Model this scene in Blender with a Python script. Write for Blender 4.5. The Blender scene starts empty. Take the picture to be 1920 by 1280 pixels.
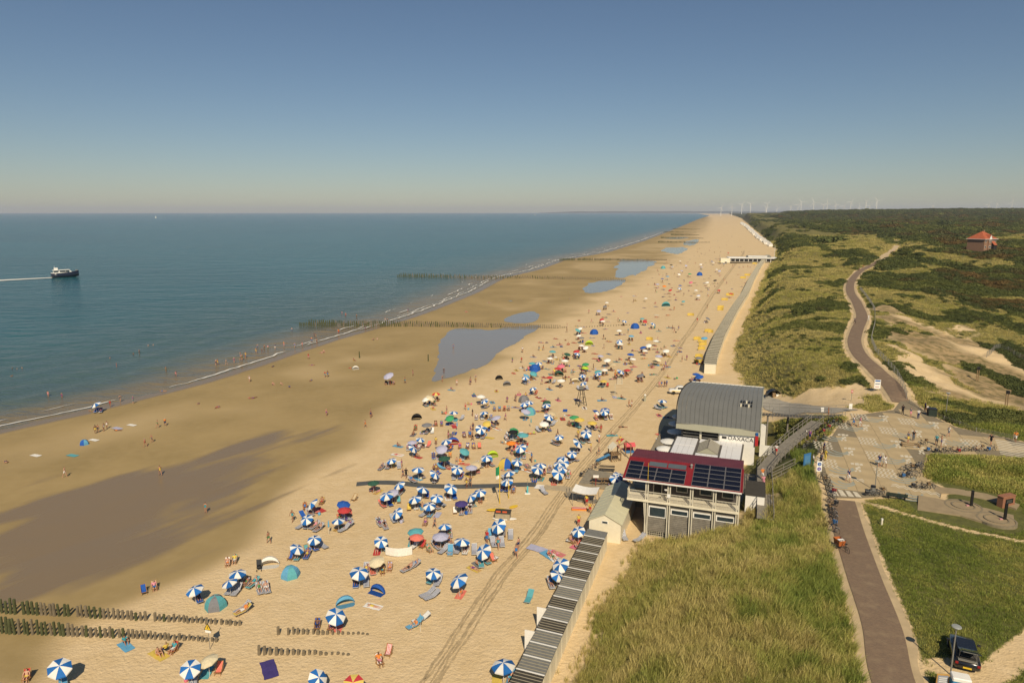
import bpy, bmesh, math, random
import numpy as np
from mathutils import Vector, Matrix
R = math.radians
random.seed(7); rng = np.random.default_rng(7)
S = bpy.context.scene
COL = S.collection

# ---------------------------------------------------------------- camera, sky, sun, exposure
CAM_Z = 42.0; FPX = 1297.0; PITCH = math.atan((640 - 397) / FPX)
cam_d = bpy.data.cameras.new('camera'); cam = bpy.data.objects.new('camera', cam_d); COL.objects.link(cam)
cam.location = (0, 0, CAM_Z); cam.rotation_euler = (math.pi / 2 - PITCH, 0, 0)
cam_d.sensor_width = 36; cam_d.lens = FPX / 1920 * 36; cam_d.clip_start = 0.5; cam_d.clip_end = 80000
S.camera = cam
SUN_EL = R(42); SUN_AZ = R(172.5)            # azimuth from +Y towards +X: behind the camera, a little to the right
w = bpy.data.worlds.new('World'); S.world = w; w.use_nodes = True
nt = w.node_tree; bg = nt.nodes['Background']
sky = nt.nodes.new('ShaderNodeTexSky'); sky.sky_type = 'NISHITA'; sky.sun_disc = False
sky.sun_elevation = SUN_EL; sky.sun_rotation = SUN_AZ; sky.altitude = 0
sky.air_density = 1.0; sky.dust_density = 0.25; sky.ozone_density = 3.2
nt.links.new(sky.outputs[0], bg.inputs[0]); bg.inputs[1].default_value = 0.060
sun_d = bpy.data.lights.new('sun', 'SUN'); sun = bpy.data.objects.new('sun', sun_d); COL.objects.link(sun)
sun_d.energy = 5.0; sun_d.angle = R(0.53); sun_d.color = (1.0, 0.86, 0.65)
sd = Vector((math.sin(SUN_AZ) * math.cos(SUN_EL), math.cos(SUN_AZ) * math.cos(SUN_EL), math.sin(SUN_EL)))
sun.rotation_euler = sd.to_track_quat('Z', 'Y').to_euler()
S.view_settings.view_transform = 'Standard'; S.view_settings.look = 'None'
S.view_settings.exposure = -0.06; S.view_settings.gamma = 1.0
S.cycles.max_bounces = 6; S.cycles.transparent_max_bounces = 8; S.cycles.volume_bounces = 0
S.cycles.diffuse_bounces = 3; S.cycles.glossy_bounces = 3; S.cycles.transmission_bounces = 4
S.cycles.use_denoising = True

# ---------------------------------------------------------------- pixel <-> world (photo pixels, 1920 x 1280)
def ray(px, py):
    dx = (px - 960) / FPX; dz = -(py - 640) / FPX
    return np.array((dx, math.cos(PITCH) + dz * math.sin(PITCH), -math.sin(PITCH) + dz * math.cos(PITCH)))
def W(px, py, z=2.5):
    d = ray(px, py); t = (z - CAM_Z) / d[2]
    return (d[0] * t, d[1] * t)

# ---------------------------------------------------------------- noise
def _hash(ix, iy, seed):
    n = (ix.astype(np.int64) * 374761393 + iy.astype(np.int64) * 668265263 + seed * 982451653) & 0xffffffff
    n = ((n ^ (n >> 13)) * 1274126177) & 0xffffffff
    return ((n ^ (n >> 16)) & 0xffff) / 65535.0
def vnoise(x, y, seed=0):
    x = np.asarray(x, float); y = np.asarray(y, float)
    ix = np.floor(x); iy = np.floor(y); fx = x - ix; fy = y - iy
    fx = fx * fx * (3 - 2 * fx); fy = fy * fy * (3 - 2 * fy)
    a = _hash(ix, iy, seed); b = _hash(ix + 1, iy, seed); c = _hash(ix, iy + 1, seed); d = _hash(ix + 1, iy + 1, seed)
    return (a * (1 - fx) + b * fx) * (1 - fy) + (c * (1 - fx) + d * fx) * fy
def fbm(x, y, seed=0, octv=4):
    s = 0; a = 0.5; t = 0
    for o in range(octv):
        s = s + a * vnoise(np.asarray(x) * 2 ** o, np.asarray(y) * 2 ** o, seed + o); t += a; a *= 0.5
    return s / t
def sstep(a, b, x):
    t = np.clip((x - a) / (b - a), 0, 1); return t * t * (3 - 2 * t)
def poly_sd(poly, X, Y):
    """signed distance, negative inside"""
    X = np.asarray(X, float); Y = np.asarray(Y, float); d = np.full(X.shape, 1e12); ins = np.zeros(X.shape, bool); n = len(poly)
    for i in range(n):
        (x0, y0), (x1, y1) = poly[i], poly[(i + 1) % n]
        ex, ey = x1 - x0, y1 - y0; L = ex * ex + ey * ey + 1e-9
        t = np.clip(((X - x0) * ex + (Y - y0) * ey) / L, 0, 1)
        d = np.minimum(d, (X - x0 - t * ex) ** 2 + (Y - y0 - t * ey) ** 2)
        c = ((y0 > Y) != (y1 > Y)) & (X < (x1 - x0) * (Y - y0) / ((y1 - y0) if abs(y1 - y0) > 1e-9 else 1e-9) + x0)
        ins ^= c
    d = np.sqrt(d); return np.where(ins, -d, d)
def line_d(line, X, Y):
    X = np.asarray(X, float); Y = np.asarray(Y, float); d = np.full(X.shape, 1e12)
    for (x0, y0), (x1, y1) in zip(line[:-1], line[1:]):
        ex, ey = x1 - x0, y1 - y0; L = ex * ex + ey * ey + 1e-9
        t = np.clip(((X - x0) * ex + (Y - y0) * ey) / L, 0, 1)
        d = np.minimum(d, (X - x0 - t * ex) ** 2 + (Y - y0 - t * ey) ** 2)
    return np.sqrt(d)

# ---------------------------------------------------------------- lines of the coast
WL = [(0, 803), (120, 777), (250, 745), (350, 720), (450, 690), (530, 663), (600, 640), (660, 623), (700, 612), (760, 594), (800, 580), (850, 560),
      (880, 548), (915, 529), (935, 520), (1000, 505), (1050, 487), (1130, 473), (1200, 452), (1260, 430), (1310, 410), (1330, 404)]
_w = [W(px, py, 0) for px, py in WL]
WX = np.array([-260, -180.0] + [p[0] for p in _w] + [4200.0]); WY = np.array([-130, 0.0] + [p[1] for p in _w] + [16000.0])
def xW(Y): return np.interp(Y, WY, WX)
FP = [(-130, -57), (-40, -27), (40, 0.2), (53, 4.3), (66, 8.8), (74, 12.5), (78, 15), (83, 21), (90, 27), (100, 34.5), (112, 40), (122, 44.5), (135, 50.5), (150, 52), (174, 55.5),
      (211, 69), (267, 91.5), (330, 115.5), (391, 140.5), (500, 184), (631, 238), (740, 281), (1053, 381), (2298, 772), (4300, 1400), (8000, 2500), (16000, 4900)]
FY = np.array([p[0] for p in FP], float); FX = np.array([p[1] for p in FP], float)
def xF(Y): return np.interp(Y, FY, FX)

PATH_A = [(24.6, 34), (27.2, 44), (29.8, 50.5), (32.4, 58.7), (35.2, 67), (38.4, 76.0)]
PATH_B = [W(1691, 752, 9.2), W(1668, 717, 10), W(1640, 690, 10.8), W(1612, 665, 11), W(1602, 640, 11.3), W(1607, 618, 11.5), W(1616, 592, 11.7), W(1606, 566, 11.8),
          W(1594, 545, 11.9), W(1597, 526, 12), W(1612, 509, 12), W(1645, 492, 12), W(1672, 473, 12), W(1682, 461, 12.3)]
PATH_C = [W(1670, 445, 13), W(1652, 441, 13), W(1640, 437.5, 13.5), W(1690, 437, 13.5)]
PLAZA = [W(*p, 9.0) for p in [(1554, 932), (1546, 905), (1534, 868), (1548, 835), (1572, 800), (1606, 778), (1676, 768), (1688, 752), (1708, 751), (1745, 778),
         (1790, 800), (1860, 815), (1960, 838), (1960, 858), (1900, 855), (1737, 850), (1728, 895), (1768, 915), (1762, 938), (1690, 930), (1648, 930), (1610, 933)]]
PIT = [W(*p, 7.5) for p in [(1640, 590), (1720, 625), (1790, 640), (1810, 625), (1860, 655), (1930, 690), (2000, 730), (2000, 800), (1920, 790), (1860, 765), (1800, 795), (1745, 760), (1700, 705), (1660, 650), (1645, 615)]]
SLIP = [W(1585, 772, 8.8), W(1530, 768, 7.0), W(1480, 757, 5.0), W(1440, 748, 3.6), W(1400, 735, 2.7)]
SLIPZ = [8.9, 7.0, 5.0, 3.6, 2.6]
TRAIL = [W(1612, 938, 9), W(1650, 952, 9), W(1720, 972, 9), W(1800, 992, 9), W(1870, 1004, 9), W(1960, 1022, 9)]
TRAIL2 = [W(1775, 1310, 9), W(1850, 1280, 9), W(1885, 1247, 9), W(1928, 1205, 9), W(1990, 1150, 9)]

# ---------------------------------------------------------------- height field
CP = [(27.8, 44, 9), (32.7, 58.7, 9), (38.7, 76.2, 9), (45, 50, 9), (60, 60, 9), (40, 40, 9), (50, 75, 9), (70, 75, 9), (30, 20, 9), (60, 20, 9), (20, 0, 9), (60, -30, 9), (5, 0, 7), (0, 25, 6),
      (10, 25, 8), (14, 45, 7.2), (20, 45, 8.6), (16, 55, 6.6), (23, 56, 8.4), (14, 64, 5.0), (22, 64, 7.4), (29, 64, 8.6), (30, 74, 6.8), (24, 75, 5.2), (20, 76, 3.8), (17, 74, 3.6), (31, 80, 6.4), (28, 90, 4.5), (34, 84, 7.6), (36, 90, 7.2), (38, 98, 6),
      (44, 105, 6.3), (42, 112, 4.2), (50, 110, 8.2), (40, 82, 9), (49, 77, 9), (55, 106, 9), (71, 96, 9), (68, 116, 9), (60, 95, 9), (48, 95, 9), (85, 90, 9), (44, 92, 8.6),
      (58, 132, 5.2), (66, 128, 7.8), (70, 122, 9.6), (60, 150, 7), (72, 175, 8.6), (62, 180, 5.2), (80, 215, 7.4), (100, 260, 9), (120, 300, 10.5), (130, 340, 10), (170, 420, 11), (165, 450, 9),
      (220, 520, 12), (200, 500, 11), (280, 660, 14), (330, 700, 15), (420, 950, 15), (450, 1000, 17), (900, 2300, 18), (1700, 4300, 18), (3000, 8000, 15), (6000, 16000, 15),
      (90, 130, 7.2), (110, 150, 7), (140, 190, 7.8), (100, 110, 8), (160, 230, 9), (200, 300, 10), (320, 477, 14), (250, 350, 11), (300, 300, 10), (400, 500, 13), (400, 800, 12), (600, 600, 15), (800, 1000, 16),
      (700, 1500, 18), (1500, 1500, 24), (1000, 2500, 28), (1400, 2500, 36), (2000, 2500, 41), (3000, 3000, 44), (1800, 4000, 38), (4000, 4000, 44), (3000, 6000, 40), (6000, 6000, 40), (6000, 12000, 30), (12000, 12000, 30), (12000, 3000, 40)]
CP += [(x, y, z) for (x, y), z in zip(PATH_B, [9.2, 10, 10.8, 11, 11.3, 11.5, 11.7, 11.8, 11.9, 12, 12, 12, 12, 12.3])]
CP += [(x, y, z) for (x, y), z in zip(SLIP, SLIPZ)]
CP = np.array(CP, float)
def _lp(x, y):
    x = np.asarray(x, float); y = np.maximum(np.asarray(y, float), -55) + 70
    return np.arctan2(x, y) * 3, np.log(np.hypot(x, y)) * 3
_cx, _cy = _lp(CP[:, 0], CP[:, 1])
def _k(r2): return 0.5 * r2 * np.log(r2 + 1e-9)
_A = _k((_cx[:, None] - _cx) ** 2 + (_cy[:, None] - _cy) ** 2) + np.eye(len(CP)) * 0.004
_Pm = np.stack([np.ones_like(_cx), _cx, _cy], 1)
_sol = np.linalg.solve(np.block([[_A, _Pm], [_Pm.T, np.zeros((3, 3))]]), np.concatenate([CP[:, 2], np.zeros(3)]))
def tps(x, y):
    a, b = _lp(x, y); out = _sol[-3] + _sol[-2] * a + _sol[-1] * b
    for i in range(len(CP)): out = out + _sol[i] * _k((a - _cx[i]) ** 2 + (b - _cy[i]) ** 2)
    return out
def beach_z(x, y):
    a = xW(y); f = (x - a) / np.maximum(xF(y) - a, 1)
    return np.interp(f, [-1, -0.3, 0, 0.1, 0.5, 0.8, 1.0, 2], [-2.5, -1.2, -0.02, 0.3, 0.34, 1.7, 2.5, 2.5])
def height(x, y):
    x = np.asarray(x, float); y = np.asarray(y, float)
    z = beach_z(x, y)
    s = (x - xF(y)) * 0.93
    m = s > 0
    if not np.any(m): return z + 0.05 * (fbm(x * 0.4, y * 0.25, 3, 2) - 0.5)
    xs, ys, ss = x[m] if x.ndim else x, y[m] if y.ndim else y, s[m] if s.ndim else s
    zd = tps(xs, ys)
    far = sstep(60, 600, ys)
    calm = sstep(1.5, 12, np.minimum(np.minimum(line_d(PATH_A, xs, ys), line_d(PATH_B, xs, ys)), np.minimum(np.maximum(poly_sd(PLAZA, xs, ys), 0), line_d(SLIP, xs, ys))))
    calm = np.where((ys < 82) & (xs > 24), calm * 0.25, calm)
    n = (fbm(xs / 26, ys / 26, 11, 4) - 0.5) * (4.2 + 6 * far) + (fbm(xs / 120, ys / 120, 23, 3) - 0.5) * 9 * far + (fbm(xs / 5, ys / 5, 31, 3) - 0.5) * 1.3
    zd = np.maximum(zd, 2.5) + n * calm
    bl = sstep(0, 9 + 10 * far, ss)
    zz = (z[m] if z.ndim else z) * (1 - bl) + zd * bl
    ps = poly_sd(PLAZA, xs, ys); zz = np.where(ps < 3, zz * sstep(0.3, 3, ps) + 8.9 * (1 - sstep(0.3, 3, ps)), zz)
    ns = (fbm(x * 0.4, y * 0.25, 3, 2) - 0.5) * 0.05
    if z.ndim: z = z + ns; z[m] = zz; return z
    return zz
def hz(x, y): return float(height(np.array([x]), np.array([y]))[0])
def G(px, py, up=0.0):
    """point on the ground seen at a photo pixel (or the point `up` metres above the ground)"""
    d = ray(px, py); z = 2.0
    x = y = 0.0
    for _ in range(12):
        t = (z + up - CAM_Z) / d[2]; x, y = d[0] * t, d[1] * t; z = 0.5 * z + 0.5 * max(hz(x, y), 0.0)
    z = max(hz(x, y), 0.0)
    return x, y, z

# ---------------------------------------------------------------- materials
MATS = {}
def pmat(name, col, rough=0.7, var=0.12, scale=3.0, bump=0.0, bscale=40.0, metal=0.0, spec=0.4, objcol=False, coat=0.0, rnd=0.0):
    if name in MATS: return MATS[name]
    m = bpy.data.materials.new(name); m.use_nodes = True; n = m.node_tree.nodes; l = m.node_tree.links; b = n['Principled BSDF']
    b.inputs['Roughness'].default_value = rough; b.inputs['Metallic'].default_value = metal; b.inputs['Specular IOR Level'].default_value = spec
    b.inputs['Coat Weight'].default_value = coat
    tc = n.new('ShaderNodeTexCoord'); nz = n.new('ShaderNodeTexNoise'); nz.inputs['Scale'].default_value = scale; nz.inputs['Detail'].default_value = 5
    l.new(tc.outputs['Object'], nz.inputs['Vector'])
    mr = n.new('ShaderNodeMapRange'); mr.inputs[1].default_value = 0.25; mr.inputs[2].default_value = 0.75; mr.inputs[3].default_value = 1 - var; mr.inputs[4].default_value = 1 + var
    l.new(nz.outputs[0], mr.inputs[0])
    mx = n.new('ShaderNodeVectorMath'); mx.operation = 'SCALE'; l.new(mr.outputs[0], mx.inputs['Scale'])
    if objcol:
        oi = n.new('ShaderNodeObjectInfo'); l.new(oi.outputs['Color'], mx.inputs[0])
    else: mx.inputs[0].default_value = col
    if rnd:
        o2 = n.new('ShaderNodeObjectInfo'); m2 = n.new('ShaderNodeMapRange'); m2.inputs[3].default_value = 1 - rnd; m2.inputs[4].default_value = 1 + rnd; l.new(o2.outputs['Random'], m2.inputs[0])
        mm = n.new('ShaderNodeMath'); mm.operation = 'MULTIPLY'; l.new(mr.outputs[0], mm.inputs[0]); l.new(m2.outputs[0], mm.inputs[1]); l.new(mm.outputs[0], mx.inputs['Scale'])
    l.new(mx.outputs[0], b.inputs['Base Color'])
    if bump:
        n2 = n.new('ShaderNodeTexNoise'); n2.inputs['Scale'].default_value = bscale; n2.inputs['Detail'].default_value = 4; l.new(tc.outputs['Object'], n2.inputs['Vector'])
        bp = n.new('ShaderNodeBump'); bp.inputs['Strength'].default_value = bump; bp.inputs['Distance'].default_value = 0.05; l.new(n2.outputs[0], bp.inputs['Height']); l.new(bp.outputs[0], b.inputs['Normal'])
    MATS[name] = m; return m
def stripe_mat(name, c1, c2, freq, axis=0, rough=0.8, duty=0.5):
    if name in MATS: return MATS[name]
    m = bpy.data.materials.new(name); m.use_nodes = True; n = m.node_tree.nodes; l = m.node_tree.links; b = n['Principled BSDF']; b.inputs['Roughness'].default_value = rough
    tc = n.new('ShaderNodeTexCoord'); sp = n.new('ShaderNodeSeparateXYZ'); l.new(tc.outputs['Object'], sp.inputs[0])
    a = n.new('ShaderNodeMath'); a.operation = 'MULTIPLY'; a.inputs[1].default_value = freq; l.new(sp.outputs[axis], a.inputs[0])
    f = n.new('ShaderNodeMath'); f.operation = 'FRACT'; l.new(a.outputs[0], f.inputs[0])
    g = n.new('ShaderNodeMath'); g.operation = 'GREATER_THAN'; g.inputs[1].default_value = duty; l.new(f.outputs[0], g.inputs[0])
    mx = n.new('ShaderNodeMix'); mx.data_type = 'RGBA'; l.new(g.outputs[0], mx.inputs[0]); mx.inputs[6].default_value = (*c1, 1); mx.inputs[7].default_value = (*c2, 1)
    l.new(mx.outputs[2], b.inputs['Base Color']); MATS[name] = m; return m

# ---------------------------------------------------------------- mesh helpers
class MB:
    def __init__(s, M=None): s.v = []; s.f = []; s.m = []; s.M = M
    def add(s, vs, fs, mi=0):
        o = len(s.v)
        if s.M is not None: vs = [tuple(s.M @ Vector(p)) for p in vs]
        s.v += [tuple(p) for p in vs]; s.f += [tuple(i + o for i in f) for f in fs]; s.m += [mi] * len(fs); return s
    def box(s, a, b, mi=0):
        (x0, y0, z0), (x1, y1, z1) = a, b
        return s.add([(x0, y0, z0), (x1, y0, z0), (x1, y1, z0), (x0, y1, z0), (x0, y0, z1), (x1, y0, z1), (x1, y1, z1), (x0, y1, z1)],
                     [(0, 3, 2, 1), (4, 5, 6, 7), (0, 1, 5, 4), (1, 2, 6, 5), (2, 3, 7, 6), (3, 0, 4, 7)], mi)
    def bbox(s, a, b, c=0.03, mi=0):
        """box with chamfered vertical and top edges"""
        (x0, y0, z0), (x1, y1, z1) = a, b
        def ring(d, z): return [(x0 + d + c, y0 + d, z), (x1 - d - c, y0 + d, z), (x1 - d, y0 + d + c, z), (x1 - d, y1 - d - c, z), (x1 - d - c, y1 - d, z), (x0 + d + c, y1 - d, z), (x0 + d, y1 - d - c, z), (x0 + d, y0 + d + c, z)]
        vs = ring(0, z0) + ring(0, z1 - c) + ring(c, z1)
        fs = [tuple(range(7, -1, -1)), tuple(range(16, 24))]
        for r in (0, 8):
            for i in range(8): fs.append((r + i, r + (i + 1) % 8, r + 8 + (i + 1) % 8, r + 8 + i))
        return s.add(vs, fs, mi)
    def tube(s, p, q, r0, r1=None, n=6, mi=0, cap=True):
        r1 = r0 if r1 is None else r1; p = Vector(p); q = Vector(q); d = (q - p)
        if d.length < 1e-6: return s
        d.normalize(); u = d.orthogonal().normalized(); v = d.cross(u)
        vs = []
        for c, r in ((p, r0), (q, r1)):
            for i in range(n):
                a = 2 * math.pi * i / n; vs.append(c + (u * math.cos(a) + v * math.sin(a)) * r)
        fs = [(i, (i + 1) % n, n + (i + 1) % n, n + i) for i in range(n)]
        if cap: fs += [tuple(range(n - 1, -1, -1)), tuple(range(n, 2 * n))]
        return s.add(vs, fs, mi)
    def bar(s, p, q, wd, ht, mi=0, up=(0, 0, 1)):
        p = Vector(p); q = Vector(q); d = (q - p).normalized(); u = d.cross(Vector(up))
        u = (d.orthogonal() if u.length < 1e-4 else u).normalized(); v = u.cross(d)
        vs = [c + u * a * wd / 2 + v * b * ht / 2 for c in (p, q) for a, b in ((-1, -1), (1, -1), (1, 1), (-1, 1))]
        return s.add(vs, [(3, 2, 1, 0), (4, 5, 6, 7), (0, 1, 5, 4), (1, 2, 6, 5), (2, 3, 7, 6), (3, 0, 4, 7)], mi)
    def lathe(s, prof, n=10, mi=0, c=(0, 0), cap=False):
        vs = [(c[0] + r * math.cos(2 * math.pi * i / n), c[1] + r * math.sin(2 * math.pi * i / n), z) for r, z in prof for i in range(n)]
        fs = [(k * n + i, k * n + (i + 1) % n, (k + 1) * n + (i + 1) % n, (k + 1) * n + i) for k in range(len(prof) - 1) for i in range(n)]
        if cap: fs += [tuple(range(n - 1, -1, -1)), tuple((len(prof) - 1) * n + i for i in range(n))]
        return s.add(vs, fs, mi)
    def prism(s, poly, z0, z1, mi=0):
        n = len(poly); vs = [(x, y, z0) for x, y in poly] + [(x, y, z1) for x, y in poly]
        return s.add(vs, [tuple(range(n - 1, -1, -1)), tuple(range(n, 2 * n))] + [(i, (i + 1) % n, n + (i + 1) % n, n + i) for i in range(n)], mi)
    def quad(s, a, b, c, d, mi=0): return s.add([a, b, c, d], [(0, 1, 2, 3)], mi)
    def slab(s, a, b, c, d, th, mi=0):
        """thick quad: a..d counter-clockwise from outside, thickness goes inward"""
        a, b, c, d = map(Vector, (a, b, c, d)); n = (b - a).cross(d - a).normalized() * th
        return s.add([a - n, b - n, c - n, d - n, a, b, c, d], [(0, 3, 2, 1), (4, 5, 6, 7), (0, 1, 5, 4), (1, 2, 6, 5), (2, 3, 7, 6), (3, 0, 4, 7)], mi)
    def mesh(s, name, mats, smooth=False):
        me = bpy.data.meshes.new(name); me.from_pydata([tuple(p) for p in s.v], [], s.f)
        for m in (mats if isinstance(mats, (list, tuple)) else [mats]): me.materials.append(m)
        if len(me.materials) > 1: me.polygons.foreach_set('material_index', s.m)
        if smooth: me.polygons.foreach_set('use_smooth', [True] * len(me.polygons))
        me.update(); return me
    def build(s, name, mats, parent=None, smooth=False): return put(name, s.mesh(name, mats, smooth), parent)
def put(name, me, parent=None, loc=None, rz=0.0, sc=None, color=None):
    o = bpy.data.objects.new(name, me); COL.objects.link(o)
    if parent is not None: o.parent = parent
    if loc is not None: o.location = loc
    if rz: o.rotation_euler = (0, 0, rz)
    if sc is not None: o.scale = (sc, sc, sc) if not isinstance(sc, tuple) else sc
    if color is not None: o.color = (*color, 1) if len(color) == 3 else color
    return o
def tag(o, label=None, cat=None, group=None, kind=None):
    if label: o['label'] = label
    if cat: o['category'] = cat
    if group: o['group'] = group
    if kind: o['kind'] = kind
    return o
def thing(name, label, cat, loc=(0, 0, 0), rz=0.0, group=None, sc=None):
    return tag(put(name, None, None, loc, rz, sc), label, cat, group)
def frame(ox, oy, oz, ang):
    """local frame: x = across, y = along, rotated by ang clockwise from +Y"""
    return Matrix.Translation((ox, oy, oz)) @ Matrix.Rotation(-ang, 4, 'Z')
# ---------------------------------------------------------------- ground material
def ground_material():
    m = bpy.data.materials.new('ground'); m.use_nodes = True; n = m.node_tree.nodes; l = m.node_tree.links; b = n['Principled BSDF']
    def N(t, **k):
        o = n.new(t)
        for a, v in k.items(): setattr(o, a, v)
        return o
    def attr(name): return N('ShaderNodeAttribute', attribute_name=name).outputs['Fac']
    def mix(f, a, c):
        o = N('ShaderNodeMix', data_type='RGBA'); l.new(f, o.inputs[0])
        for s, v in ((o.inputs[6], a), (o.inputs[7], c)):
            if isinstance(v, tuple): s.default_value = (*v, 1)
            else: l.new(v, s)
        return o.outputs[2]
    def noise(scale, detail=4, vec=None, rough=0.55):
        o = N('ShaderNodeTexNoise'); o.inputs['Scale'].default_value = scale; o.inputs['Detail'].default_value = detail; o.inputs['Roughness'].default_value = rough
        l.new(vec or geo, o.inputs['Vector']); return o.outputs[0]
    def rng_(v, a, c, d=0.0, e=1.0):
        o = N('ShaderNodeMapRange'); l.new(v, o.inputs[0]); o.inputs[1].default_value = a; o.inputs[2].default_value = c; o.inputs[3].default_value = d; o.inputs[4].default_value = e; return o.outputs[0]
    def math_(op, a, c):
        o = N('ShaderNodeMath', operation=op)
        for s, v in zip(o.inputs, (a, c)):
            if isinstance(v, (int, float)): s.default_value = v
            else: l.new(v, s)
        return o.outputs[0]
    geo = N('ShaderNodeNewGeometry').outputs['Position']
    wet, film, veg, tint, dirt = attr('wet'), attr('film'), attr('veg'), attr('tint'), attr('dirt')
    big, mid, fine = noise(0.05, 5), noise(0.6, 5), noise(6.0, 4)
    dry = mix(rng_(mid, 0.35, 0.65), (0.62, 0.46, 0.25), (0.69, 0.525, 0.305))
    dry = mix(rng_(fine, 0.45, 0.75, 0, 0.55), dry, (0.55, 0.405, 0.215))
    dry = mix(rng_(big, 0.45, 0.7, 0, 0.3), dry, (0.72, 0.56, 0.34))
    damp = mix(rng_(big, 0.35, 0.65), (0.285, 0.208, 0.088), (0.365, 0.265, 0.118))
    damp = mix(rng_(mid, 0.4, 0.7, 0, 0.4), damp, (0.385, 0.285, 0.135))
    wm = N('ShaderNodeMapRange', interpolation_type='SMOOTHSTEP'); l.new(math_('ADD', wet, math_('MULTIPLY', math_('SUBTRACT', mid, 0.5), 0.22)), wm.inputs[0])
    sand = mix(wm.outputs[0], dry, damp)
    fm = N('ShaderNodeMapRange', interpolation_type='SMOOTHSTEP'); l.new(math_('ADD', film, math_('MULTIPLY', math_('SUBTRACT', noise(0.12, 5), 0.5), 0.5)), fm.inputs[0]); fm.inputs[1].default_value = 0.15; fm.inputs[2].default_value = 0.85
    sand = mix(fm.outputs[0], sand, (0.225, 0.162, 0.088))
    sand = mix(dirt, sand, mix(rng_(mid, 0.4, 0.62), (0.36, 0.255, 0.13), (0.16, 0.13, 0.05)))
    v1 = mix(rng_(tint, 0.0, 0.5), (0.23, 0.19, 0.062), (0.11, 0.12, 0.028))
    v2 = mix(rng_(tint, 0.5, 1.0), v1, (0.040, 0.042, 0.016))
    v2 = mix(rng_(noise(0.9, 6, None, 0.7), 0.35, 0.75, 0, 0.6), v2, (0.030, 0.034, 0.012))
    vm = rng_(math_('ADD', veg, math_('MULTIPLY', math_('SUBTRACT', noise(1.6, 5), 0.5), 0.7)), 0.35, 0.65)
    l.new(mix(vm, sand, v2), b.inputs['Base Color'])
    r = N('ShaderNodeMix', data_type='FLOAT'); l.new(fm.outputs[0], r.inputs[0]); r.inputs[2].default_value = 0.9; r.inputs[3].default_value = 0.36
    r2 = math_('SUBTRACT', r.outputs[0], math_('MULTIPLY', wm.outputs[0], 0.1))
    l.new(r2, b.inputs['Roughness']); b.inputs['Specular IOR Level'].default_value = 0.3
    wv = N('ShaderNodeTexWave', wave_type='BANDS', bands_direction='Y'); wv.inputs['Scale'].default_value = 0.55; wv.inputs['Distortion'].default_value = 9; wv.inputs['Detail'].default_value = 3; wv.inputs['Detail Scale'].default_value = 1.3
    l.new(geo, wv.inputs['Vector'])
    hgt = math_('ADD', math_('MULTIPLY', noise(2.3, 5, None, 0.62), 0.95), math_('ADD', math_('MULTIPLY', wv.outputs[0], 0.045), math_('MULTIPLY', noise(5.5, 3), 0.30)))
    bp = N('ShaderNodeBump'); bp.inputs['Distance'].default_value = 0.16
    l.new(rng_(math_('ADD', wet, film), 0.0, 1.0, 0.95, 0.12), bp.inputs['Strength']); l.new(hgt, bp.inputs['Height']); l.new(bp.outputs[0], b.inputs['Normal'])
    return m
GROUND = ground_material()

DAMP = [W(*p, 0.8) for p in [(-60, 1300), (60, 1300), (120, 1190), (300, 1115), (400, 1075), (470, 1030), (520, 960), (560, 905), (600, 868), (660, 838), (700, 790), (740, 757), (800, 735), (850, 716),
        (900, 697), (945, 668), (985, 638), (1030, 610), (1080, 578), (1130, 555), (1190, 522), (1240, 492), (1280, 465), (1300, 450), (1325, 425), (1335, 408)]]
DAMP = DAMP + [(2300, 8500), (1000, 5000), (-200, 900), (-300, 200), (-300, 20)]
FILM = [[W(*p, 0.4) for p in q] for q in [
    [(-60, 1130), (-40, 1000), (60, 930), (180, 895), (300, 868), (420, 830), (500, 808), (590, 795), (610, 805), (560, 855), (500, 900), (440, 955), (390, 1005), (330, 1060), (260, 1095), (150, 1120), (40, 1135)]]]
def attrs(X, Y):
    n1 = fbm(X / 14, Y / 14, 41, 4) - 0.5
    d = poly_sd(DAMP, X, Y)
    wid = np.clip(Y * 0.035, 2.5, 30)
    wet = 1 - sstep(-1.6, 1.2, d / wid + n1 * 1.6)
    # the crests of the bars dry out a little
    fr = (X - xW(Y)) / (xF(Y) - xW(Y))
    bar = sstep(0.06, 0.16, fr) * (1 - sstep(0.26, 0.38, fr)) * sstep(80, 140, Y)
    wet = wet * (1 - 0.36 * bar * sstep(0.35, 0.6, fbm(X / 30, Y / 30, 77, 3)))
    wet = np.maximum(wet, 1 - sstep(0.0, 0.05, fr))
    film = np.zeros_like(X)
    for q in FILM: film = np.maximum(film, 1 - sstep(-10, 7, poly_sd(q, X, Y) + n1 * 12 + (fbm((X - Y * .6) / 4, (Y + X * .6) / 30, 43, 4) - .5) * 26))
    film = np.maximum(film, (1 - sstep(0.02, 0.05, fr)) * 1.0)
    return np.clip(wet, 0, 1), np.clip(film, 0, 1)
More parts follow.
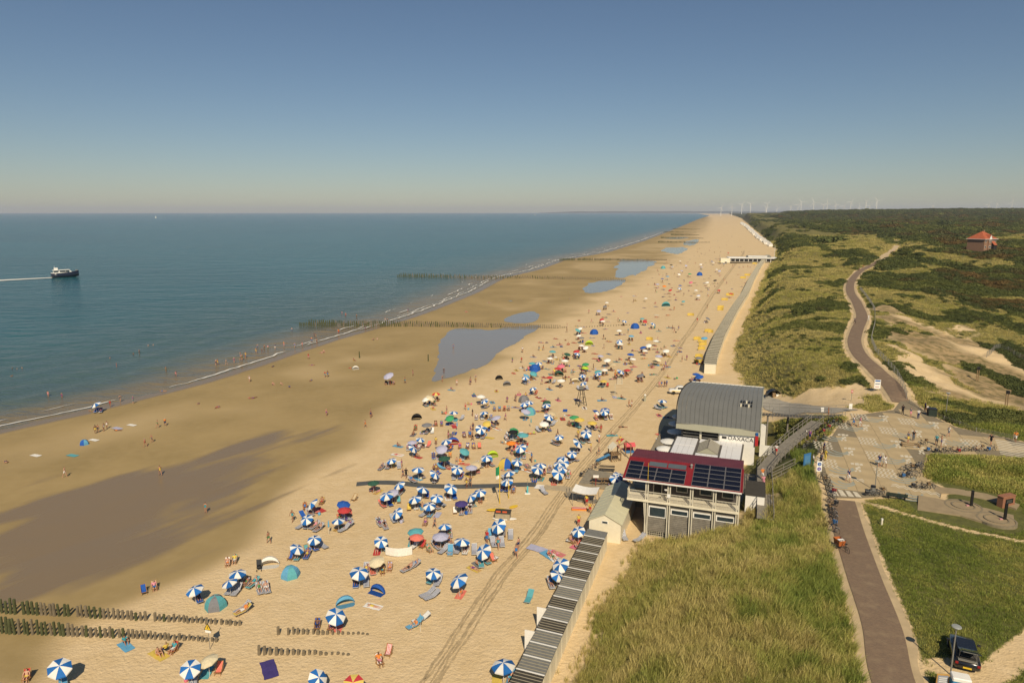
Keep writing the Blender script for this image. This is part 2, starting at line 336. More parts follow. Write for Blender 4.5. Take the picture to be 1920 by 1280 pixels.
def veg_attrs(X, Y):
    s = (X - xF(Y)) * 0.93
    n = fbm(X / 9, Y / 9, 51, 4) - 0.5
    veg = sstep(-0.5, 2.5, s + n * 4)
    dirt = np.zeros_like(X)
    pit = poly_sd(PIT, X, Y); v = sstep(-2.0, 2.0, pit + n * 14); veg = veg * v
    dirt = (1 - v) * sstep(0.30, 0.62, fbm(X / 9 + Y / 40, Y / 22, 61, 5)) * 1.0
    veg = np.maximum(veg, (1 - v) * .9 * sstep(.60, .66, fbm(X / 7, Y / 9, 63, 4)))
    for ln, wd in ((PATH_A, 2.0), (PATH_B, 2.5), (PATH_C, 3.0), (TRAIL, 0.05), (TRAIL2, 0.55)): veg = veg * sstep(wd, wd + 0.7, line_d(ln, X, Y) + n * 0.6)
    veg = veg * sstep(3.0, 5.5, line_d(SLIP, X, Y) + n * 2)
    veg = veg * sstep(0, 1.2, poly_sd(PLAZA, X, Y))
    bank = poly_sd([W(*p, 5) for p in [(1425, 762), (1450, 742), (1520, 745), (1590, 757), (1640, 772), (1600, 790), (1480, 775)]], X, Y); veg = veg * sstep(-0.5, 1.5, bank + n * 9)
    car = np.hypot(X - W(1770, 1255, 9)[0], Y - W(1770, 1255, 9)[1]); veg = veg * sstep(0.6, 2.0, car + n * 3)
    blow = fbm(X / 16, Y / 11, 91, 4)
    veg = np.where(Y < 90, veg * (1 - 0.75 * sstep(0.62, 0.72, blow) * (1 - sstep(8, 18, s))), veg)
    # tint 0 = straw marram, 0.5 = green grass, 1 = dark scrub
    wrp = fbm(X / 40, Y / 40, 5, 3) * 30
    sc = 26 + 30 * sstep(200, 1500, Y)
    p = fbm((X + wrp) / sc, (Y - wrp) / sc * 1.1, 71, 4)
    near = Y < 105
    inl = sstep(-6, 40, X - np.interp(Y, [105, 115, 140, 210, 290, 410, 590, 930, 2500, 9000], [68, 70, 78, 112, 146, 216, 326, 480, 900, 2600]))
    thr = 0.585 - 0.22 * inl
    scrub = sstep(thr - 0.03, thr + 0.04, p) * sstep(2.5, 9, s)
    green = 0.15 + 0.5 * fbm(X / 18, Y / 18, 81, 3)
    tint = np.where(near, np.where(X > np.interp(Y, [30, 44, 58, 76], [23, 26, 31, 37]), 0.34 + 0.24 * fbm(X / 8, Y / 8, 83, 3), 0.05 + 0.42 * sstep(7, 19, s) * fbm(X / 7, Y / 7, 85, 3) + 0.1 * fbm(X / 3, Y / 3, 87, 2)),
                    green * 0.42 * (1 - scrub) + scrub * (0.82 + 0.18 * p))
    return np.clip(veg, 0, 1), np.clip(tint, 0, 1), dirt, scrub * ~near
def grid_mesh(name, X, Y, Z, at, mat):
    r, c = X.shape; me = bpy.data.meshes.new(name)
    co = np.stack([X, Y, Z], -1).reshape(-1, 3).astype(np.float32)
    i = np.arange(r * c).reshape(r, c); q = np.stack([i[:-1, :-1], i[:-1, 1:], i[1:, 1:], i[1:, :-1]], -1).reshape(-1, 4)
    me.vertices.add(len(co)); me.vertices.foreach_set('co', co.ravel()); me.loops.add(q.size); me.loops.foreach_set('vertex_index', q.ravel().astype(np.int32))
    me.polygons.add(len(q)); me.polygons.foreach_set('loop_start', np.arange(0, q.size, 4, dtype=np.int32))
    me.update(calc_edges=True); me.polygons.foreach_set('use_smooth', np.ones(len(q), bool))
    for k, v in at.items():
        a = me.attributes.new(k, 'FLOAT', 'POINT'); a.data.foreach_set('value', np.asarray(v, np.float32).ravel())
    me.materials.append(mat); return put(name, me)
rows = [-30.0]
while rows[-1] < 14000: rows.append(rows[-1] + (3.0 if rows[-1] < 36 else max(0.42, 0.0085 * rows[-1] - 0.2)))
rows = np.array(rows)
t = np.concatenate([np.linspace(-0.12, 0.1, 40)[:-1], np.linspace(0.1, 1, 200)])
Yb = np.repeat(rows[:, None], len(t), 1); Xb = xW(Yb) + (xF(Yb) - xW(Yb)) * t
wet, film = attrs(Xb, Yb)
z0 = np.zeros_like(Xb)
tag(grid_mesh('beach', Xb, Yb, height(Xb.ravel(), Yb.ravel()).reshape(Xb.shape), dict(wet=wet, film=film, veg=z0, tint=z0, dirt=z0), GROUND), 'wide sandy beach with a damp lower part', 'beach', kind='structure')
u = np.linspace(0, 1, 230); Yd = np.repeat(rows[:, None], len(u), 1); span = np.maximum(75, 0.95 * np.abs(Yd) + 40)
sx = span * (0.42 * u + 0.58 * u ** 2.2); Xd = xF(Yd) + sx
veg, tint, dirt, scr = veg_attrs(Xd, Yd)
wd_, fd_ = attrs(Xd, Yd)
tag(grid_mesh('dunes', Xd, Yd, height(Xd.ravel(), Yd.ravel()).reshape(Xd.shape), dict(wet=wd_ * 0, film=z0[:, :1] * np.zeros_like(Xd), veg=veg, tint=tint, dirt=dirt), GROUND), 'grassy dunes and scrubland behind the beach', 'dunes', kind='structure')

# ---------------------------------------------------------------- sea
def water_material(name, deep, shallow, rough, bump, scale=1.0, attr=True):
    m = bpy.data.materials.new(name); m.use_nodes = True; n = m.node_tree.nodes; l = m.node_tree.links; b = n['Principled BSDF']
    geo = n.new('ShaderNodeNewGeometry').outputs['Position']
    mp = n.new('ShaderNodeMapping'); mp.inputs['Rotation'].default_value = (0, 0, R(-28)); mp.inputs['Scale'].default_value = (0.42 * scale, 1.0 * scale, 1); l.new(geo, mp.inputs[0])
    hs = None
    for sc, amp, d in ((0.055, 2.3, 2), (0.22, 1.5, 4), (0.9, 0.62, 4)):
        nz = n.new('ShaderNodeTexNoise'); nz.inputs['Scale'].default_value = sc; nz.inputs['Detail'].default_value = d; l.new(mp.outputs[0], nz.inputs['Vector'])
        k = n.new('ShaderNodeMath'); k.operation = 'MULTIPLY'; k.inputs[1].default_value = amp; l.new(nz.outputs[0], k.inputs[0])
        if hs is None: hs = k.outputs[0]
        else:
            a = n.new('ShaderNodeMath'); a.operation = 'ADD'; l.new(hs, a.inputs[0]); l.new(k.outputs[0], a.inputs[1]); hs = a.outputs[0]
    bp = n.new('ShaderNodeBump'); bp.inputs['Strength'].default_value = bump; bp.inputs['Distance'].default_value = 1.0; l.new(hs, bp.inputs['Height']); l.new(bp.outputs[0], b.inputs['Normal'])
    b.inputs['Roughness'].default_value = rough; b.inputs['IOR'].default_value = 1.33; b.inputs['Specular IOR Level'].default_value = 0.5
    big = n.new('ShaderNodeTexNoise'); big.inputs['Scale'].default_value = 0.006; big.inputs['Detail'].default_value = 5; l.new(mp.outputs[0], big.inputs['Vector'])
    mx0 = n.new('ShaderNodeMix'); mx0.data_type = 'RGBA'; l.new(big.outputs[0], mx0.inputs[0]); mx0.inputs[6].default_value = (*[c * 0.55 for c in deep], 1); mx0.inputs[7].default_value = (*[c * 1.5 for c in deep], 1)
    if attr:
        at = n.new('ShaderNodeAttribute'); at.attribute_name = 'shore'
        mx = n.new('ShaderNodeMix'); mx.data_type = 'RGBA'; l.new(at.outputs['Fac'], mx.inputs[0]); l.new(mx0.outputs[2], mx.inputs[6]); mx.inputs[7].default_value = (*shallow, 1)
        l.new(mx.outputs[2], b.inputs['Base Color'])
    else: b.inputs['Base Color'].default_value = (*deep, 1)
    return m
SEA = water_material('sea_water', (0.012, 0.088, 0.105), (0.19, 0.15, 0.085), 0.19, 0.85)
srows = np.concatenate([[-30.0, 30, 70], np.geomspace(80, 24000, 260)])
tt = np.linspace(0, 1, 90) ** 2.2
Ys = np.repeat(srows[:, None], len(tt), 1); wid = np.maximum(260, 1.6 * np.abs(Ys) + 150)
Xs = xW(Ys) + np.minimum(4, 0.02 * Ys) - wid * tt
dsh = (xW(Ys) - Xs) * 0.9
shore = 0.95 * (1 - sstep(-2, 24 + 0.02 * Ys, dsh + (fbm(Xs / 20, Ys / 40, 15, 3) - 0.5) * 14)) * (1 - sstep(900, 2500, Ys)) + 0.30 * (1 - sstep(10, 130, dsh)) * (1 - sstep(700, 2000, Ys))
wave = 0.17 * np.sin((dsh + 6 * fbm(Xs / 30, Ys / 60, 16, 3)) * 0.55) * sstep(2, 12, dsh) * (1 - sstep(40, 120, dsh))
sea = grid_mesh('sea', Xs, Ys, np.where(Ys < 2000, wave, 0), dict(shore=np.clip(shore, 0, 1)), SEA); tag(sea, 'calm blue green sea with small waves', 'sea', kind='structure')
# flat water beyond the headland, to the horizon on the right
fl = MB(); fl.quad((-4000, 23950, -0.3), (16000, 23950, -0.3), (16000, 26000, -0.3), (-4000, 26000, -0.3))

def dense(line, step=1.0):
    out = []
    for a, b in zip(line[:-1], line[1:]):
        n = max(1, int(math.hypot(b[0] - a[0], b[1] - a[1]) / step))
        out += [(a[0] + (b[0] - a[0]) * k / n, a[1] + (b[1] - a[1]) * k / n) for k in range(n)]
    return out + [line[-1]]
# tidal pools left in the runnel
POOLM = water_material('pool_water', (0.25, 0.225, 0.185), (0.1, 0.09, 0.07), 0.06, 0.03, 4.0, False)
def smooth_poly(p, it=2):
    for _ in range(it):
        q = []
        for i in range(len(p)):
            a, b = p[i], p[(i + 1) % len(p)]
            q += [(a[0] * .75 + b[0] * .25, a[1] * .75 + b[1] * .25), (a[0] * .25 + b[0] * .75, a[1] * .25 + b[1] * .75)]
        p = q
    return p
for q in [[(806, 716), (828, 690), (826, 652), (842, 622), (880, 614), (940, 616), (1010, 612), (985, 630), (945, 660), (900, 690), (862, 712)],
          [(938, 602), (960, 590), (1000, 582), (1012, 590), (1005, 604), (970, 606)],
          [(1092, 546), (1100, 532), (1120, 527), (1175, 523), (1165, 533), (1140, 545), (1110, 550)],
          [(1150, 500), (1165, 490), (1160, 486), (1225, 487), (1235, 490), (1210, 505), (1185, 520), (1150, 518), (1160, 508)],
          [(1235, 470), (1250, 464), (1290, 463), (1285, 472), (1262, 478)],
          [(1278, 455), (1295, 450), (1312, 448), (1306, 458), (1290, 462)],
          [(1240, 447), (1270, 444), (1300, 445), (1270, 449)]]:
    pl = dense(smooth_poly([W(*p, 0.36) for p in q]) , 1.2); pa = np.array(pl); pc = pa.mean(0); pa = pc + (pa - pc) * (1 + (fbm(pa[:, 0] / 7, pa[:, 1] / 16, 19, 4) - .5) * .5)[:, None]; pl = [tuple(v) for v in pa]; zz = float(np.mean(height(np.array([p[0] for p in pl]), np.array([p[1] for p in pl]))))
    pl = [(x, y, max(hz(x, y), 0.3) + 0.02) for x, y in pl]
    cx = np.mean([p[0] for p in pl]); cy = np.mean([p[1] for p in pl])
    mb = MB(); mb.add([(x, y, zz + 0.03) for x, y, z in pl], [tuple(range(len(pl)))])
    tag(mb.build('tidal_pool', POOLM), 'shallow tidal pool on the damp lower beach', 'pool', kind='structure')

# surf: broken lines of white foam along the water's edge
FOAM = pmat('foam', (0.72, 0.70, 0.64), 0.8, 0.15, 6.0)
mb = MB()
for off, wd_m, seed, thr in ((1.0, 0.36, 1, 0.24), (3.0, 0.26, 5, 0.42), (7.5, 0.3, 2, 0.58), (14, 0.22, 3, 0.66)):
    yy = np.geomspace(95, 1500, 900); nn = fbm(yy / 14, yy * 0 + seed, 100 + seed, 3); jit = (fbm(yy / 5, yy * 0, 120 + seed, 3) - 0.5) * 2.4
    sc = np.interp(yy, [95, 300, 1500], [0.9, 1.0, 1.8])
    xx = xW(yy) - off * sc + jit * sc; ww = wd_m * sc * np.clip((nn - thr) * 6, 0, 1)
    for k in range(len(yy) - 1):
        if ww[k] > 0.02 and ww[k + 1] > 0.02:
            mb.add([(xx[k] - ww[k], yy[k], 0.2), (xx[k] + ww[k], yy[k], 0.2), (xx[k + 1] + ww[k + 1], yy[k + 1], 0.2), (xx[k + 1] - ww[k + 1], yy[k + 1], 0.2)], [(0, 1, 2, 3)])
tag(mb.build('surf_foam', FOAM), 'thin white foam lines of breaking wavelets', 'foam', kind='stuff')

# ---------------------------------------------------------------- ribbons that follow the ground
def spline(line, per=8):
    p = [np.array(q) for q in line]; p = [2 * p[0] - p[1]] + p + [2 * p[-1] - p[-2]]; out = []
    for i in range(1, len(p) - 2):
        for k in range(per):
            t = k / per; out.append(tuple(0.5 * ((2 * p[i]) + (-p[i - 1] + p[i + 1]) * t + (2 * p[i - 1] - 5 * p[i] + 4 * p[i + 1] - p[i + 2]) * t * t + (-p[i - 1] + 3 * p[i] - 3 * p[i + 1] + p[i + 2]) * t ** 3)))
    return out + [tuple(p[-2])]
def ribbon(line, wd, lift, mat, name, nx=2, edge=0.0, seed=0, flat=False):
    p = np.array(line); d = np.gradient(p, axis=0); d /= np.linalg.norm(d, axis=1)[:, None] + 1e-9; nrm = np.stack([d[:, 1], -d[:, 0]], 1)
    wv = (np.array(wd) if np.ndim(wd) else np.full(len(p), wd)) / 2
    cols = []
    for j in range(nx + 1):
        f = -1 + 2 * j / nx; e = np.zeros(len(p))
        if edge and j in (0, nx): e = (fbm(np.arange(len(p)) * 0.35, np.full(len(p), seed + j * 3.7), 7, 3) - 0.5) * 2 * edge
        q = p + nrm * (f * wv + e * (1 if j else -1))[:, None]; cols.append(q)
    C = np.stack(cols, 1); Z = height(C[..., 0].ravel(), C[..., 1].ravel()).reshape(C.shape[:2])
    if flat: Z = np.repeat(Z.mean(1, keepdims=True), nx + 1, 1)
    me = MB(); r, c = Z.shape
    vs = [(C[i, j, 0], C[i, j, 1], Z[i, j] + lift) for i in range(r) for j in range(c)]
    me.add(vs, [(i * c + j, i * c + j + 1, (i + 1) * c + j + 1, (i + 1) * c + j) for i in range(r - 1) for j in range(c - 1)])
    return me.build(name, mat, None, True)
def brick_material():
    m = bpy.data.materials.new('brick_paving'); m.use_nodes = True; n = m.node_tree.nodes; l = m.node_tree.links; b = n['Principled BSDF']
    geo = n.new('ShaderNodeNewGeometry').outputs['Position']
    mp = n.new('ShaderNodeMapping'); mp.inputs['Rotation'].default_value = (0, 0, R(19)); l.new(geo, mp.inputs[0])
    br = n.new('ShaderNodeTexBrick'); br.inputs['Scale'].default_value = 1.0; br.inputs['Brick Width'].default_value = 0.21; br.inputs['Row Height'].default_value = 0.085; br.inputs['Mortar Size'].default_value = 0.007
    br.inputs['Color1'].default_value = (0.215, 0.142, 0.088, 1); br.inputs['Color2'].default_value = (0.155, 0.104, 0.070, 1); br.inputs['Mortar'].default_value = (0.24, 0.18, 0.11, 1); l.new(mp.outputs[0], br.inputs['Vector'])
    nz = n.new('ShaderNodeTexNoise'); nz.inputs['Scale'].default_value = 0.9; nz.inputs['Detail'].default_value = 6; l.new(geo, nz.inputs['Vector'])
    mr = n.new('ShaderNodeMapRange'); mr.inputs[1].default_value = 0.52; mr.inputs[2].default_value = 0.9; l.new(nz.outputs[0], mr.inputs[0])
    mx = n.new('ShaderNodeMix'); mx.data_type = 'RGBA'; l.new(mr.outputs[0], mx.inputs[0]); l.new(br.outputs[0], mx.inputs[6]); mx.inputs[7].default_value = (0.30, 0.22, 0.13, 1)
    l.new(mx.outputs[2], b.inputs['Base Color']); b.inputs['Roughness'].default_value = 0.85
    bp = n.new('ShaderNodeBump'); bp.inputs['Strength'].default_value = 0.4; bp.inputs['Distance'].default_value = 0.01; l.new(br.outputs[1], bp.inputs['Height']); bp.invert = True; l.new(bp.outputs[0], b.inputs['Normal'])
    return m
BRICK = brick_material()
SHOULDER = pmat('sandy_shoulder', (0.47, 0.36, 0.21), 0.95, 0.18, 0.7, 0.5, 3.0)
for ln, wd in ((PATH_A, 2.95), (PATH_B, 3.0)):
    sp = dense(spline(ln), 0.8)
    tag(ribbon(sp, wd + 1.25, 0.035, SHOULDER, 'path_shoulder', 6, 0.28, 3), 'sandy shoulder on both sides of the brick path', 'shoulder', kind='structure')
    tag(ribbon(sp, wd, 0.085, BRICK, 'brick_path', 6), 'brown brick cycle path running over the dunes', 'path', kind='structure')
SANDP = pmat('sand_path', (0.52, 0.40, 0.24), 0.95, 0.15, 0.5, 0.4, 3.0)
pb = PATH_B[-3:]; far_path = [pb[0], pb[1], pb[2], W(1668, 447, 12.8), W(1650, 441, 13.2)]
tag(ribbon(dense(spline(far_path), 3), np.linspace(4, 11, len(dense(spline(far_path), 3))), 0.35, SANDP, 'sand_trail', 4, 1.0, 4), 'pale sandy trail climbing over the far dunes', 'trail', kind='structure')
CONC = pmat('slip_concrete', (0.36, 0.33, 0.27), 0.85, 0.16, 0.8, 0.2, 12)
tag(ribbon(dense(spline(SLIP), 0.8), 4.6, 0.09, CONC, 'slipway', 4, 0.5, 8), 'grey concrete slipway from the square down to the beach', 'slipway', kind='structure')
# vehicle tracks along the upper beach
TRACK = pmat('track_sand', (0.42, 0.315, 0.175), 0.95, 0.3, 1.6, 0.9, 7.0)
TL = [W(*p, 1.9) for p in [(795, 1300), (838, 1235), (893, 1150), (945, 1075), (1000, 1010), (1050, 935), (1090, 880), (1150, 808), (1205, 745), (1245, 695), (1280, 640), (1300, 612), (1335, 555), (1365, 513), (1392, 478), (1395, 470)]]
tl = spline(TL, 60)
p = np.array(tl); d = np.gradient(p, axis=0); d /= np.linalg.norm(d, axis=1)[:, None]; nr = np.stack([d[:, 1], -d[:, 0]], 1)
for off, wd in ((-0.75, 0.24), (-0.42, 0.20), (0.1, 0.16), (0.42, 0.24), (0.75, 0.20)):
    wob = (fbm(np.arange(len(p)) / 30.0, np.full(len(p), off * 9), 201, 3) - 0.5) * 0.5
    ln = p + nr * (off + wob)[:, None]; ww = wd * (0.55 + 0.9 * fbm(np.arange(len(p)) / 9.0, np.full(len(p), off * 5), 203, 3)) * np.interp(p[:, 1], [50, 150, 700], [1.1, .85, 1.5])
    tag(ribbon([tuple(q) for q in ln], ww, 0.018, TRACK, 'tyre_track', 2, 0.10, off * 3), 'dark rut of a vehicle track along the upper beach', 'track', 'vehicle ruts', 'structure')
# ---------------------------------------------------------------- vegetation: tufts, shrubs and scrub scattered as stuff
def veg_mat(name, ramp, rough=0.7, trans=0.25):
    m = bpy.data.materials.new(name); m.use_nodes = True; n = m.node_tree.nodes; l = m.node_tree.links; b = n['Principled BSDF']
    at = n.new('ShaderNodeAttribute'); at.attribute_type = 'INSTANCER'; at.attribute_name = 'tint'
    oi = n.new('ShaderNodeObjectInfo')
    a = n.new('ShaderNodeMath'); a.operation = 'MULTIPLY_ADD'; a.inputs[1].default_value = 0.24; l.new(oi.outputs['Random'], a.inputs[0])
    s = n.new('ShaderNodeMath'); s.operation = 'SUBTRACT'; s.inputs[1].default_value = 0.12; l.new(at.outputs['Fac'], s.inputs[0]); l.new(s.outputs[0], a.inputs[2])
    cr = n.new('ShaderNodeValToRGB'); e = cr.color_ramp.elements
    while len(e) < len(ramp): e.new(0.5)
    for q, (p, c) in zip(e, ramp): q.position = p; q.color = (*c, 1)
    l.new(a.outputs[0], cr.inputs[0])
    va = n.new('ShaderNodeAttribute'); va.attribute_name = 'shade'
    mr = n.new('ShaderNodeMapRange'); mr.inputs[3].default_value = 0.6; mr.inputs[4].default_value = 1.45; l.new(va.outputs['Fac'], mr.inputs[0])
    mx = n.new('ShaderNodeVectorMath'); mx.operation = 'SCALE'; l.new(cr.outputs[0], mx.inputs[0]); l.new(mr.outputs[0], mx.inputs['Scale'])
    l.new(mx.outputs[0], b.inputs['Base Color']); b.inputs['Roughness'].default_value = rough; b.inputs['Specular IOR Level'].default_value = 0.2
    tr = n.new('ShaderNodeBsdfTranslucent'); l.new(mx.outputs[0], tr.inputs[0]); ms = n.new('ShaderNodeMixShader'); ms.inputs[0].default_value = trans
    l.new(b.outputs[0], ms.inputs[1]); l.new(tr.outputs[0], ms.inputs[2]); l.new(ms.outputs[0], n['Material Output'].inputs[0])
    return m
GRASSM = veg_mat('dune_grass', [(0.0, (0.52, 0.43, 0.16)), (0.25, (0.38, 0.35, 0.095)), (0.5, (0.22, 0.26, 0.05)), (0.8, (0.125, 0.17, 0.034)), (1.0, (0.05, 0.07, 0.018))])
SHRUBM = veg_mat('scrub_leaves', [(0.0, (0.22, 0.18, 0.05)), (0.3, (0.17, 0.17, 0.045)), (0.55, (0.090, 0.105, 0.028)), (0.72, (0.056, 0.070, 0.024)), (0.86, (0.105, 0.082, 0.028)), (1.0, (0.15, 0.095, 0.032))], 0.7, 0.15)
def with_shade(me, vals):
    a = me.attributes.new('shade', 'FLOAT', 'FACE'); a.data.foreach_set('value', np.asarray(vals, np.float32)); return me
def tuft(seed, n, hgt, spread, lean, wid):
    r = random.Random(seed); mb = MB(); sh = []
    for i in range(n):
        a = r.uniform(0, 2 * math.pi); rr = spread * math.sqrt(r.random()); x, y = rr * math.cos(a), rr * math.sin(a)
        h = hgt * r.uniform(0.6, 1.15); la = a + r.uniform(-.9, .9); ln = h * r.uniform(0.15, 0.75)
        dx, dy = math.cos(la) * ln + lean * h, math.sin(la) * ln + lean * 0.3 * h; w2 = wid * r.uniform(.6, 1.2); ta = r.uniform(0, math.pi); wx, wy = math.cos(ta) * w2, math.sin(ta) * w2
        P = [(0, 0, -0.06), (dx * .22, dy * .22, h * .5), (dx * .62, dy * .62, h * .85), (dx, dy, h * .92)]
        vs = []
        for k, (px, py, pz) in enumerate(P[:3]):
            f = (1, .85, .55)[k]; vs += [(x + px - wx * f, y + py - wy * f, pz), (x + px + wx * f, y + py + wy * f, pz)]
        vs.append((x + P[3][0], y + P[3][1], P[3][2])); mb.add(vs, [(0, 1, 3, 2), (2, 3, 5, 4), (4, 5, 6)]); s = r.random(); sh += [s * .8, s, s]
    me = mb.mesh('tuft', GRASSM); return with_shade(me, sh)
def shrub(seed, n, leaf, flat=0.6):
    r = random.Random(seed); mb = MB(); sh = []
    lobes = [(r.uniform(-.45, .45), r.uniform(-.45, .45), r.uniform(.15, .4), r.uniform(.4, .68)) for _ in range(6)]
    for i in range(n):
        lx, ly, lz, lr = r.choice(lobes); th = r.uniform(0, 2 * math.pi); ph = math.acos(r.uniform(-0.25, 1)); q = lr * r.uniform(.72, 1.05)
        d = Vector((math.sin(ph) * math.cos(th), math.sin(ph) * math.sin(th), math.cos(ph))); c = Vector((lx, ly, lz)) + d * q; c.z *= flat
        if c.z < -0.05: continue
        nn = (d + Vector((r.uniform(-.9, .9), r.uniform(-.9, .9), r.uniform(-.3, .9)))).normalized(); u = nn.orthogonal().normalized(); u.rotate(Matrix.Rotation(r.uniform(0, 6.28), 3, nn)); v = nn.cross(u)
        s = leaf * r.uniform(.6, 1.25)
        mb.add([c - u * s, c + v * s * .55, c + u * s, c - v * s * .6], [(0, 1, 2, 3)]); sh.append(min(1, max(0, r.gauss(.5, .28))))
    me = mb.mesh('shrub', SHRUBM); return with_shade(me, sh)
def source(me): return bpy.data.objects.new(me.name + '_source', me)
TUFT_L = [source(tuft(s, 20, 0.78, 0.24, 0.22, 0.014)) for s in (1, 2, 3, 4)]
TUFT_S = [source(tuft(s, 18, 0.17, 0.24, 0.05, 0.016)) for s in (5, 6, 7)]
TUFT_F = [source(tuft(s, 22, 0.9, 0.75, 0.15, 0.055)) for s in (8, 9, 10)]
SHRUB = [source(shrub(s, 560, 0.092)) for s in (11, 12, 13, 14)]
def scatter(name, label, cat, X, Y, sc, tint, src, sink=0.0):
    X = np.asarray(X); Y = np.asarray(Y); Z = height(X, Y) - sink * sc
    me = bpy.data.meshes.new(name); me.vertices.add(len(X)); me.vertices.foreach_set('co', np.stack([X, Y, Z], 1).astype(np.float32).ravel())
    n = len(X)
    for k, v, ty in (('sc', sc, 'FLOAT'), ('tint', tint, 'FLOAT'), ('rz', rng.uniform(-0.9, 0.9, n) if src is TUFT_L else rng.uniform(0, 6.283, n), 'FLOAT')):
        a = me.attributes.new(k, ty, 'POINT'); a.data.foreach_set('value', np.asarray(v, np.float32))
    a = me.attributes.new('pick', 'INT', 'POINT'); a.data.foreach_set('value', rng.integers(0, len(src), n).astype(np.int32))
    o = put(name, me); tag(o, label, cat, kind='stuff')
    g = bpy.data.node_groups.new(name, 'GeometryNodeTree'); g.interface.new_socket('Geometry', in_out='INPUT', socket_type='NodeSocketGeometry'); g.interface.new_socket('Geometry', in_out='OUTPUT', socket_type='NodeSocketGeometry')
    gi = g.nodes.new('NodeGroupInput'); go = g.nodes.new('NodeGroupOutput'); L = g.links
    jn = g.nodes.new('GeometryNodeJoinGeometry')
    for s in src:
        oi = g.nodes.new('GeometryNodeObjectInfo'); oi.inputs['Object'].default_value = s; oi.inputs['As Instance'].default_value = True; L.new(oi.outputs['Geometry'], jn.inputs[0])
    ip = g.nodes.new('GeometryNodeInstanceOnPoints'); L.new(gi.outputs[0], ip.inputs['Points']); L.new(jn.outputs[0], ip.inputs['Instance']); ip.inputs['Pick Instance'].default_value = True
    def at(nm, ty):
        q = g.nodes.new('GeometryNodeInputNamedAttribute'); q.data_type = ty; q.inputs[0].default_value = nm; return q.outputs[0]
    L.new(at('pick', 'INT'), ip.inputs['Instance Index'])
    cx = g.nodes.new('ShaderNodeCombineXYZ'); L.new(at('rz', 'FLOAT'), cx.inputs[2]); L.new(cx.outputs[0], ip.inputs['Rotation'])
    L.new(at('sc', 'FLOAT'), ip.inputs['Scale']); L.new(ip.outputs[0], go.inputs[0])
    md = o.modifiers.new('scatter', 'NODES'); md.node_group = g
    return o
def sample(x0, x1, y0, y1, n): return rng.uniform(x0, x1, n), rng.uniform(y0, y1, n)
def infrustum(X, Y, m=60, zz=8.0):
    dz = zz - CAM_Z; c = Y * math.cos(PITCH) - dz * math.sin(PITCH); px = 960 + FPX * X / np.maximum(c, 1); py = 640 - FPX * (Y * math.sin(PITCH) + dz * math.cos(PITCH)) / np.maximum(c, 1)
    return (c > 5) & (px > -m) & (px < 1920 + m) & (py < 1280 + m * 2)
BLD = [[(16.2, 79.6), (27, 76), (30.5, 86), (35, 92), (20, 97)], [(24, 92), (38, 88), (52, 136), (36, 140)]]
KEEP_OUT = [(W(1440, 905, 6.4), 2.4), (W(1436, 950, 6), 2.0), (W(1455, 870, 6.6), 2.0), (W(1490, 830, 7.6), 1.8), (W(1465, 850, 7), 1.8)]
def clear_of(X, Y, m=0.3):
    ok = (line_d(PATH_A, X, Y) > 1.9 + m) & (line_d(PATH_B, X, Y) > 2.1 + m) & (poly_sd(PLAZA, X, Y) > m)
    for b in BLD: ok &= poly_sd(b, X, Y) > 0.2
    for (a, b), r in KEEP_OUT: ok &= np.hypot(X - a, Y - b) > r
    return ok
# marram on the near dune
X, Y = sample(0, 42, 36, 112, 52000); s = (X - xF(Y)) * 0.93
veg, tint, dirt, scr = veg_attrs(X, Y)
edge = np.interp(Y, [30, 44, 58, 76, 90, 112], [22.6, 25.2, 30.2, 36, 40, 60])
k = infrustum(X, Y) & clear_of(X, Y, 0.05) & (X < edge) & (rng.random(len(X)) < veg * 1.1) & (s > -0.6) & (rng.random(len(X)) < np.interp(Y, [36, 70, 112], [1, .8, .6]))
X, Y, tint, s = X[k], Y[k], tint[k], s[k]
sc = np.interp(s, [0, 4, 12, 25], [0.7, 1.0, 1.0, 0.85]) * rng.uniform(.7, 1.2, len(X)) * (0.75 + 0.5 * fbm(X / 2.5, Y / 2.5, 301, 2))
patch = fbm(X / 2.2, Y / 2.2, 303, 3)
scatter('marram_grass', 'long straw green marram grass on the near dune', 'grass', X, Y, sc, np.clip(tint + (patch - .5) * .8 + (fbm(X / .8, Y / .8, 331, 2) - .5) * .3, 0, 1), TUFT_L)
# meadow beside the brick path
X, Y = sample(24, 95, 36, 118, 95000); veg, tint, dirt, scr = veg_attrs(X, Y)
edge = np.interp(Y, [30, 44, 58, 76, 80, 118], [22.6, 25.2, 30.2, 36, 44, 50])
memo = poly_sd([W(*p, 9) for p in [(1690, 930), (1765, 905), (1900, 930), (1930, 985), (1900, 1000), (1800, 985), (1720, 965)]], X, Y)
k = infrustum(X, Y) & clear_of(X, Y) & (X > edge) & (rng.random(len(X)) < veg) & (memo > 0.2)
X, Y, tint = X[k], Y[k], tint[k]
tall = sstep(-0.5, 1.0, -poly_sd([W(*p, 9) for p in [(1735, 852), (1960, 860), (1960, 930), (1860, 925), (1780, 905), (1728, 895)]], X, Y))
sc = rng.uniform(.6, 1.25, len(X)) * (0.8 + .5 * fbm(X / 3, Y / 3, 305, 2)) * (1 + 1.5 * tall)
scatter('meadow_grass', 'short green grass of the meadow beside the brick path', 'grass', X, Y, sc, np.clip(tint + .02 + (fbm(X / 4, Y / 4, 307, 3) - .5) * .75 + (fbm(X / 1.2, Y / 1.2, 333, 2) - .5) * .2 - tall * .1, 0, 1), TUFT_S)
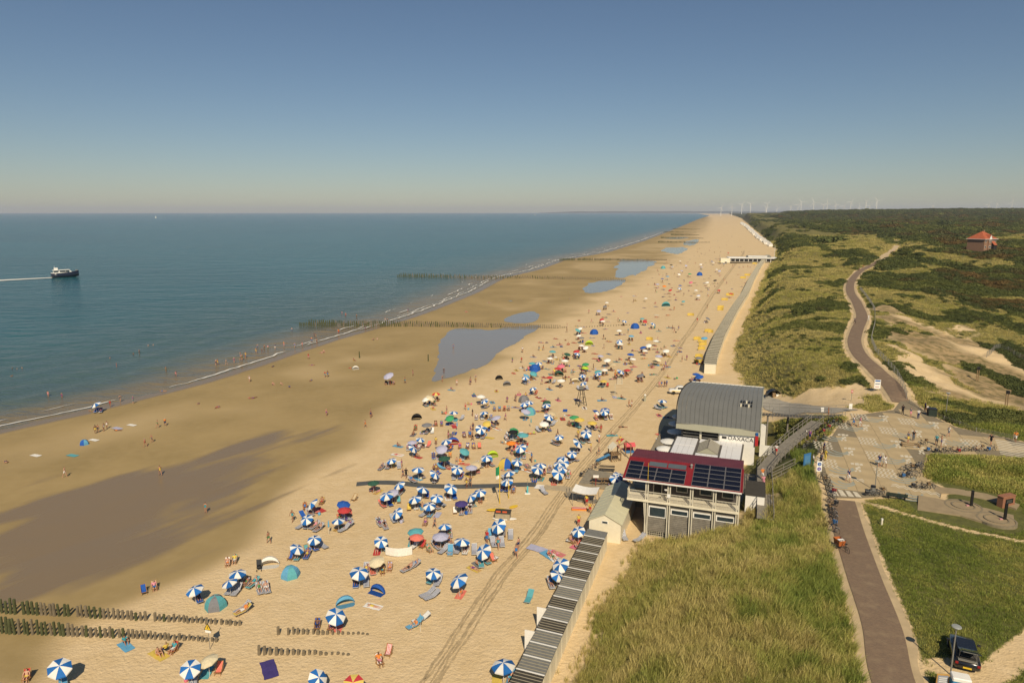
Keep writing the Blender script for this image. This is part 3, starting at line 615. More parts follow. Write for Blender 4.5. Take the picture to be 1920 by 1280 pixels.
# grass and scrub on the dunes beyond
def polar(n, y0, y1, pw=1.0):
    Y = np.exp(rng.uniform(math.log(y0), math.log(y1), n)); X = xF(Y) + (Y * 0.92 + 30 - xF(Y)) * rng.random(n) ** pw; return X, Y
X, Y = polar(90000, 100, 900); veg, tint, dirt, scr = veg_attrs(X, Y)
k = infrustum(X, Y) & clear_of(X, Y) & (rng.random(len(X)) < veg) & (scr < 0.5) & ((X - xF(Y)) > 0.5)
X, Y, tint = X[k], Y[k], tint[k]
sc = np.clip(Y / 330, 0.55, 2.6) * rng.uniform(.6, 1.2, len(X))
scatter('dune_turf', 'pale marram and turf covering the dunes behind the huts', 'grass', X, Y, sc, np.clip(tint - .06 + (fbm(X / 9, Y / 9, 309, 3) - .5) * .55, 0, .6), TUFT_F, 0.15)
X, Y = polar(120000, 100, 2600); veg, tint, dirt, scr = veg_attrs(X, Y)
vil = W(1838, 475, 14); house = np.hypot(X - vil[0], Y - vil[1])
k = infrustum(X, Y) & clear_of(X, Y, 1.2) & (rng.random(len(X)) < np.maximum(scr, .07 * (fbm(X / 8, Y / 8, 321, 3) > .57)) * (veg > .6)) & (house > 14) & ~((np.abs(X / Y - vil[0] / vil[1]) < .022) & (Y < vil[1]) & (Y > vil[1] - 34))
X, Y, tint = X[k], Y[k], tint[k]
sc = np.clip(Y / 190, 0.85, 5.5) * np.exp(rng.normal(-.12, .34, len(X)))
inl = sstep(0, 60, X - np.interp(Y, [105, 115, 140, 210, 290, 410, 590, 930, 2500], [68, 70, 78, 112, 146, 216, 326, 480, 900]))
tt_ = 0.55 + (fbm(X / 14, Y / 14, 311, 3) - .5) * .5 + inl * sstep(.46, .62, fbm(X / 55, Y / 35, 313, 3)) * .30
scatter('dune_scrub', 'dark low thorny scrub covering the dunes and the land behind', 'scrub', X, Y, sc, np.clip(tt_, 0, 1), SHRUB, 0.08)
X, Y = polar(26000, 900, 7000); k = infrustum(X, Y, 60, 30) & ((X - xF(Y)) > 60 + .04 * Y); X, Y = X[k], Y[k]
far_f = sstep(1900, 2600, Y)
sc = np.clip(Y / 230, 4, 13) * rng.uniform(.6, 1.2, len(X))
scatter('far_woodland', 'far dark woodland along the horizon', 'woodland', X, Y, sc, np.clip(.62 + (fbm(X / 60, Y / 60, 315, 3) - .5) * .35 + (1 - far_f) * .22 * (fbm(X / 200, Y / 200, 317, 3) > .5), 0, 1), SHRUB, 0.05)
# ---------------------------------------------------------------- building materials
M_CREAM = pmat('cream_paint', (0.72, 0.66, 0.50), 0.6, 0.06, 2.0)
M_WHITE = pmat('white_paint', (0.78, 0.76, 0.70), 0.55, 0.05, 2.0)
M_DARKROOF = pmat('dark_roof_felt', (0.050, 0.044, 0.034), 0.85, 0.2, 3.0)
M_GREYROOF = pmat('grey_roof_felt', (0.17, 0.17, 0.155), 0.85, 0.15, 3.0)
M_BATTEN = pmat('batten_cream', (0.34, 0.30, 0.21), 0.7, 0.1, 4.0)
M_OLIVE = pmat('cream_green_sheet', (0.56, 0.53, 0.36), 0.5, 0.06, 1.5)
M_RED = pmat('red_corrugated', (0.215, 0.018, 0.022), 0.45, 0.18, 0.9, 0.1, 6)
M_MAROON = pmat('maroon_corrugated', (0.14, 0.022, 0.028), 0.5, 0.2, 0.9, 0.1, 6)
M_PANEL = pmat('solar_glass', (0.007, 0.008, 0.016), 0.18, 0.2, 1.0, spec=0.6)
M_PFRAME = pmat('panel_frame', (0.42, 0.40, 0.37), 0.4, 0.05, 4, metal=0.6)
M_GREYWOOD = pmat('grey_weathered_wood', (0.21, 0.19, 0.155), 0.85, 0.25, 2.2, 0.3, 20)
M_WOOD = pmat('brown_wood', (0.23, 0.15, 0.075), 0.8, 0.22, 3.0, 0.3, 20)
M_DECK = pmat('deck_planks', (0.25, 0.215, 0.155), 0.85, 0.2, 2.0, 0.3, 12)
M_POST = pmat('pale_post', (0.56, 0.52, 0.41), 0.7, 0.1, 2.0)
M_GLASS = pmat('window_glass', (0.03, 0.045, 0.055), 0.06, 0.25, 1.0, spec=0.8)
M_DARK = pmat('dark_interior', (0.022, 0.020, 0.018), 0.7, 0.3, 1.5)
M_GREYMETAL = pmat('grey_roof_metal', (0.26, 0.255, 0.222), 0.42, 0.07, 0.35, metal=0.35)
M_FASCIA = pmat('olive_fascia', (0.33, 0.32, 0.235), 0.5, 0.05, 1.0)
M_STEEL = pmat('galvanised_steel', (0.34, 0.33, 0.30), 0.45, 0.1, 3.0, metal=0.5)
M_BLACK = pmat('black_paint', (0.014, 0.014, 0.015), 0.35, 0.15, 3.0)
M_POLYC = pmat('white_polycarbonate', (0.70, 0.70, 0.70), 0.35, 0.05, 1.0)
M_REDC = pmat('red_plastic', (0.45, 0.03, 0.03), 0.4, 0.08, 3.0)
M_BLUEC = pmat('blue_plastic', (0.02, 0.10, 0.30), 0.4, 0.08, 3.0)
M_YEL = pmat('yellow_plastic', (0.70, 0.47, 0.03), 0.5, 0.08, 3.0)
def mesh_text(name, body, size, mat, parent, loc, rot, depth=0.01):
    cu = bpy.data.curves.new(name, 'FONT'); cu.body = body; cu.size = size; cu.extrude = depth; cu.align_x = 'CENTER'; cu.align_y = 'CENTER'; cu.resolution_u = 2
    o = bpy.data.objects.new(name, cu); COL.objects.link(o); dg = bpy.context.evaluated_depsgraph_get(); me = bpy.data.meshes.new_from_object(o.evaluated_get(dg))
    bpy.data.objects.remove(o); me.materials.clear(); me.materials.append(mat); q = put(name, me, parent, loc); q.rotation_euler = rot; return q

# ---------------------------------------------------------------- beach cabins
CW, CD, CH = 1.95, 2.25, 2.2
cab_wall = MB().bbox((0, 0.03, -0.4), (CD, CW - 0.03, CH), 0.03).mesh('cabin_wall', M_CREAM)
def roof_me(mat): return MB().slab((-.12, .06, CH + .12), (CD + .06, .06, CH + .02), (CD + .06, CW - .06, CH + .02), (-.12, CW - .06, CH + .12), 0.1).mesh('cabin_roof', mat)
cab_roof = {'dark': roof_me(M_DARKROOF), 'grey': roof_me(M_GREYROOF)}
cab_bat = MB().bar((-.11, 0, CH + .14), (CD + .05, 0, CH + .04), .045, .035).mesh('roof_batten', M_BATTEN)
cab_trim = MB().bar((-.13, 0, CH + .15), (CD + .07, 0, CH + .05), .10, .06).mesh('roof_trim', M_WHITE)
cab_door = MB().box((-1.2, -.03, 0.05), (0, .03, CH - .1)).mesh('door', M_WHITE)
RA = R(18.6)
seq = ['dark', 'dark', 'grey', 'grey', 'grey', 'dark', 'grey', 'dark', 'grey', 'grey', 'dark', 'dark', 'dark', 'dark', 'dark', 'grey']
ORD = 'first second third fourth fifth sixth seventh eighth ninth tenth eleventh twelfth thirteenth fourteenth fifteenth sixteenth'.split()
bx, by = W(956, 1279, 4.7); st = -2.25
for i, kd in enumerate(seq):
    d = st + i * CW; x = bx + 0.12 * math.cos(RA) + d * math.sin(RA); y = by - 0.12 * math.sin(RA) + d * math.cos(RA)
    op = i in (4, 6)
    t = thing('beach_cabin', ('cream beach cabin with %s roof and its white door standing open' if op else 'cream beach cabin with plain grey roof at the gabled cream hut' if i == 15 else 'cream beach cabin with %s ribbed roof %s from the gabled hut') % (() if i == 15 and not op else (('charcoal' if kd == 'dark' else 'grey') if not op else ('grey' if i == 4 else 'ribbed grey'),) + (() if op else (ORD[15 - i],))), 'cabin', (x, y, 2.5), -RA, 'beach cabins in a row')
    put('wall', cab_wall, t); rf = put('roof', cab_roof[kd], t)
    for k in range(4 if i < 15 else 0): put('batten', cab_bat, rf, (0, CW * (k + 1) / 5, 0))
    put('trim', cab_trim, t, (0, 0.02, 0))
    if op: put('door', cab_door, t, (0, CW - .1, 0))
fr_me = MB()
fr_me.slab((-.15, .05, CH + .12), (CD + .1, .05, CH + .05), (CD + .1, CW - .05, CH + .05), (-.15, CW - .05, CH + .12), 0.1, 0)
for k in range(3): fr_me.bar((-.14, CW * (k + .5) / 3, CH + .16), (CD + .09, CW * (k + .5) / 3, CH + .09), (.2, .09, .09)[k], .06, (2, 1, 1)[k])
fr_roof = {'dark': fr_me.mesh('cabin_roof', [pmat('mid_grey_felt', (0.085, 0.08, 0.068), 0.85, 0.2, 3), M_BATTEN, M_CREAM]), 'grey': None}
fr_me2 = MB(); fr_me2.v, fr_me2.f, fr_me2.m = fr_me.v, fr_me.f, fr_me.m; fr_roof['grey'] = fr_me2.mesh('cabin_roof', [pmat('dark_grey_felt', (0.045, 0.042, 0.035), 0.85, 0.2, 3), M_BATTEN, M_CREAM])
backl = [(50.6, 167.6), (54.6, 180), (65.8, 210.8), (88.0, 267.4), (112, 326), (137.0, 391.3), (180, 500), (226, 611)]
seg = np.array(dense(backl, 0.2)); acc = np.concatenate([[0], np.cumsum(np.hypot(*np.diff(seg, axis=0).T))]); pos = 0.0; j = 0
while pos < acc[-1]:
    k = int(np.searchsorted(acc, pos)); k = min(k, len(seg) - 2); p0 = seg[k]; q0 = seg[min(k + 6, len(seg) - 1)]; an = math.atan2(q0[0] - p0[0], q0[1] - p0[1])
    sc = 1.22; t = thing('beach_cabin', 'small cabin with ribbed grey roof in the long row beyond the curved roof restaurant', 'cabin', (p0[0] - 2.25 * sc * math.cos(an), p0[1] + 2.25 * sc * math.sin(an), hz(p0[0] - 1.2, p0[1]) + 0.0), -an, 'cabins in the long far row', (sc, sc, 1.1))
    put('wall', cab_wall, t); put('roof', fr_roof['dark' if random.random() < .55 else 'grey'], t); pos += CW * sc; j += 1
hut_w = MB().bbox((-1.8, -1.8, -.5), (1.8, 1.8, 2.3), .05).mesh('hut_wall', M_WHITE)
hut_r = MB(); hut_r.slab((-2, -2, 2.25), (0, -2, 3.2), (0, 2, 3.2), (-2, 2, 2.25), .1); hut_r.slab((0, -2, 3.2), (2, -2, 2.25), (2, 2, 2.25), (0, 2, 3.2), .1); hut_r = hut_r.mesh('hut_roof', M_WHITE)
fl_ = np.array(dense([W(1449, 462, 2.5), W(1438, 454, 2.5), W(1424, 445, 2.5), W(1412, 434, 2.5), W(1403, 426, 2.5), W(1392, 419, 2.5)], 1.0)); pos = 0
acc = np.concatenate([[0], np.cumsum(np.hypot(*np.diff(fl_, axis=0).T))])
while pos < acc[-1]:
    k = min(int(np.searchsorted(acc, pos)), len(fl_) - 2); s_ = 0.75 + fl_[k][1] / 2000
    t = thing('white_beach_hut', 'tiny white beach hut at the foot of the far dunes', 'hut', (fl_[k][0] - 3 + random.uniform(-2, 2), fl_[k][1], hz(*fl_[k])), -.3, 'white huts under the far dunes', s_); put('wall', hut_w, t); put('roof', hut_r, t); pos += 6.2 * s_ + (0 if random.random() < .8 else 9)

# ---------------------------------------------------------------- gabled cream hut
hx, hy = W(1163, 1018, 2.5); Mh = frame(hx, hy, 2.5, R(19.5)); HW, HL, HE, HR = 3.9, 11.0, 2.5, 3.45
t = thing('gabled_hut', 'long cream hut with pale green gabled roof beside the lifeguards', 'hut', (hx, hy, 2.5), -R(19.5))
MB().add([(-HW, 0, -.5), (0, 0, -.5), (0, HL, -.5), (-HW, HL, -.5), (-HW, 0, HE), (0, 0, HE), (0, HL, HE), (-HW, HL, HE), (-HW / 2, 0, HR), (-HW / 2, HL, HR)], [(0, 1, 5, 8, 4), (1, 2, 6, 5), (2, 3, 7, 9, 6), (3, 0, 4, 7)]).build('wall', M_CREAM, t)
r1 = MB().slab((-HW - .2, -.15, HE - .05), (-HW / 2, -.15, HR + .06), (-HW / 2, HL + .1, HR + .06), (-HW - .2, HL + .1, HE - .05), .07).build('roof_slope', M_OLIVE, t)
r2 = MB().slab((-HW / 2, -.15, HR + .06), (.2, -.15, HE - .05), (.2, HL + .1, HE - .05), (-HW / 2, HL + .1, HR + .06), .07).build('roof_slope', M_OLIVE, t)
for k in range(10):
    y = .5 + k * 1.1; MB().bar((-HW - .18, y, HE - .03), (-HW / 2, y, HR + .08), .03, .02).build('seam', M_OLIVE, r1); MB().bar((.18, y, HE - .03), (-HW / 2, y, HR + .08), .03, .02).build('seam', M_OLIVE, r2)
wn = MB().box((-2.35, -.05, 2.25), (-1.55, .02, 2.6)).build('window', M_WHITE, t); MB().box((-2.27, -.065, 2.3), (-1.63, -.052, 2.55)).build('pane', M_GLASS, wn)

# ---------------------------------------------------------------- red roofed lifeguard station
ox, oy = W(1210, 1005, 2.5); BA = R(19.5)
t = thing('lifeguard_station', 'raised grey timber lifeguard station with red roof and solar panels', 'building', (ox, oy, 0), -BA); st_ = t
posts = [0, 2.65, 5.3, 7.95, 10.6]; FZ = 7.35; EZ = 9.95
for a in posts:
    for da in (-.13, .13): MB().box((a + da - .07, -.12, 1.0), (a + da + .07, .06, EZ - .1)).build('post', M_POST, t)
MB().bar((-.35, .05, FZ - .2), (-.05, .1, 3.0), .16, .16).build('brace', M_POST, t)
for i in range(4):
    a0, a1 = posts[i] + .2, posts[i + 1] - .2; zb = 3.3
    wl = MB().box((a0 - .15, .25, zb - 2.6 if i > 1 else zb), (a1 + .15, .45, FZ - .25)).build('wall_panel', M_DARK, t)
    for k in range(16):
        z = zb + k * .24
        if z < FZ - .5: MB().box((a0 - .13, .21, z), (a1 + .13, .255, z + .2)).build('board', M_GREYWOOD, wl)
    wz0, wz1 = ((5.15, 6.55) if i == 0 else (5.75, 6.5))
    fr = MB().box((a0 + .05, .13, wz0), (a1 - .05, .22, wz1)).build('window', M_WHITE, t); MB().box((a0 + .2, .10, wz0 + .14), (a1 - .2, .128, wz1 - .14)).build('pane', M_GLASS, fr)
    if i < 3:
        la = MB()
        for k in range(9): la.box((a0 + k * .26, .3, 2.2), (a0 + k * .26 + .04, .34, zb))
        for k in range(4): la.box((a0 - .1, .345, 2.35 + k * .26), (a1 + .1, .37, 2.39 + k * .26))
        la.build('lattice', M_POST, t)
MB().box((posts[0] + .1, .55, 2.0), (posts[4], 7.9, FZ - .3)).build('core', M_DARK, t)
fl_b = MB().box((-2.4, -.25, FZ - .25), (10.75, 1.9, FZ)).build('balcony_floor', M_CREAM, t)
MB().box((-.2, 1.9, FZ - .25), (10.75, 8.2, FZ - .01)).build('floor_slab', M_CREAM, t)
up = MB().box((-.2, 1.9, FZ), (10.6, 8.1, EZ + .1)).build('upper_wall', pmat('dark_boarding', (0.07, 0.06, 0.055), 0.8, 0.2, 2), t)
for a0, a1, z0, z1, m in ((.5, 1.6, FZ, FZ + 2.0, M_DARK), (3.3, 4.7, 8.1, 9.2, M_GLASS), (6.1, 7.6, 8.1, 9.3, M_GLASS), (8.7, 10.1, 8.1, 9.2, M_GLASS)):
    wn = MB().box((a0, 1.80, z0), (a1, 1.895, z1)).build('window', M_POST, t); MB().box((a0 + .1, 1.77, z0 + .1), (a1 - .1, 1.797, z1 - .1)).build('pane', m, wn)
for a0, a1 in [(-2.3, -.2)] + [(posts[i] + .2, posts[i + 1] - .2) for i in range(4)]:
    rl = MB().bar((a0, -.18, FZ + 1.1), (a1, -.18, FZ + 1.1), .07, .06).build('railing', M_POST, t)
    for k in range(int((a1 - a0) / .16)): MB().bar((a0 + .08 + k * .16, -.18, FZ), (a0 + .08 + k * .16, -.18, FZ + 1.08), .03, .03).build('baluster', M_POST, rl)
rl = MB().bar((-2.35, -.18, FZ + 1.1), (-2.35, 1.8, FZ + 1.1), .07, .06).build('railing', M_POST, t)
for k in range(11): MB().bar((-2.35, -.1 + k * .17, FZ), (-2.35, -.1 + k * .17, FZ + 1.08), .03, .03).build('baluster', M_POST, rl)
RB, RZ = 4.6, 10.95; A0, A1 = -2.9, 10.95
rf = MB().slab((A0, -.4, EZ - .06), (A1, -.4, EZ - .06), (A1, RB, RZ), (A0, RB, RZ), .12).build('roof_slope', M_RED, t)
rb_ = MB().slab((A0, RB, RZ), (A1, RB, RZ), (A1, 9.2, 10.5), (A0, 9.2, 10.5), .12).build('roof_slope', M_MAROON, t)
rb_['label'] = 'maroon corrugated back slope of the roof'
cf = MB(); cb = MB()
for k in range(46):
    a = A0 + .15 + k * .3
    cb.bar((a, RB + .03, RZ + .012), (a, 9.18, 10.512), .1, .05)
    cf.bar((a, -.38, EZ - .045), (a, RB - .03, RZ + .012), .07, .03)
tag(cf.build('roof_ribs', M_RED, t), kind='stuff'); tag(cb.build('roof_ribs', M_MAROON, t), kind='stuff')
MB().bar((A0, -.45, EZ - .12), (A1, -.45, EZ - .12), .16, .14).build('gutter', M_WHITE, t)
MB().bar((A0 - .04, -.4, EZ - .02), (A0 - .04, RB, RZ + .04), .1, .1).build('verge', M_RED, t)
MB().bar((A1 + .04, -.4, EZ - .02), (A1 + .04, RB, RZ + .04), .1, .1).build('verge', M_RED, t)
def slope(b): return EZ - .06 + (RZ - EZ + .06) * (b + .4) / (RB + .4)
def on_roof(a0, a1, b0, b1, lift, th): return MB().slab((a0, b0, slope(b0) + lift), (a1, b0, slope(b0) + lift), (a1, b1, slope(b1) + lift), (a0, b1, slope(b1) + lift), th)
for c0, nc, w_, rows_ in ((-2.72, 4, 1.78, (4, 3, 3, 3)), (5.2, 3, 1.86, (5, 5, 5))):
    for c in range(nc):
        for r_ in range(rows_[c]):
            a0 = c0 + c * w_; b0 = -.25 + r_ * .96
            f = on_roof(a0, a0 + w_ - .03, b0, b0 + .93, .10, .04).build('solar_panel', M_PFRAME, t); on_roof(a0 + .04, a0 + w_ - .07, b0 + .035, b0 + .895, .106, .004).build('pane', M_PANEL, f)
for a0 in (-.3, 2.05): on_roof(a0, a0 + 2.2, 2.95, 3.9, .07, .04).build('skylight', pmat('skylight_glass', (0.10, 0.12, 0.13), 0.1, 0.1, 1, spec=.8), t)
MB().lathe([(.14, 10.7), (.14, 11.1), (.22, 11.12), (.02, 11.3)], 10, 0, (4.85, 3.6)).build('vent', M_STEEL, t)
MB().tube((.1, -.3, 9.6), (.1, -.3, 12.2), .03, .02).build('mast', M_YEL, t)
fl2 = MB().box((2.45, -.35, 8.1), (2.85, -.3, 8.55)).build('sign_plate', M_WHITE, t); MB().lathe([(.0, 9.0), (.16, 9.0), (.2, 9.1), (.0, 9.12)], 10, 0, (2.3, -.4)).build('floodlight', M_WHITE, t)

# ---------------------------------------------------------------- curved roof restaurant
rx, ry = W(1275, 789, 8.5); QA = R(20.8); QW, QD, QZ = 11.8, 21.0, 8.3
t = thing('beach_restaurant', 'large beach restaurant with arched grey metal roof and white sign wall', 'restaurant', (rx, ry, 0), -QA)
NS = 14
def arch(b): f = min(max((b + .4) / (QD + .8), 0), 1); return QZ + 2.25 * math.sin(math.pi / 2 * min(1, f / .78)) - .5 * max(0, f - .78) ** 1.5 * 9
def left(b): return 0.0 + 0.9 * math.sin(math.pi * min(max(b / QD, 0), 1))
bs = [-.4 + (QD + .8) * k / NS for k in range(NS + 1)]
npn = 18
for c in range(npn):
    mb = MB()
    for k in range(NS):
        P = []
        for b in (bs[k], bs[k + 1]):
            a0 = -.5 - left(b) + (QW + 1 + left(b)) * c / npn; a1 = -.5 - left(b) + (QW + 1 + left(b)) * (c + 1) / npn - .035; P.append((a0, a1, b, arch(b)))
        (a0, a1, b0, z0), (c0, c1, b1, z1) = P
        mb.slab((a0, b0, z0), (a1, b0, z0), (c1, b1, z1), (c0, b1, z1), .1)
        mb.bar((a1, b0, z0 + .03), (c1, b1, z1 + .03), .05, .09)
    mb.build('roof_panel', M_GREYMETAL, t)
mb = MB()
for k in range(12):
    f0, f1 = k / 12, (k + 1) / 12; bow = lambda f: -.45 - .3 * math.sin(math.pi * f)
    mb.add([(-.55 + (QW + 1.1) * f0, bow(f0), QZ - .95), (-.55 + (QW + 1.1) * f1, bow(f1), QZ - .95), (-.55 + (QW + 1.1) * f1, bow(f1) + .25, QZ + .02), (-.55 + (QW + 1.1) * f0, bow(f0) + .25, QZ + .02), (-.55 + (QW + 1.1) * f1, .2, QZ + .06), (-.55 + (QW + 1.1) * f0, .2, QZ + .06),
            (-.55 + (QW + 1.1) * f0, .2, QZ - .95), (-.55 + (QW + 1.1) * f1, .2, QZ - .95)], [(0, 1, 2, 3), (3, 2, 4, 5), (0, 6, 7, 1)])
mb.build('fascia', M_FASCIA, t)
for side in (0, 1):
    mb = MB()
    for k in range(NS):
        b0, b1 = bs[k], bs[k + 1]; x0, x1 = ((-.62 - left(b0), -.62 - left(b1)) if side == 0 else (QW + .58, QW + .58))
        mb.bar((x0, b0, arch(b0) - .12), (x1, b1, arch(b1) - .12), .12, .45)
    mb.build('roof_edge', M_FASCIA if side else M_BLACK, t)
MB().bar((-.6, QD + .45, arch(QD + .4) - .1), (QW + .6, QD + .45, arch(QD + .4) - .1), .12, .4).build('roof_edge', M_WHITE, t)
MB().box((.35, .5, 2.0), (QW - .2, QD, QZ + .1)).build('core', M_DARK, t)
for k in range(6):
    wn = MB().box((.22, .8 + k * 3.1, 2.9), (.30, 3.6 + k * 3.1, 7.9)).build('window', M_BLACK, t); MB().box((.16, 1.0 + k * 3.1, 3.1), (.215, 3.4 + k * 3.1, 7.7)).build('pane', M_GLASS, wn)
for k in range(3): MB().box((.3 + k * 2.9, .0, 2.3), (.6 + k * 2.9, .3, QZ - .9)).build('post', M_POST if k else M_BLACK, t)
for k in range(3): MB().box((.6, .1, 5.6 + k * .5), (6.3, .16, 5.68 + k * .5)).build('rail', M_STEEL, t)
sw = MB().box((6.3, -.25, 2.2), (QW - .1, .45, QZ - .96)).build('sign_wall', M_WHITE, t)
mesh_text('lettering', 'OAXACA', 0.92, M_BLACK, t, (9.5, -.272, 6.62), (math.pi / 2, 0, 0), .012)
MB().box((6.7, -.3, 6.45), (7.4, -.255, 6.8)).build('dark_plate', M_DARK, t)
MB().box((QW - .1, -.6, 5.9), (QW + .35, -.1, 7.5)).build('red_banner', M_REDC, t); MB().box((QW - .08, -.58, 7.52), (QW + .33, -.12, 8.0)).build('blue_banner', M_BLUEC, t)
for i in range(5):
    for j in range(2):
        a, b = 8.9 + i * .42, 7.6 + j * 1.5; MB().box((a, b, arch(b) - .1), (a + .2, b + .75, arch(b) + .34)).build('roof_vent', M_BLACK if (i + j) % 3 else M_CREAM, t)
tf = MB(); tf.box((-4.6, -10, 2.3), (0.3, 15, 2.75)); tf.build('terrace_deck', M_DECK, t)
for k in range(47): MB().box((-4.62, -9.9 + k * .53, 2.752), (.28, -9.44 + k * .53, 2.77)).build('plank', M_DECK, t)
# service yard on the dune side
MB().box((QW + .6, 4.0, 2.0), (QW + 3.6, 4.3, 4.6)).build('yard_wall', M_WHITE, t); MB().box((QW + 3.6, 4.0, 2.0), (QW + 3.9, 9.5, 4.6)).build('yard_wall', M_WHITE, t); MB().box((QW + .6, 9.5, 2.0), (QW + 1.4, 11, 6.2)).build('yard_wall', M_WHITE, t)

# white roofed conservatory between the two
cx_, cy_ = W(1255.5, 848, 5.9); KW, KD, KZ = 10.3, 8.2, 5.9
t = thing('conservatory', 'glass terrace room with white roof panels and a gabled skylight', 'conservatory', (cx_, cy_, 0), -QA)
MB().box((.1, .1, 2.2), (KW - .1, KD, KZ - .25)).build('glass_wall', M_GLASS, t)
for a in (0, 2.1, 4.2, 6.3, 8.4, KW - .12): MB().box((a, -.02, 2.2), (a + .12, .1, KZ - .2)).build('post', M_BLACK, t)
MB().box((-.15, -.15, KZ - .2), (KW + .15, KD + .1, KZ - .02)).build('roof_frame', pmat('brown_grey_frame', (0.10, 0.09, 0.08), 0.6, 0.1, 2), t)
for a0, a1, b0, b1 in ((.1, 3.4, .15, 4.0), (.1, 3.4, 4.3, KD - .1), (3.75, KW - .1, 6.5, KD - .1), (7.3, KW - .1, .15, 6.2), (3.75, 7.0, .15, 1.1)): 
    p_ = MB().box((a0, b0, KZ - .02), (a1, b1, KZ + .08)).build('roof_panel', M_POLYC, t)
    for k in range(1, int((a1 - a0) / .8)): MB().box((a0 + k * .8 - .015, b0 + .02, KZ + .081), (a0 + k * .8 + .015, b1 - .02, KZ + .092)).build('glazing_bar', M_PFRAME, p_)
for s_ in (0, 1):
    q = MB().slab(*(((3.8, 1.3, KZ + .05), (5.4, 1.3, KZ + .95), (5.4, 6.2, KZ + .95), (3.8, 6.2, KZ + .05)) if s_ == 0 else ((5.4, 1.3, KZ + .95), (7.0, 1.3, KZ + .05), (7.0, 6.2, KZ + .05), (5.4, 6.2, KZ + .95))), .06).build('skylight', M_DARK if 0 else pmat('brown_grey_frame', (0, 0, 0)), t)
    for k in range(7):
        y = 1.45 + k * .69; x0, x1 = (3.85, 5.33) if s_ == 0 else (6.95, 5.47); z0, z1 = KZ + .16, KZ + 1.0
        MB().slab(*(((x0, y, z0), (x1, y, z1), (x1, y + .30, z1), (x0, y + .30, z0)) if s_ == 0 else ((x1, y, z1), (x0, y, z0), (x0, y + .30, z0), (x1, y + .30, z1))), .02).build('pane', M_POST, q)
MB().add([(3.8, 1.28, KZ + .05), (7.0, 1.28, KZ + .05), (5.4, 1.28, KZ + .95)], [(0, 1, 2)]).build('gable', M_FASCIA, t)
# terrace behind the lifeguard station
dk = thing('terrace', 'raised timber terrace between the lifeguard station and the conservatory', 'terrace', (ox, oy, 0), -BA)
MB().box((-3.2, 8.9, 2.0), (13.5, 19.5, 5.0)).build('deck', M_DECK, dk)
for a0, b0, a1, b1 in ((-3.2, 9.0, -3.2, 19.4), (-3.2, 19.4, 0.2, 19.4), (-3.2, 9.0, .5, 9.0)):
    n = max(2, int(math.hypot(a1 - a0, b1 - b0) / 1.7)); rl = MB().bar((a0, b0, 6.05), (a1, b1, 6.05), .07, .06).build('railing', M_POST, dk); MB().bar((a0, b0, 5.55), (a1, b1, 5.55), .05, .05).build('rail', M_POST, rl)
    for k in range(n + 1): MB().bar((a0 + (a1 - a0) * k / n, b0 + (b1 - b0) * k / n, 5), (a0 + (a1 - a0) * k / n, b0 + (b1 - b0) * k / n, 6.05), .07, .07).build('post', M_POST, rl)
MB().box((11.4, 4.0, 4.5), (13.6, 8.6, 8.0)).build('side_annex', M_WHITE, dk); MB().box((11.3, 3.9, 8.0), (13.7, 8.7, 8.12)).build('annex_roof', M_DARKROOF, dk)
def deck_at(a, b): return (ox + a * math.cos(BA) + b * math.sin(BA), oy - a * math.sin(BA) + b * math.cos(BA))

# ---------------------------------------------------------------- boardwalk, footbridge and railings
def railing(parent, pts, h=1.05, step=1.6, mat=M_GREYWOOD, rails=2, w=.08):
    for k, (p, q) in enumerate(zip(pts[:-1], pts[1:])):
        for r_ in range(rails): MB().bar((*p[:2], p[2] + h * (r_ + 1) / rails), (*q[:2], q[2] + h * (r_ + 1) / rails), w * .7, w).build('rail', mat, parent)
        n = max(1, round(math.dist(p, q) / step))
        for i in range(n + (k == len(pts) - 2)): f = i / n; MB().box((p[0] + (q[0] - p[0]) * f - w / 2, p[1] + (q[1] - p[1]) * f - w / 2, p[2] + (q[2] - p[2]) * f - .6), (p[0] + (q[0] - p[0]) * f + w / 2, p[1] + (q[1] - p[1]) * f + w / 2, p[2] + (q[2] - p[2]) * f + h + .04)).build('post', mat, parent)
def walkway(name, label, cat, line, wd, mat, pl=.34, posts=True):
    t = thing(name, label, cat, (0, 0, 0)); L, Rr = [], []
    for a, b in zip(line[:-1], line[1:]):
        a, b = Vector(a), Vector(b); d = (b - a); n = max(1, round(d.length / pl)); u = Vector((d.y, -d.x, 0)).normalized() * wd / 2; e = d / n
        for k in range(n): p = a + e * (k + .06); q = a + e * (k + .94); MB().slab(p - u, p + u, q + u, q - u, .07).build('plank', mat, t)
    for i, p in enumerate(line):
        a = Vector(line[max(i - 1, 0)]); b = Vector(line[min(i + 1, len(line) - 1)]); d = b - a; u = Vector((d.y, -d.x, 0)).normalized() * wd / 2; p = Vector(p); L.append(tuple(p - u)); Rr.append(tuple(p + u))
    return t, L, Rr
P3 = lambda px, py, z: (*W(px, py, z), z)
bw, L, Rr = walkway('boardwalk', 'weathered timber boardwalk with railings beside the lifeguard station', 'boardwalk', [P3(1434, 972, 6.9), P3(1433, 925, 6.9), P3(1432, 880, 6.9), P3(1452, 856, 7.2), P3(1490, 822, 8.1), P3(1532, 790, 9.0)], 1.9, M_GREYWOOD)
railing(bw, L[2:]); railing(bw, Rr); railing(bw, L[:3], mat=M_BLACK)
fb, L, Rr = walkway('footbridge', 'level dark footbridge from the square to the curved roof restaurant', 'footbridge', [P3(1418, 775, 8.0), P3(1480, 779, 8.3), P3(1540, 781, 8.6), P3(1582, 779, 8.95)], 1.5, pmat('dark_deck', (0.10, 0.095, 0.085), .8, .2, 2), .5)
railing(fb, L, step=2.2, mat=M_STEEL, w=.05); railing(fb, Rr, step=2.2, mat=M_STEEL, w=.05)
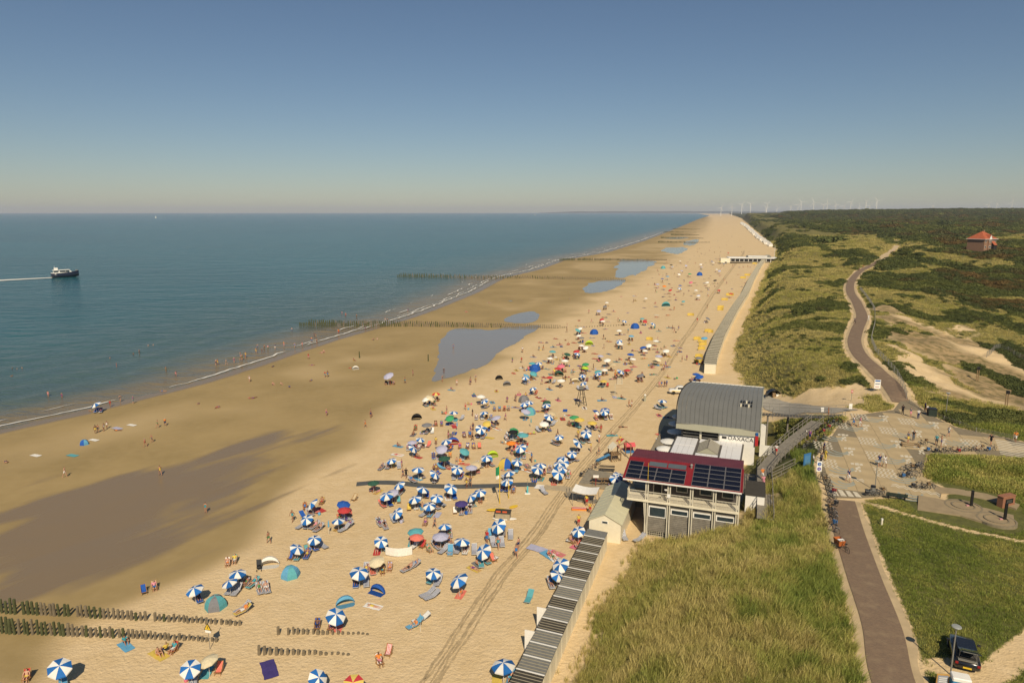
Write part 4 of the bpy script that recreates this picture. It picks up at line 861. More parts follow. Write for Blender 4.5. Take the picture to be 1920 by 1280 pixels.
for px in (1440, 1478, 1515): p = P3(px, 778, 8.1); MB().box((p[0] - .12, p[1] - .12, 2), (p[0] + .12, p[1] + .12, 8.05)).build('pier', M_GREYWOOD, fb)
sr = thing('slipway_railing', 'thin steel railing along the slipway', 'railing', (0, 0, 0))
railing(sr, [P3(1425, 765, 4.0), P3(1480, 768, 5.6), P3(1540, 772, 7.6), P3(1595, 770, 8.9)], step=2.5, mat=M_STEEL, w=.05)
for a_, b_, lb in (((1447, 893), (1490, 871), 'upper'), ((1447, 905), (1497, 878), 'lower')):
    q = thing('handrail', 'short weathered handrail in the grass %s' % ('beside the boardwalk steps' if lb == 'upper' else 'below the boardwalk steps'), 'railing', (0, 0, 0)); p0 = P3(*a_, 7.0); p1 = P3(*b_, 8.1); railing(q, [(p0[0], p0[1], 7.0), (p1[0], p1[1], 8.0)], 1.0, 1.8)

# arched shelter beside the slipway
x, y = W(1452, 742, 3.6); t = thing('arched_shelter', 'dark open fronted arched shelter beside the slipway', 'shelter', (x, y, hz(x, y)), -.1)
mb = MB()
for k in range(12):
    a0, a1 = math.pi * k / 12, math.pi * (k + 1) / 12; mb.slab((1.5 * math.cos(a1), -.1, 1.45 * math.sin(a1)), (1.5 * math.cos(a0), -.1, 1.45 * math.sin(a0)), (1.5 * math.cos(a0), 1.5, 1.45 * math.sin(a0)), (1.5 * math.cos(a1), 1.5, 1.45 * math.sin(a1)), -.06)
mb.build('shell', M_BLACK, t); MB().box((-1.4, 1.4, 0), (1.4, 1.46, 1.0)).build('back_wall', M_DARK, t); MB().box((.35, -.2, 0), (.95, .3, .6)).build('white_box', M_WHITE, t); MB().box((-.35, 0, 0), (.25, .6, .9)).build('wooden_box', M_WOOD, t)
# ---------------------------------------------------------------- the square
PZ = 9.0
M_SLAB = pmat('concrete_slab', (0.43, 0.33, 0.185), 0.88, 0.16, 0.5, 0.25, 14)
M_JOINT = pmat('slab_joint', (0.22, 0.18, 0.115), 0.9, 0.15, 2)
M_PWHITE = pmat('road_paint_white', (0.60, 0.54, 0.41), 0.7, 0.2, 3.0)
M_PBLUE = pmat('faded_blue_paint', (0.29, 0.315, 0.27), 0.8, 0.12, 2.0)
plz = MB().prism(PLAZA, PZ - .5, PZ).build('square', M_JOINT); tag(plz, 'paved dune top square with painted wave patterns', 'square', kind='structure')
GA = R(18.4); ex = (math.cos(GA), -math.sin(GA)); ey = (math.sin(GA), math.cos(GA)); gx, gy = W(1643.8, 854.7, 9)
def PL(a, b): return (gx + a * ex[0] + b * ey[0], gy + a * ex[1] + b * ey[1])
sl_me = MB().bbox((-1.46, -1.56, 0), (1.46, 1.56, .03), .012).mesh('slab', M_SLAB)
for i in range(-12, 14):
    for j in range(-12, 14):
        x, y = PL(i * 2.95 + .1, j * 3.15)
        c = [PL(i * 2.95 + .1 + a, j * 3.15 + b) for a in (-1.4, 1.4) for b in (-1.5, 1.5)]
        if np.all(poly_sd(PLAZA, np.array([p[0] for p in c]), np.array([p[1] for p in c])) < 0.25): put('slab', sl_me, plz, (x, y, PZ), -GA)
ZM = PZ + .035
def paint(name, polys, mat, lift=ZM):
    mb = MB()
    for p in polys: mb.add([(x, y, lift) for x, y in p], [tuple(range(len(p)))])
    return mb.build(name, mat, plz)
def zig(cx, cy, cols=5, n=7):
    out = []
    for c in range(cols):
        a0 = -1.05 + c * .5
        for k in range(n):
            b0 = -1.8 + k * .52; s = .16 if k % 2 else -.16
            q = [(a0 - s - .1, b0), (a0 - s + .1, b0), (a0 + s + .1, b0 + .5), (a0 + s - .1, b0 + .5)]
            out.append([(cx + a * ex[0] + b * ey[0], cy + a * ex[1] + b * ey[1]) for a, b in q])
    return out
for zx, zy in ((575, 355), (970, 395), (815, 470), (645, 555), (715, 675), (790, 815), (410, 425), (315, 735), (1490, 570), (280, 590)):
    paint('zigzag_marking', zig(*W(1480 + zx / 4.364, 700 + zy / 4.364, 9)), M_PWHITE)
def arcs(cx, cy, s):
    out = []
    for r0, a0, a1, ox_ in ((1.5, 200, 330, 0), (1.0, 210, 340, .3), (2.0, 225, 290, -.4)):
        for k in range(10):
            q = []
            for rr, kk in ((r0 - .12, k), (r0 - .12, k + 1), (r0 + .12, k + 1), (r0 + .12, k)):
                an = R(a0 + (a1 - a0) * kk / 10); a, b = ox_ + rr * math.cos(an), 1.0 + rr * 1.5 * math.sin(an); q.append((cx + s * a * ex[0] + b * ey[0], cy + s * a * ex[1] + b * ey[1]))
            out.append(q)
    return out
for zx, zy in ((700, 370), (1120, 415), (530, 440), (400, 640), (440, 775), (790, 580), (860, 700), (940, 495), (1380, 560), (370, 520), (940, 850), (440, 890), (1000, 990)):
    paint('wave_marking', arcs(*W(1480 + zx / 4.364, 700 + zy / 4.364, 9), 1), M_PBLUE, ZM - .001)
def glyph(cx, cy):
    out = []
    for a, b, w_, h_ in ((-.55, 1.3, .2, .45), (0, 1.3, .24, .6), (.5, 1.3, .2, .45), (.1, .1, .16, .5), (-.25, -.5, .16, .6), (.0, -1.2, .14, .55), (-.5, -1.5, .14, .3)):
        out.append([(cx + (a + i) * ex[0] + (b + j) * ey[0], cy + (a + i) * ex[1] + (b + j) * ey[1]) for i, j in ((-w_, -h_), (w_, -h_ * .6), (w_, h_), (-w_, h_ * .6))])
    return out
for zx, zy in ((785, 370), (625, 445), (450, 525), (505, 640), (565, 770), (890, 580), (975, 705), (1060, 495), (1200, 425), (1260, 560), (1080, 630)):
    paint('small_marking', glyph(*W(1480 + zx / 4.364, 700 + zy / 4.364, 9)), M_PWHITE)
def wavy(p, q, n=12, off=0.0):
    (x0, y0), (x1, y1) = W(*p, 9), W(*q, 9); dx, dy = x1 - x0, y1 - y0; L_ = math.hypot(dx, dy); nx, ny = -dy / L_, dx / L_; out = []
    for k in range(n):
        s0, s1 = (.25 if k % 2 else -.25), (-.25 if k % 2 else .25); f0, f1 = k / n, (k + 1) / n
        out.append([(x0 + dx * f + nx * (s + e + off), y0 + dy * f + ny * (s + e + off)) for f, s, e in ((f0, s0, -.12), (f1, s1, -.12), (f1, s1, .12), (f0, s0, .12))])
    return out
for p, q in (((1553, 891), (1620, 903)), ((1671, 910), (1762, 929))): paint('wave_line', wavy(p, q) + wavy(p, q, off=.55), M_PWHITE)
for k in range(4):
    a, b, c, d = [W(x, y, 9) for x, y in ((1556 + k * 14, 915 + k * 2), (1565 + k * 14, 917 + k * 2), (1574 + k * 14, 930 + k * .8), (1563 + k * 14, 929 + k * .8))]; paint('crossing_bar', [[a, b, c, d]], M_PWHITE)
for k in range(9):
    y0 = 824 + k * 3.2; paint('step_line', [[W(1866 + k * 1.2, y0, 9), W(1866 + k * 1.2, y0 + 1.4, 9), W(1945, y0 + 13.4, 9), W(1945, y0 + 12, 9)]], M_PWHITE)

# ---------------------------------------------------------------- street furniture
lp = MB().tube((0, 0, -.2), (0, 0, 3.75), .055, .045, 8).mesh('pole', M_STEEL)
lh = MB().lathe([(.05, 3.55), (.09, 3.62), (.30, 3.78), (.33, 3.82), (.30, 3.87), (.0, 3.9)], 16).mesh('lamp_head', pmat('lamp_grey', (.30, .31, .29), .4, .05, 3))
for px, py, lb in ((1782, 1264, 'grey post top lamp with round head beside the black car'), (1640, 921, 'grey post top lamp with round head beside the bicycles and bench'), (1773, 779, 'slim grey lamp post beside the excavated sand')):
    x, y, z = G(px, py); t = thing('street_lamp', lb, 'lamp', (x, y, z), 0, 'street lamps of the square'); put('pole', lp, t); put('lamp_head', lh, t)
def board_sign(px, py, w_, h_, z0, lb, mat, bits, rz=-.15, legs=2, pm=M_STEEL, name='sign', cat='sign'):
    x, y, z = G(px, py); t = thing(name, lb, cat, (x, y, z), rz)
    for k in range(legs): a = 0 if legs == 1 else (-w_ / 2 + .06 + k * (w_ - .12)); MB().tube((a, .05, -.3), (a, .05, z0 + h_), .04, .04, 6).build('post', pm, t)
    pn = MB().box((-w_ / 2, -.03, z0), (w_ / 2, .02, z0 + h_)).build('panel', mat, t)
    for (a0, a1, b0, b1, m) in bits: MB().box((a0, -.045, z0 + b0), (a1, -.031, z0 + b1)).build('print', m, pn)
    return t
M_SIGNBLUE = pmat('sign_blue', (.02, .11, .36), .45, .05, 3); M_GREYP = pmat('print_grey', (.25, .27, .32), .6, .1, 3)
t = board_sign(1534, 899, .62, 1.35, 1.1, 'white post sign with round blue wheelchair and bicycle symbols', M_WHITE, [], name='round_symbol_sign')
for zc, m in ((2.08, M_SIGNBLUE), (1.45, pmat('sign_violet', (.12, .08, .32), .5, .05, 3))):
    n = 16; MB().add([(.23 * math.cos(2 * math.pi * k / n), -.05, zc + .23 * math.sin(2 * math.pi * k / n)) for k in range(n)], [tuple(range(n))]).build('disc', m, t)
for zc in (2.08, 1.45):
    s = MB(); s.lathe([(.07, 0), (.09, 0)], 12); s.v = [(x, -.056, zc - .05 + y) for x, y, z in s.v]; s.box((-.02, -.058, zc), (.02, -.054, zc + .12)); s.box((-.02, -.058, zc), (.09, -.054, zc + .03)); s.build('symbol', M_WHITE, t)
board_sign(1512, 878, 1.35, 1.6, .5, 'large blue information board between the bicycles and the handrail', pmat('board_blue', (.035, .15, .33), .4, .08, 2), [(-.5, .5, .2, 1.3, pmat('map_print', (.07, .2, .36), .5, .2, 6))], .5, pm=M_BLUEC)
board_sign(1644, 733, 1.1, 1.7, .5, 'white information board with blue print on the dune above the square', M_WHITE, [(-.45, .45, 1.35, 1.6, M_SIGNBLUE), (-.4, .4, .8, 1.0, M_GREYP), (-.4, .3, .3, .4, pmat('print_red', (.4, .08, .1), .6, .1, 3))])
board_sign(1594, 772, .5, .9, .5, 'small white notice sign where the slipway meets the square', M_WHITE, [(-.2, .2, .3, .36, M_GREYP)], legs=1)
board_sign(1541, 778, .5, .8, .5, 'small white notice sign on the footbridge railing', M_WHITE, [(-.2, .2, .4, .46, M_GREYP)], legs=1)
board_sign(1596, 752, .35, .55, 1.6, 'small red and white sign on a thin post in the sandy bank', pmat('sign_red', (.5, .1, .09), .5, .1, 3), [(-.12, .12, .2, .35, M_WHITE)], legs=1)
x, y, z = G(1680, 936); t = thing('park_bench', 'dark green park bench facing the painted square', 'bench', (x, y, z), R(-22))
M_BENCH = pmat('bench_green', (.022, .034, .026), .5, .12, 3)
for k in range(3): MB().box((-1.1, -.32 + k * .16, .43), (1.1, -.19 + k * .16, .48)).build('seat_slat', M_BENCH, t)
for k in range(3): MB().box((-1.1, -.40 - k * .03, .55 + k * .14), (1.1, -.36 - k * .03, .66 + k * .14)).build('back_slat', M_BENCH, t)
for a in (-.85, .85): MB().box((a - .05, -.36, -.05), (a + .05, -.28, .95)).build('leg', M_BLACK, t); MB().box((a - .05, .05, -.05), (a + .05, .12, .43)).build('leg', M_BLACK, t)
x, y, z = G(1653, 984); t = thing('bollard', 'short white path light in the meadow', 'bollard', (x, y, z)); MB().lathe([(.10, -.2), (.10, .6)], 10).build('shaft', M_CREAM, t); MB().lathe([(.11, .6), (.11, .75), (.0, .78)], 10).build('cap', M_WHITE, t)
x, y, z = G(1636, 926); t = thing('litter_bin', 'grey round litter bin beside the lamp and bicycles', 'bin', (x, y, z)); MB().lathe([(.26, 0), (.28, .9), (.22, .92), (.2, .8)], 12).build('drum', M_STEEL, t); MB().lathe([(.3, .95), (.28, 1.08), (0, 1.1)], 12).build('lid', M_BLACK, t)

# bicycles
M_TYRE = pmat('tyre', (.016, .016, .016), .8, .1, 4)
def wheel_me(r=.34):
    mb = MB(); n = 14; q = 4
    vs = []
    for i in range(n):
        a = 2 * math.pi * i / n
        for j in range(q): b = 2 * math.pi * j / q; rr = r + .028 * math.cos(b); vs.append((rr * math.cos(a), .028 * math.sin(b), r + rr * math.sin(a)))
    mb.add(vs, [(i * q + j, i * q + (j + 1) % q, ((i + 1) % n) * q + (j + 1) % q, ((i + 1) % n) * q + j) for i in range(n) for j in range(q)])
    return mb.mesh('tyre', M_TYRE)
def spoke_me(r=.34):
    mb = MB()
    for k in range(7): a = math.pi * k / 7; mb.bar((-r * math.cos(a), 0, r - r * math.sin(a)), (r * math.cos(a), 0, r + r * math.sin(a)), .008, .008)
    return mb.mesh('spokes', M_STEEL)
W_ME, SP_ME = wheel_me(), spoke_me()
fm_ = MB()
for p, q in (((-.5, 0, .34), (-.12, 0, .30)), ((-.12, 0, .30), (-.24, 0, .82)), ((-.5, 0, .34), (-.22, 0, .76)), ((-.12, 0, .30), (.38, 0, .72)), ((-.23, 0, .76), (.37, 0, .84)), ((.36, 0, .98), (.40, 0, .66)), ((.40, .05, .66), (.54, .05, .34)), ((.40, -.05, .66), (.54, -.05, .34))): fm_.tube(p, q, .02, .02, 5)
FR_ME = fm_.mesh('frame', pmat('bike_paint', (0, 0, 0), .35, .05, 3, objcol=True))
hb = MB(); hb.tube((.36, -.28, 1.04), (.36, .28, 1.04), .016, .016, 5); hb.tube((.36, -.28, 1.04), (.22, -.3, 1.0), .02, .02, 5); hb.tube((.36, .28, 1.04), (.22, .3, 1.0), .02, .02, 5); hb.tube((.36, 0, .96), (.36, 0, 1.05), .018, .018, 5); HB_ME = hb.mesh('handlebar', M_BLACK)
sd_ = MB(); sd_.prism([(-.36, -.09), (-.36, .09), (-.25, .08), (-.1, .02), (-.1, -.02), (-.25, -.08)], .88, .94); sd_.tube((-.24, 0, .8), (-.24, 0, .9), .014); SD_ME = sd_.mesh('saddle', M_BLACK)
rk = MB(); rk.box((-.72, -.07, .70), (-.36, .07, .73)); rk.tube((-.68, .05, .7), (-.5, .05, .36), .01); rk.tube((-.68, -.05, .7), (-.5, -.05, .36), .01); RK_ME = rk.mesh('carrier', M_STEEL)
bk_ = MB(); bk_.box((.44, -.16, .8), (.74, .16, .82)); [bk_.box(a, b) for a, b in (((.44, -.17, .8), (.74, -.15, 1.03)), ((.44, .15, .8), (.74, .17, 1.03)), ((.43, -.17, .8), (.45, .17, 1.03)), ((.73, -.17, .8), (.75, .17, 1.03)))]; BK_ME = bk_.mesh('basket', M_WOOD)
pn_ = MB(); pn_.bbox((-.74, .08, .36), (-.4, .2, .7), .02); pn_.bbox((-.74, -.2, .36), (-.4, -.08, .7), .02); PN_ME = pn_.mesh('pannier', pmat('pannier_cloth', (0, 0, 0), .8, .1, 5, objcol=True))
BCOL = [((.012, .012, .014), 'black'), ((.09, .09, .10), 'grey'), ((.02, .045, .10), 'navy'), ((.25, .24, .22), 'silver'), ((.16, .02, .02), 'dark red')]
def bicycle(x, y, z, rz, where, lean=0.12, extra=None):
    c, nm = random.choices(BCOL, (5, 2, 2, 2, 1))[0]; extra = extra if extra is not None else random.choice(['', '', 'basket', 'panniers'])
    t = thing('bicycle', '%s city bicycle%s %s' % (nm, ' with front basket' if extra == 'basket' else ' with panniers' if extra else '', where), 'bicycle', (x, y, z + .04), rz, 'parked bicycles'); t.rotation_euler = (lean, 0, rz)
    for dx in (-.5, .54): w_ = put('wheel', W_ME, t, (dx, 0, 0)); put('spokes', SP_ME, w_)
    put('frame', FR_ME, t, color=c); put('handlebar', HB_ME, t); put('saddle', SD_ME, t); put('carrier', RK_ME, t)
    if extra == 'basket': put('basket', BK_ME, t)
    if extra == 'panniers': put('pannier', PN_ME, t, color=random.choice([(.3, .03, .03), (.02, .02, .025), (.03, .12, .3)]))
for px, py, rz in [(1526, 800, .9), (1533, 808, 1.0), (1540, 814, 1.1), (1530, 820, .6), (1545, 805, .9), (1552, 797, .8), (1558, 803, .5), (1566, 795, .7), (1573, 800, .3), (1538, 826, .2), (1550, 812, .4), (1562, 788, .8)]: bicycle(*G(px, py), rz + random.uniform(-.3, .3), 'parked on the boardwalk side of the square')
for px, py in [(1508, 840), (1515, 846), (1520, 836), (1536, 850)]: bicycle(*G(px, py), random.uniform(-.5, 1), 'parked above the blue information board')
for px, py, rz in [(1545, 902, 2.0), (1551, 912, 1.9), (1556, 923, 2.0), (1558, 933, 1.8), (1559, 946, 1.9), (1560, 966, 1.7), (1564, 974, 1.5), (1558, 959, 1.4), (1562, 998, 2.0), (1557, 982, 1.9)]: bicycle(*G(px, py), rz + random.uniform(-.2, .2), 'leaning in the grass along the brick path')
for px, py in [(1695, 893), (1703, 898), (1711, 895), (1719, 888), (1700, 884), (1710, 880), (1722, 878)]: bicycle(*G(px, py), random.uniform(-.4, .6), 'in the cluster beside the tall grass bed')
for px, py in [(1720, 916), (1730, 919), (1740, 918)]: bicycle(*G(px, py), random.uniform(-.2, .3), 'standing on the painted wave line')
for px, py in [(1634, 931), (1645, 930), (1651, 928)]: bicycle(*G(px, py), random.uniform(-.2, .4), 'leaning around the lamp post and bin')
for px, py in [(1748, 848), (1762, 850), (1775, 850), (1788, 849), (1802, 849), (1818, 848), (1832, 847), (1858, 846), (1728, 836)]: bicycle(*G(px, py), random.uniform(-.3, .3), 'in the row behind the tall grass bed')
for px, py in [(1096, 893), (1106, 888), (1113, 880), (1120, 872)]: bicycle(*G(px, py), random.uniform(-.3, .8), 'standing on the sand near the gabled cream hut')
x, y, z = G(1579, 1032); t = thing('cargo_bike', 'orange box cargo tricycle parked beside the brick path', 'cargo bike', (x, y, z + .06), R(100))
for dx, dy in ((-.75, 0), (.5, .36), (.5, -.36)): w_ = put('wheel', W_ME, t, (dx, dy, 0)); put('spokes', SP_ME, w_)
bxm = MB(); bxm.add([(.15, -.3, .35), (.9, -.3, .35), (.9, .3, .35), (.15, .3, .35), (.05, -.36, .95), (1.05, -.36, .95), (1.05, .36, .95), (.05, .36, .95)], [(0, 3, 2, 1), (0, 1, 5, 4), (1, 2, 6, 5), (2, 3, 7, 6), (3, 0, 4, 7)]); bxm.build('cargo_box', pmat('orange_brown', (.42, .12, .03), .5, .1, 3), t); MB().box((.1, -.3, .9), (.5, .3, .98)).build('white_seat', M_WHITE, t)
put('frame', FR_ME, t, (-.25, 0, 0), color=(.02, .02, .02)); put('saddle', SD_ME, t, (-.25, 0, 0)); put('handlebar', HB_ME, t, (-.3, 0, 0))
# picnic style group seat on the square
x, y, z = G(1707, 838); t = thing('bicycle_rack', 'low wooden rack frame standing on the square', 'rack', (x, y, PZ + .03), -GA)
for b in (-.5, .5): MB().box((-1.2, b - .06, .3), (1.2, b + .06, .4)).build('rail', M_WOOD, t)
for a in (-1.1, 1.1): MB().box((a - .06, -.5, 0), (a + .06, .5, .3)).build('leg', M_WOOD, t)
x, y, z = G(1747, 780); t = thing('waste_container', 'dark green waste container at the corner of the square', 'container', (x, y, z), -.3); MB().bbox((-.6, -.5, .05), (.6, .5, 1.25), .05).build('body', M_BENCH, t); MB().bbox((-.64, -.54, 1.25), (.64, .54, 1.4), .05).build('lid', M_BLACK, t)

# ---------------------------------------------------------------- memorial
M_TAN = pmat('tan_paving', (.30, .23, .135), .9, .15, 1.2, .2, 14); M_MBRICK = pmat('memorial_brick', (.28, .125, .07), .85, .25, 9, .3, 30)
def flat_poly(name, px, mat, lift, lb, cat):
    p = [W(a, b, 9) for a, b in px]; z = max(hz(*q) for q in p); return tag(MB().prism(p, z - .6, z + lift).build(name, mat), lb, cat, kind='structure'), z + lift
flat_poly('memorial_path', [(1722, 930), (1764, 938), (1850, 955), (1900, 968), (1902, 990), (1858, 984), (1800, 968), (1720, 958)], M_TAN, .04, 'tan paved path of the memorial garden', 'path')
flat_poly('memorial_apron', [(1752, 912), (1790, 915), (1850, 925), (1912, 945), (1905, 953), (1850, 936), (1790, 925), (1752, 924)], M_TAN, .05, 'tan paved strip below the tall grass bed', 'path')
for px, py, lb in ((1806, 951, 'nearest the bench'), (1868, 978, 'next to the brick plinth path')):
    x, y, z = G(px, py); z = max(z, 9.1)
    t = thing('memorial_circle', 'round stepped stone ring with dark upright pillar %s' % lb, 'memorial', (x, y, z + .02), 0, 'memorial pillars')
    MB().lathe([(1.9, -.3), (1.9, .08), (1.7, .08), (1.7, .04)], 24).build('outer_ring', M_JOINT, t); MB().lathe([(1.2, .0), (1.2, .14), (1.05, .14), (1.05, .05)], 24).build('inner_ring', M_JOINT, t); MB().lathe([(1.68, .03), (0, .04)], 24).build('floor', M_TAN, t)
    MB().box((.75, -.09, 0), (1.0, .09, 1.9)).build('pillar', M_BLACK, t); MB().box((.3, -.12, .05), (.6, .1, .17)).build('wreath', pmat('wreath_pink', (.5, .25, .25), .8, .2, 9), t)
x, y, z = G(1885, 948); t = thing('brick_plinth', 'brick memorial plinth with dark inscribed plaque', 'memorial', (x, y, z), R(20))
MB().bbox((-1.0, -.35, -.2), (1.0, .35, 1.25), .02).build('plinth', M_MBRICK, t); MB().bbox((-1.05, -.4, 1.25), (1.05, .4, 1.34), .02).build('cap', M_MBRICK, t); pq = MB().box((-.6, -.39, .45), (.6, -.352, 1.0)).build('plaque', M_BLACK, t)
for k in range(4): MB().box((-.42, -.396, .58 + k * .09), (.42, -.391, .60 + k * .09)).build('inscription_line', M_STEEL, pq)

# ---------------------------------------------------------------- black car with its tailgate up
x, y, z = G(1812, 1262); x2, y2, _ = G(1803, 1200); CA = R(-26)
t = thing('parked_car', 'black hatchback with its long tailgate raised on the grass', 'car', (x, y, z), CA)
M_CARB = pmat('black_car_paint', (.012, .013, .016), .22, .1, 2, coat=.6)
def loft(secs, mat, name, parent, caps=True):
    mb = MB(); n = len(secs[0]); vs = [p for s in secs for p in s]; fs = [(k * n + i, k * n + (i + 1) % n, (k + 1) * n + (i + 1) % n, (k + 1) * n + i) for k in range(len(secs) - 1) for i in range(n)]
    if caps: fs += [tuple(range(n - 1, -1, -1)), tuple((len(secs) - 1) * n + i for i in range(n))]
    mb.add(vs, fs); return mb.build(name, mat, parent, True)
def csec(yv, w_, z0, z1, r=.12): return [(-w_ + r, yv, z0), (w_ - r, yv, z0), (w_, yv, z0 + r), (w_, yv, z1 - r), (w_ - r, yv, z1), (-w_ + r, yv, z1), (-w_, yv, z1 - r), (-w_, yv, z0 + r)]
loft([csec(-.05, .72, .38, .75), csec(.12, .84, .28, .92), csec(.9, .87, .24, .95), csec(2.6, .87, .24, .95), csec(3.5, .84, .26, .90), csec(3.95, .72, .34, .72)], M_CARB, 'body', t)
loft([csec(.25, .70, .9, 1.0, .04), csec(.55, .66, .9, 1.42, .12), csec(1.6, .66, .9, 1.50, .14), csec(2.3, .64, .9, 1.40, .12), csec(2.95, .62, .88, .98, .04)], M_DARK, 'cabin', t)
MB().slab((-.62, .55, 1.52), (.62, .55, 1.52), (.6, 2.2, 1.50), (-.6, 2.2, 1.50), .05).build('roof', M_CARB, t)
tg = MB().slab((-.66, -.55, 2.02), (.66, -.55, 2.02), (.60, .62, 1.62), (-.60, .62, 1.62), .07).build('tailgate', M_CARB, t); MB().slab((-.5, -.3, 1.955), (.5, -.3, 1.955), (.46, .42, 1.71), (-.46, .42, 1.71), -.012).build('rear_window', M_GLASS, tg); MB().box((-.45, -.57, 1.96), (.45, -.53, 2.0)).build('trim', M_STEEL, tg)
for a in (-.52, .52): MB().tube((a, .3, 1.05), (a, .05, 1.78), .018).build('strut', M_STEEL, t)
MB().box((-.6, -.02, .93), (.6, .7, .98)).build('boot_sill', M_STEEL, t); MB().box((-.5, .2, .96), (.5, .8, 1.12)).build('luggage', M_DARK, t)
for s in (-1, 1): MB().bbox((s * .68 - .1, -.09, .68), (s * .68 + .1, .0, .84), .02).build('tail_light', pmat('tail_red', (.25, .01, .01), .25, .1, 4), t); MB().bbox((s * .98 - .1, 2.35, .95), (s * .98 + .1, 2.5, 1.1), .02).build('mirror', M_CARB, t)
MB().box((-.27, -.1, .42), (.27, -.07, .54)).build('number_plate', M_YEL, t)
for a in (-.8, .8):
    for b in (.75, 3.15): w_ = MB(Matrix.Translation((a, b, .31)) @ Matrix.Rotation(math.pi / 2, 4, 'Y')).lathe([(.18, -.1), (.31, -.1), (.31, .1), (.18, .1)], 14, cap=True).build('wheel', M_TYRE, t); MB(Matrix.Translation((a * 1.01, b, .31)) @ Matrix.Rotation(math.pi / 2, 4, 'Y')).lathe([(.19, -.1), (.19, .1)], 10, cap=True).build('rim', M_STEEL, w_)
# kiosk boards at the lower edge
x, y, z = G(1765, 1290); t = thing('sandwich_board', 'wooden framed menu board beside the brick path', 'board', (x, y, z), -.1); MB().bbox((-.42, -.04, .0), (.42, .04, 1.15), .02).build('frame', pmat('ochre_wood', (.42, .24, .06), .6, .1, 4), t); pp = MB().box((-.34, -.055, .1), (.34, -.042, 1.05)).build('menu', M_GREYP, t)
for k in range(5): MB().box((-.26, -.062, .25 + k * .15), (.26, -.056, .30 + k * .15)).build('menu_line', M_WHITE, pp)
x, y, z = G(1798, 1296); t = thing('ice_chest', 'white and blue ice cream chest beside the lamp post', 'chest', (x, y, z), -.35); MB().bbox((-.55, -.4, .1), (.55, .4, 1.0), .04).build('body', pmat('chest_blue', (.05, .25, .45), .4, .05, 3), t); MB().bbox((-.58, -.43, 1.0), (.58, .43, 1.25), .06).build('lid', M_WHITE, t)

# ---------------------------------------------------------------- excavation, posts and fences
for px, py, lb in ((1886, 764, 'next to the dug slope'), (1832, 714, 'in the middle of the dug sand')):
    x, y, z = G(px, py); t = thing('timber_gauge_post', 'pair of dark timber posts with a cap %s' % lb, 'post', (x, y, z), -.3, 'timber posts in the sand pit')
    for a in (-.16, .16): MB().box((a - .07, -.07, -.5), (a + .07, .07, 2.6)).build('post', M_WOOD, t)
    MB().box((-.28, -.12, 2.4), (.28, .12, 3.0)).build('cap', M_BLACK, t)
def mesh_fence(line, label, h=1.5, step=2.4):
    t = thing('wire_fence', label, 'fence', (0, 0, 0)); pts = [(x, y, hz(x, y)) for x, y in dense(line, step)]
    pm = MB().box((-.04, -.04, -.4), (.04, .04, h)).mesh('post', M_STEEL)
    for p in pts: put('post', pm, t, p)
    for p, q in zip(pts[:-1], pts[1:]):
        mb = MB()
        for k in range(4): mb.bar((*p[:2], p[2] + h * (k + .6) / 4), (*q[:2], q[2] + h * (k + .6) / 4), .02, .03)
        for k in range(1, 8): f = k / 8; a = [p[i] + (q[i] - p[i]) * f for i in range(3)]; mb.bar((*a[:2], a[2]), (*a[:2], a[2] + h), .012, .012)
        mb.build('mesh_panel', M_STEEL, t)
off = [(W(px, py, z)) for px, py, z in ((1700, 742, 9.6), (1682, 705, 10.4), (1660, 680, 10.9), (1642, 662, 11), (1633, 640, 11.3), (1640, 610, 11.5), (1640, 585, 11.6), (1625, 560, 11.8), (1612, 545, 11.8))]
mesh_fence(off, 'grey wire mesh fence along the landward side of the winding path')
mesh_fence([W(1850, 668, 8), W(1875, 650, 8), W(1890, 655, 8), W(1925, 668, 8)], 'grey wire mesh fence at the top of the dug sand')
mesh_fence([W(1705, 752, 9.3), W(1735, 770, 9.1), W(1770, 786, 9.1), W(1830, 808, 9.1), W(1900, 822, 9.1)], 'low rope fence around the sandy edge of the square', .8, 3.0)

# ---------------------------------------------------------------- villa in the scrub
vx, vy, vz = G(1838, 474); vz += 2.6
# keep the seen base where the photograph has it
t = thing('brick_villa', 'lone brick villa with red hipped roof in the scrubland', 'house', (vx, vy, vz), R(28), sc=1.0)
M_VB = pmat('villa_brick', (.27, .155, .095), .85, .2, 1.5); M_VR = pmat('villa_tiles', (.36, .095, .04), .8, .2, 1.2, .3, 4)
MB().box((-7.5, -6, -6), (7.5, 6, 7.4)).build('wall', M_VB, t)
rf = MB().add([(-8.3, -6.8, 7.2), (8.3, -6.8, 7.2), (8.3, 6.8, 7.2), (-8.3, 6.8, 7.2), (-1.4, 0, 12.6), (1.4, 0, 12.6)], [(0, 1, 5, 4), (1, 2, 5), (2, 3, 4, 5), (3, 0, 4), (3, 2, 1, 0)]).build('roof', M_VR, t)
MB().box((.6, -.5, 11.5), (1.6, .5, 13.6)).build('chimney', M_VB, rf)
MB().box((-8.35, -6.9, 7.0), (8.35, -6.75, 7.3)).build('eave', M_WHITE, t); MB().box((-8.4, -6.8, 7.0), (-8.3, 6.8, 7.3)).build('eave', M_WHITE, t)
ga = MB().add([(-3.2, -6.9, 7.3), (.6, -6.9, 7.3), (-1.3, -6.9, 10.2), (-1.3, -1.5, 10.2), (-3.2, -3, 7.3), (.6, -3, 7.3)], [(0, 1, 2)]).build('white_gable', M_WHITE, t); MB().add([(-3.4, -7.0, 7.3), (-1.3, -7.0, 10.5), (-1.3, -1.2, 10.5), (-3.4, -3, 7.3), (.8, -7.0, 7.3), (.8, -3, 7.3)], [(0, 1, 2, 3), (4, 5, 2, 1)]).build('gable_roof', M_VR, t)
MB().box((-3.1, -6.6, -6), (.6, -6.02, 7.2)).build('bay', M_VB, t)
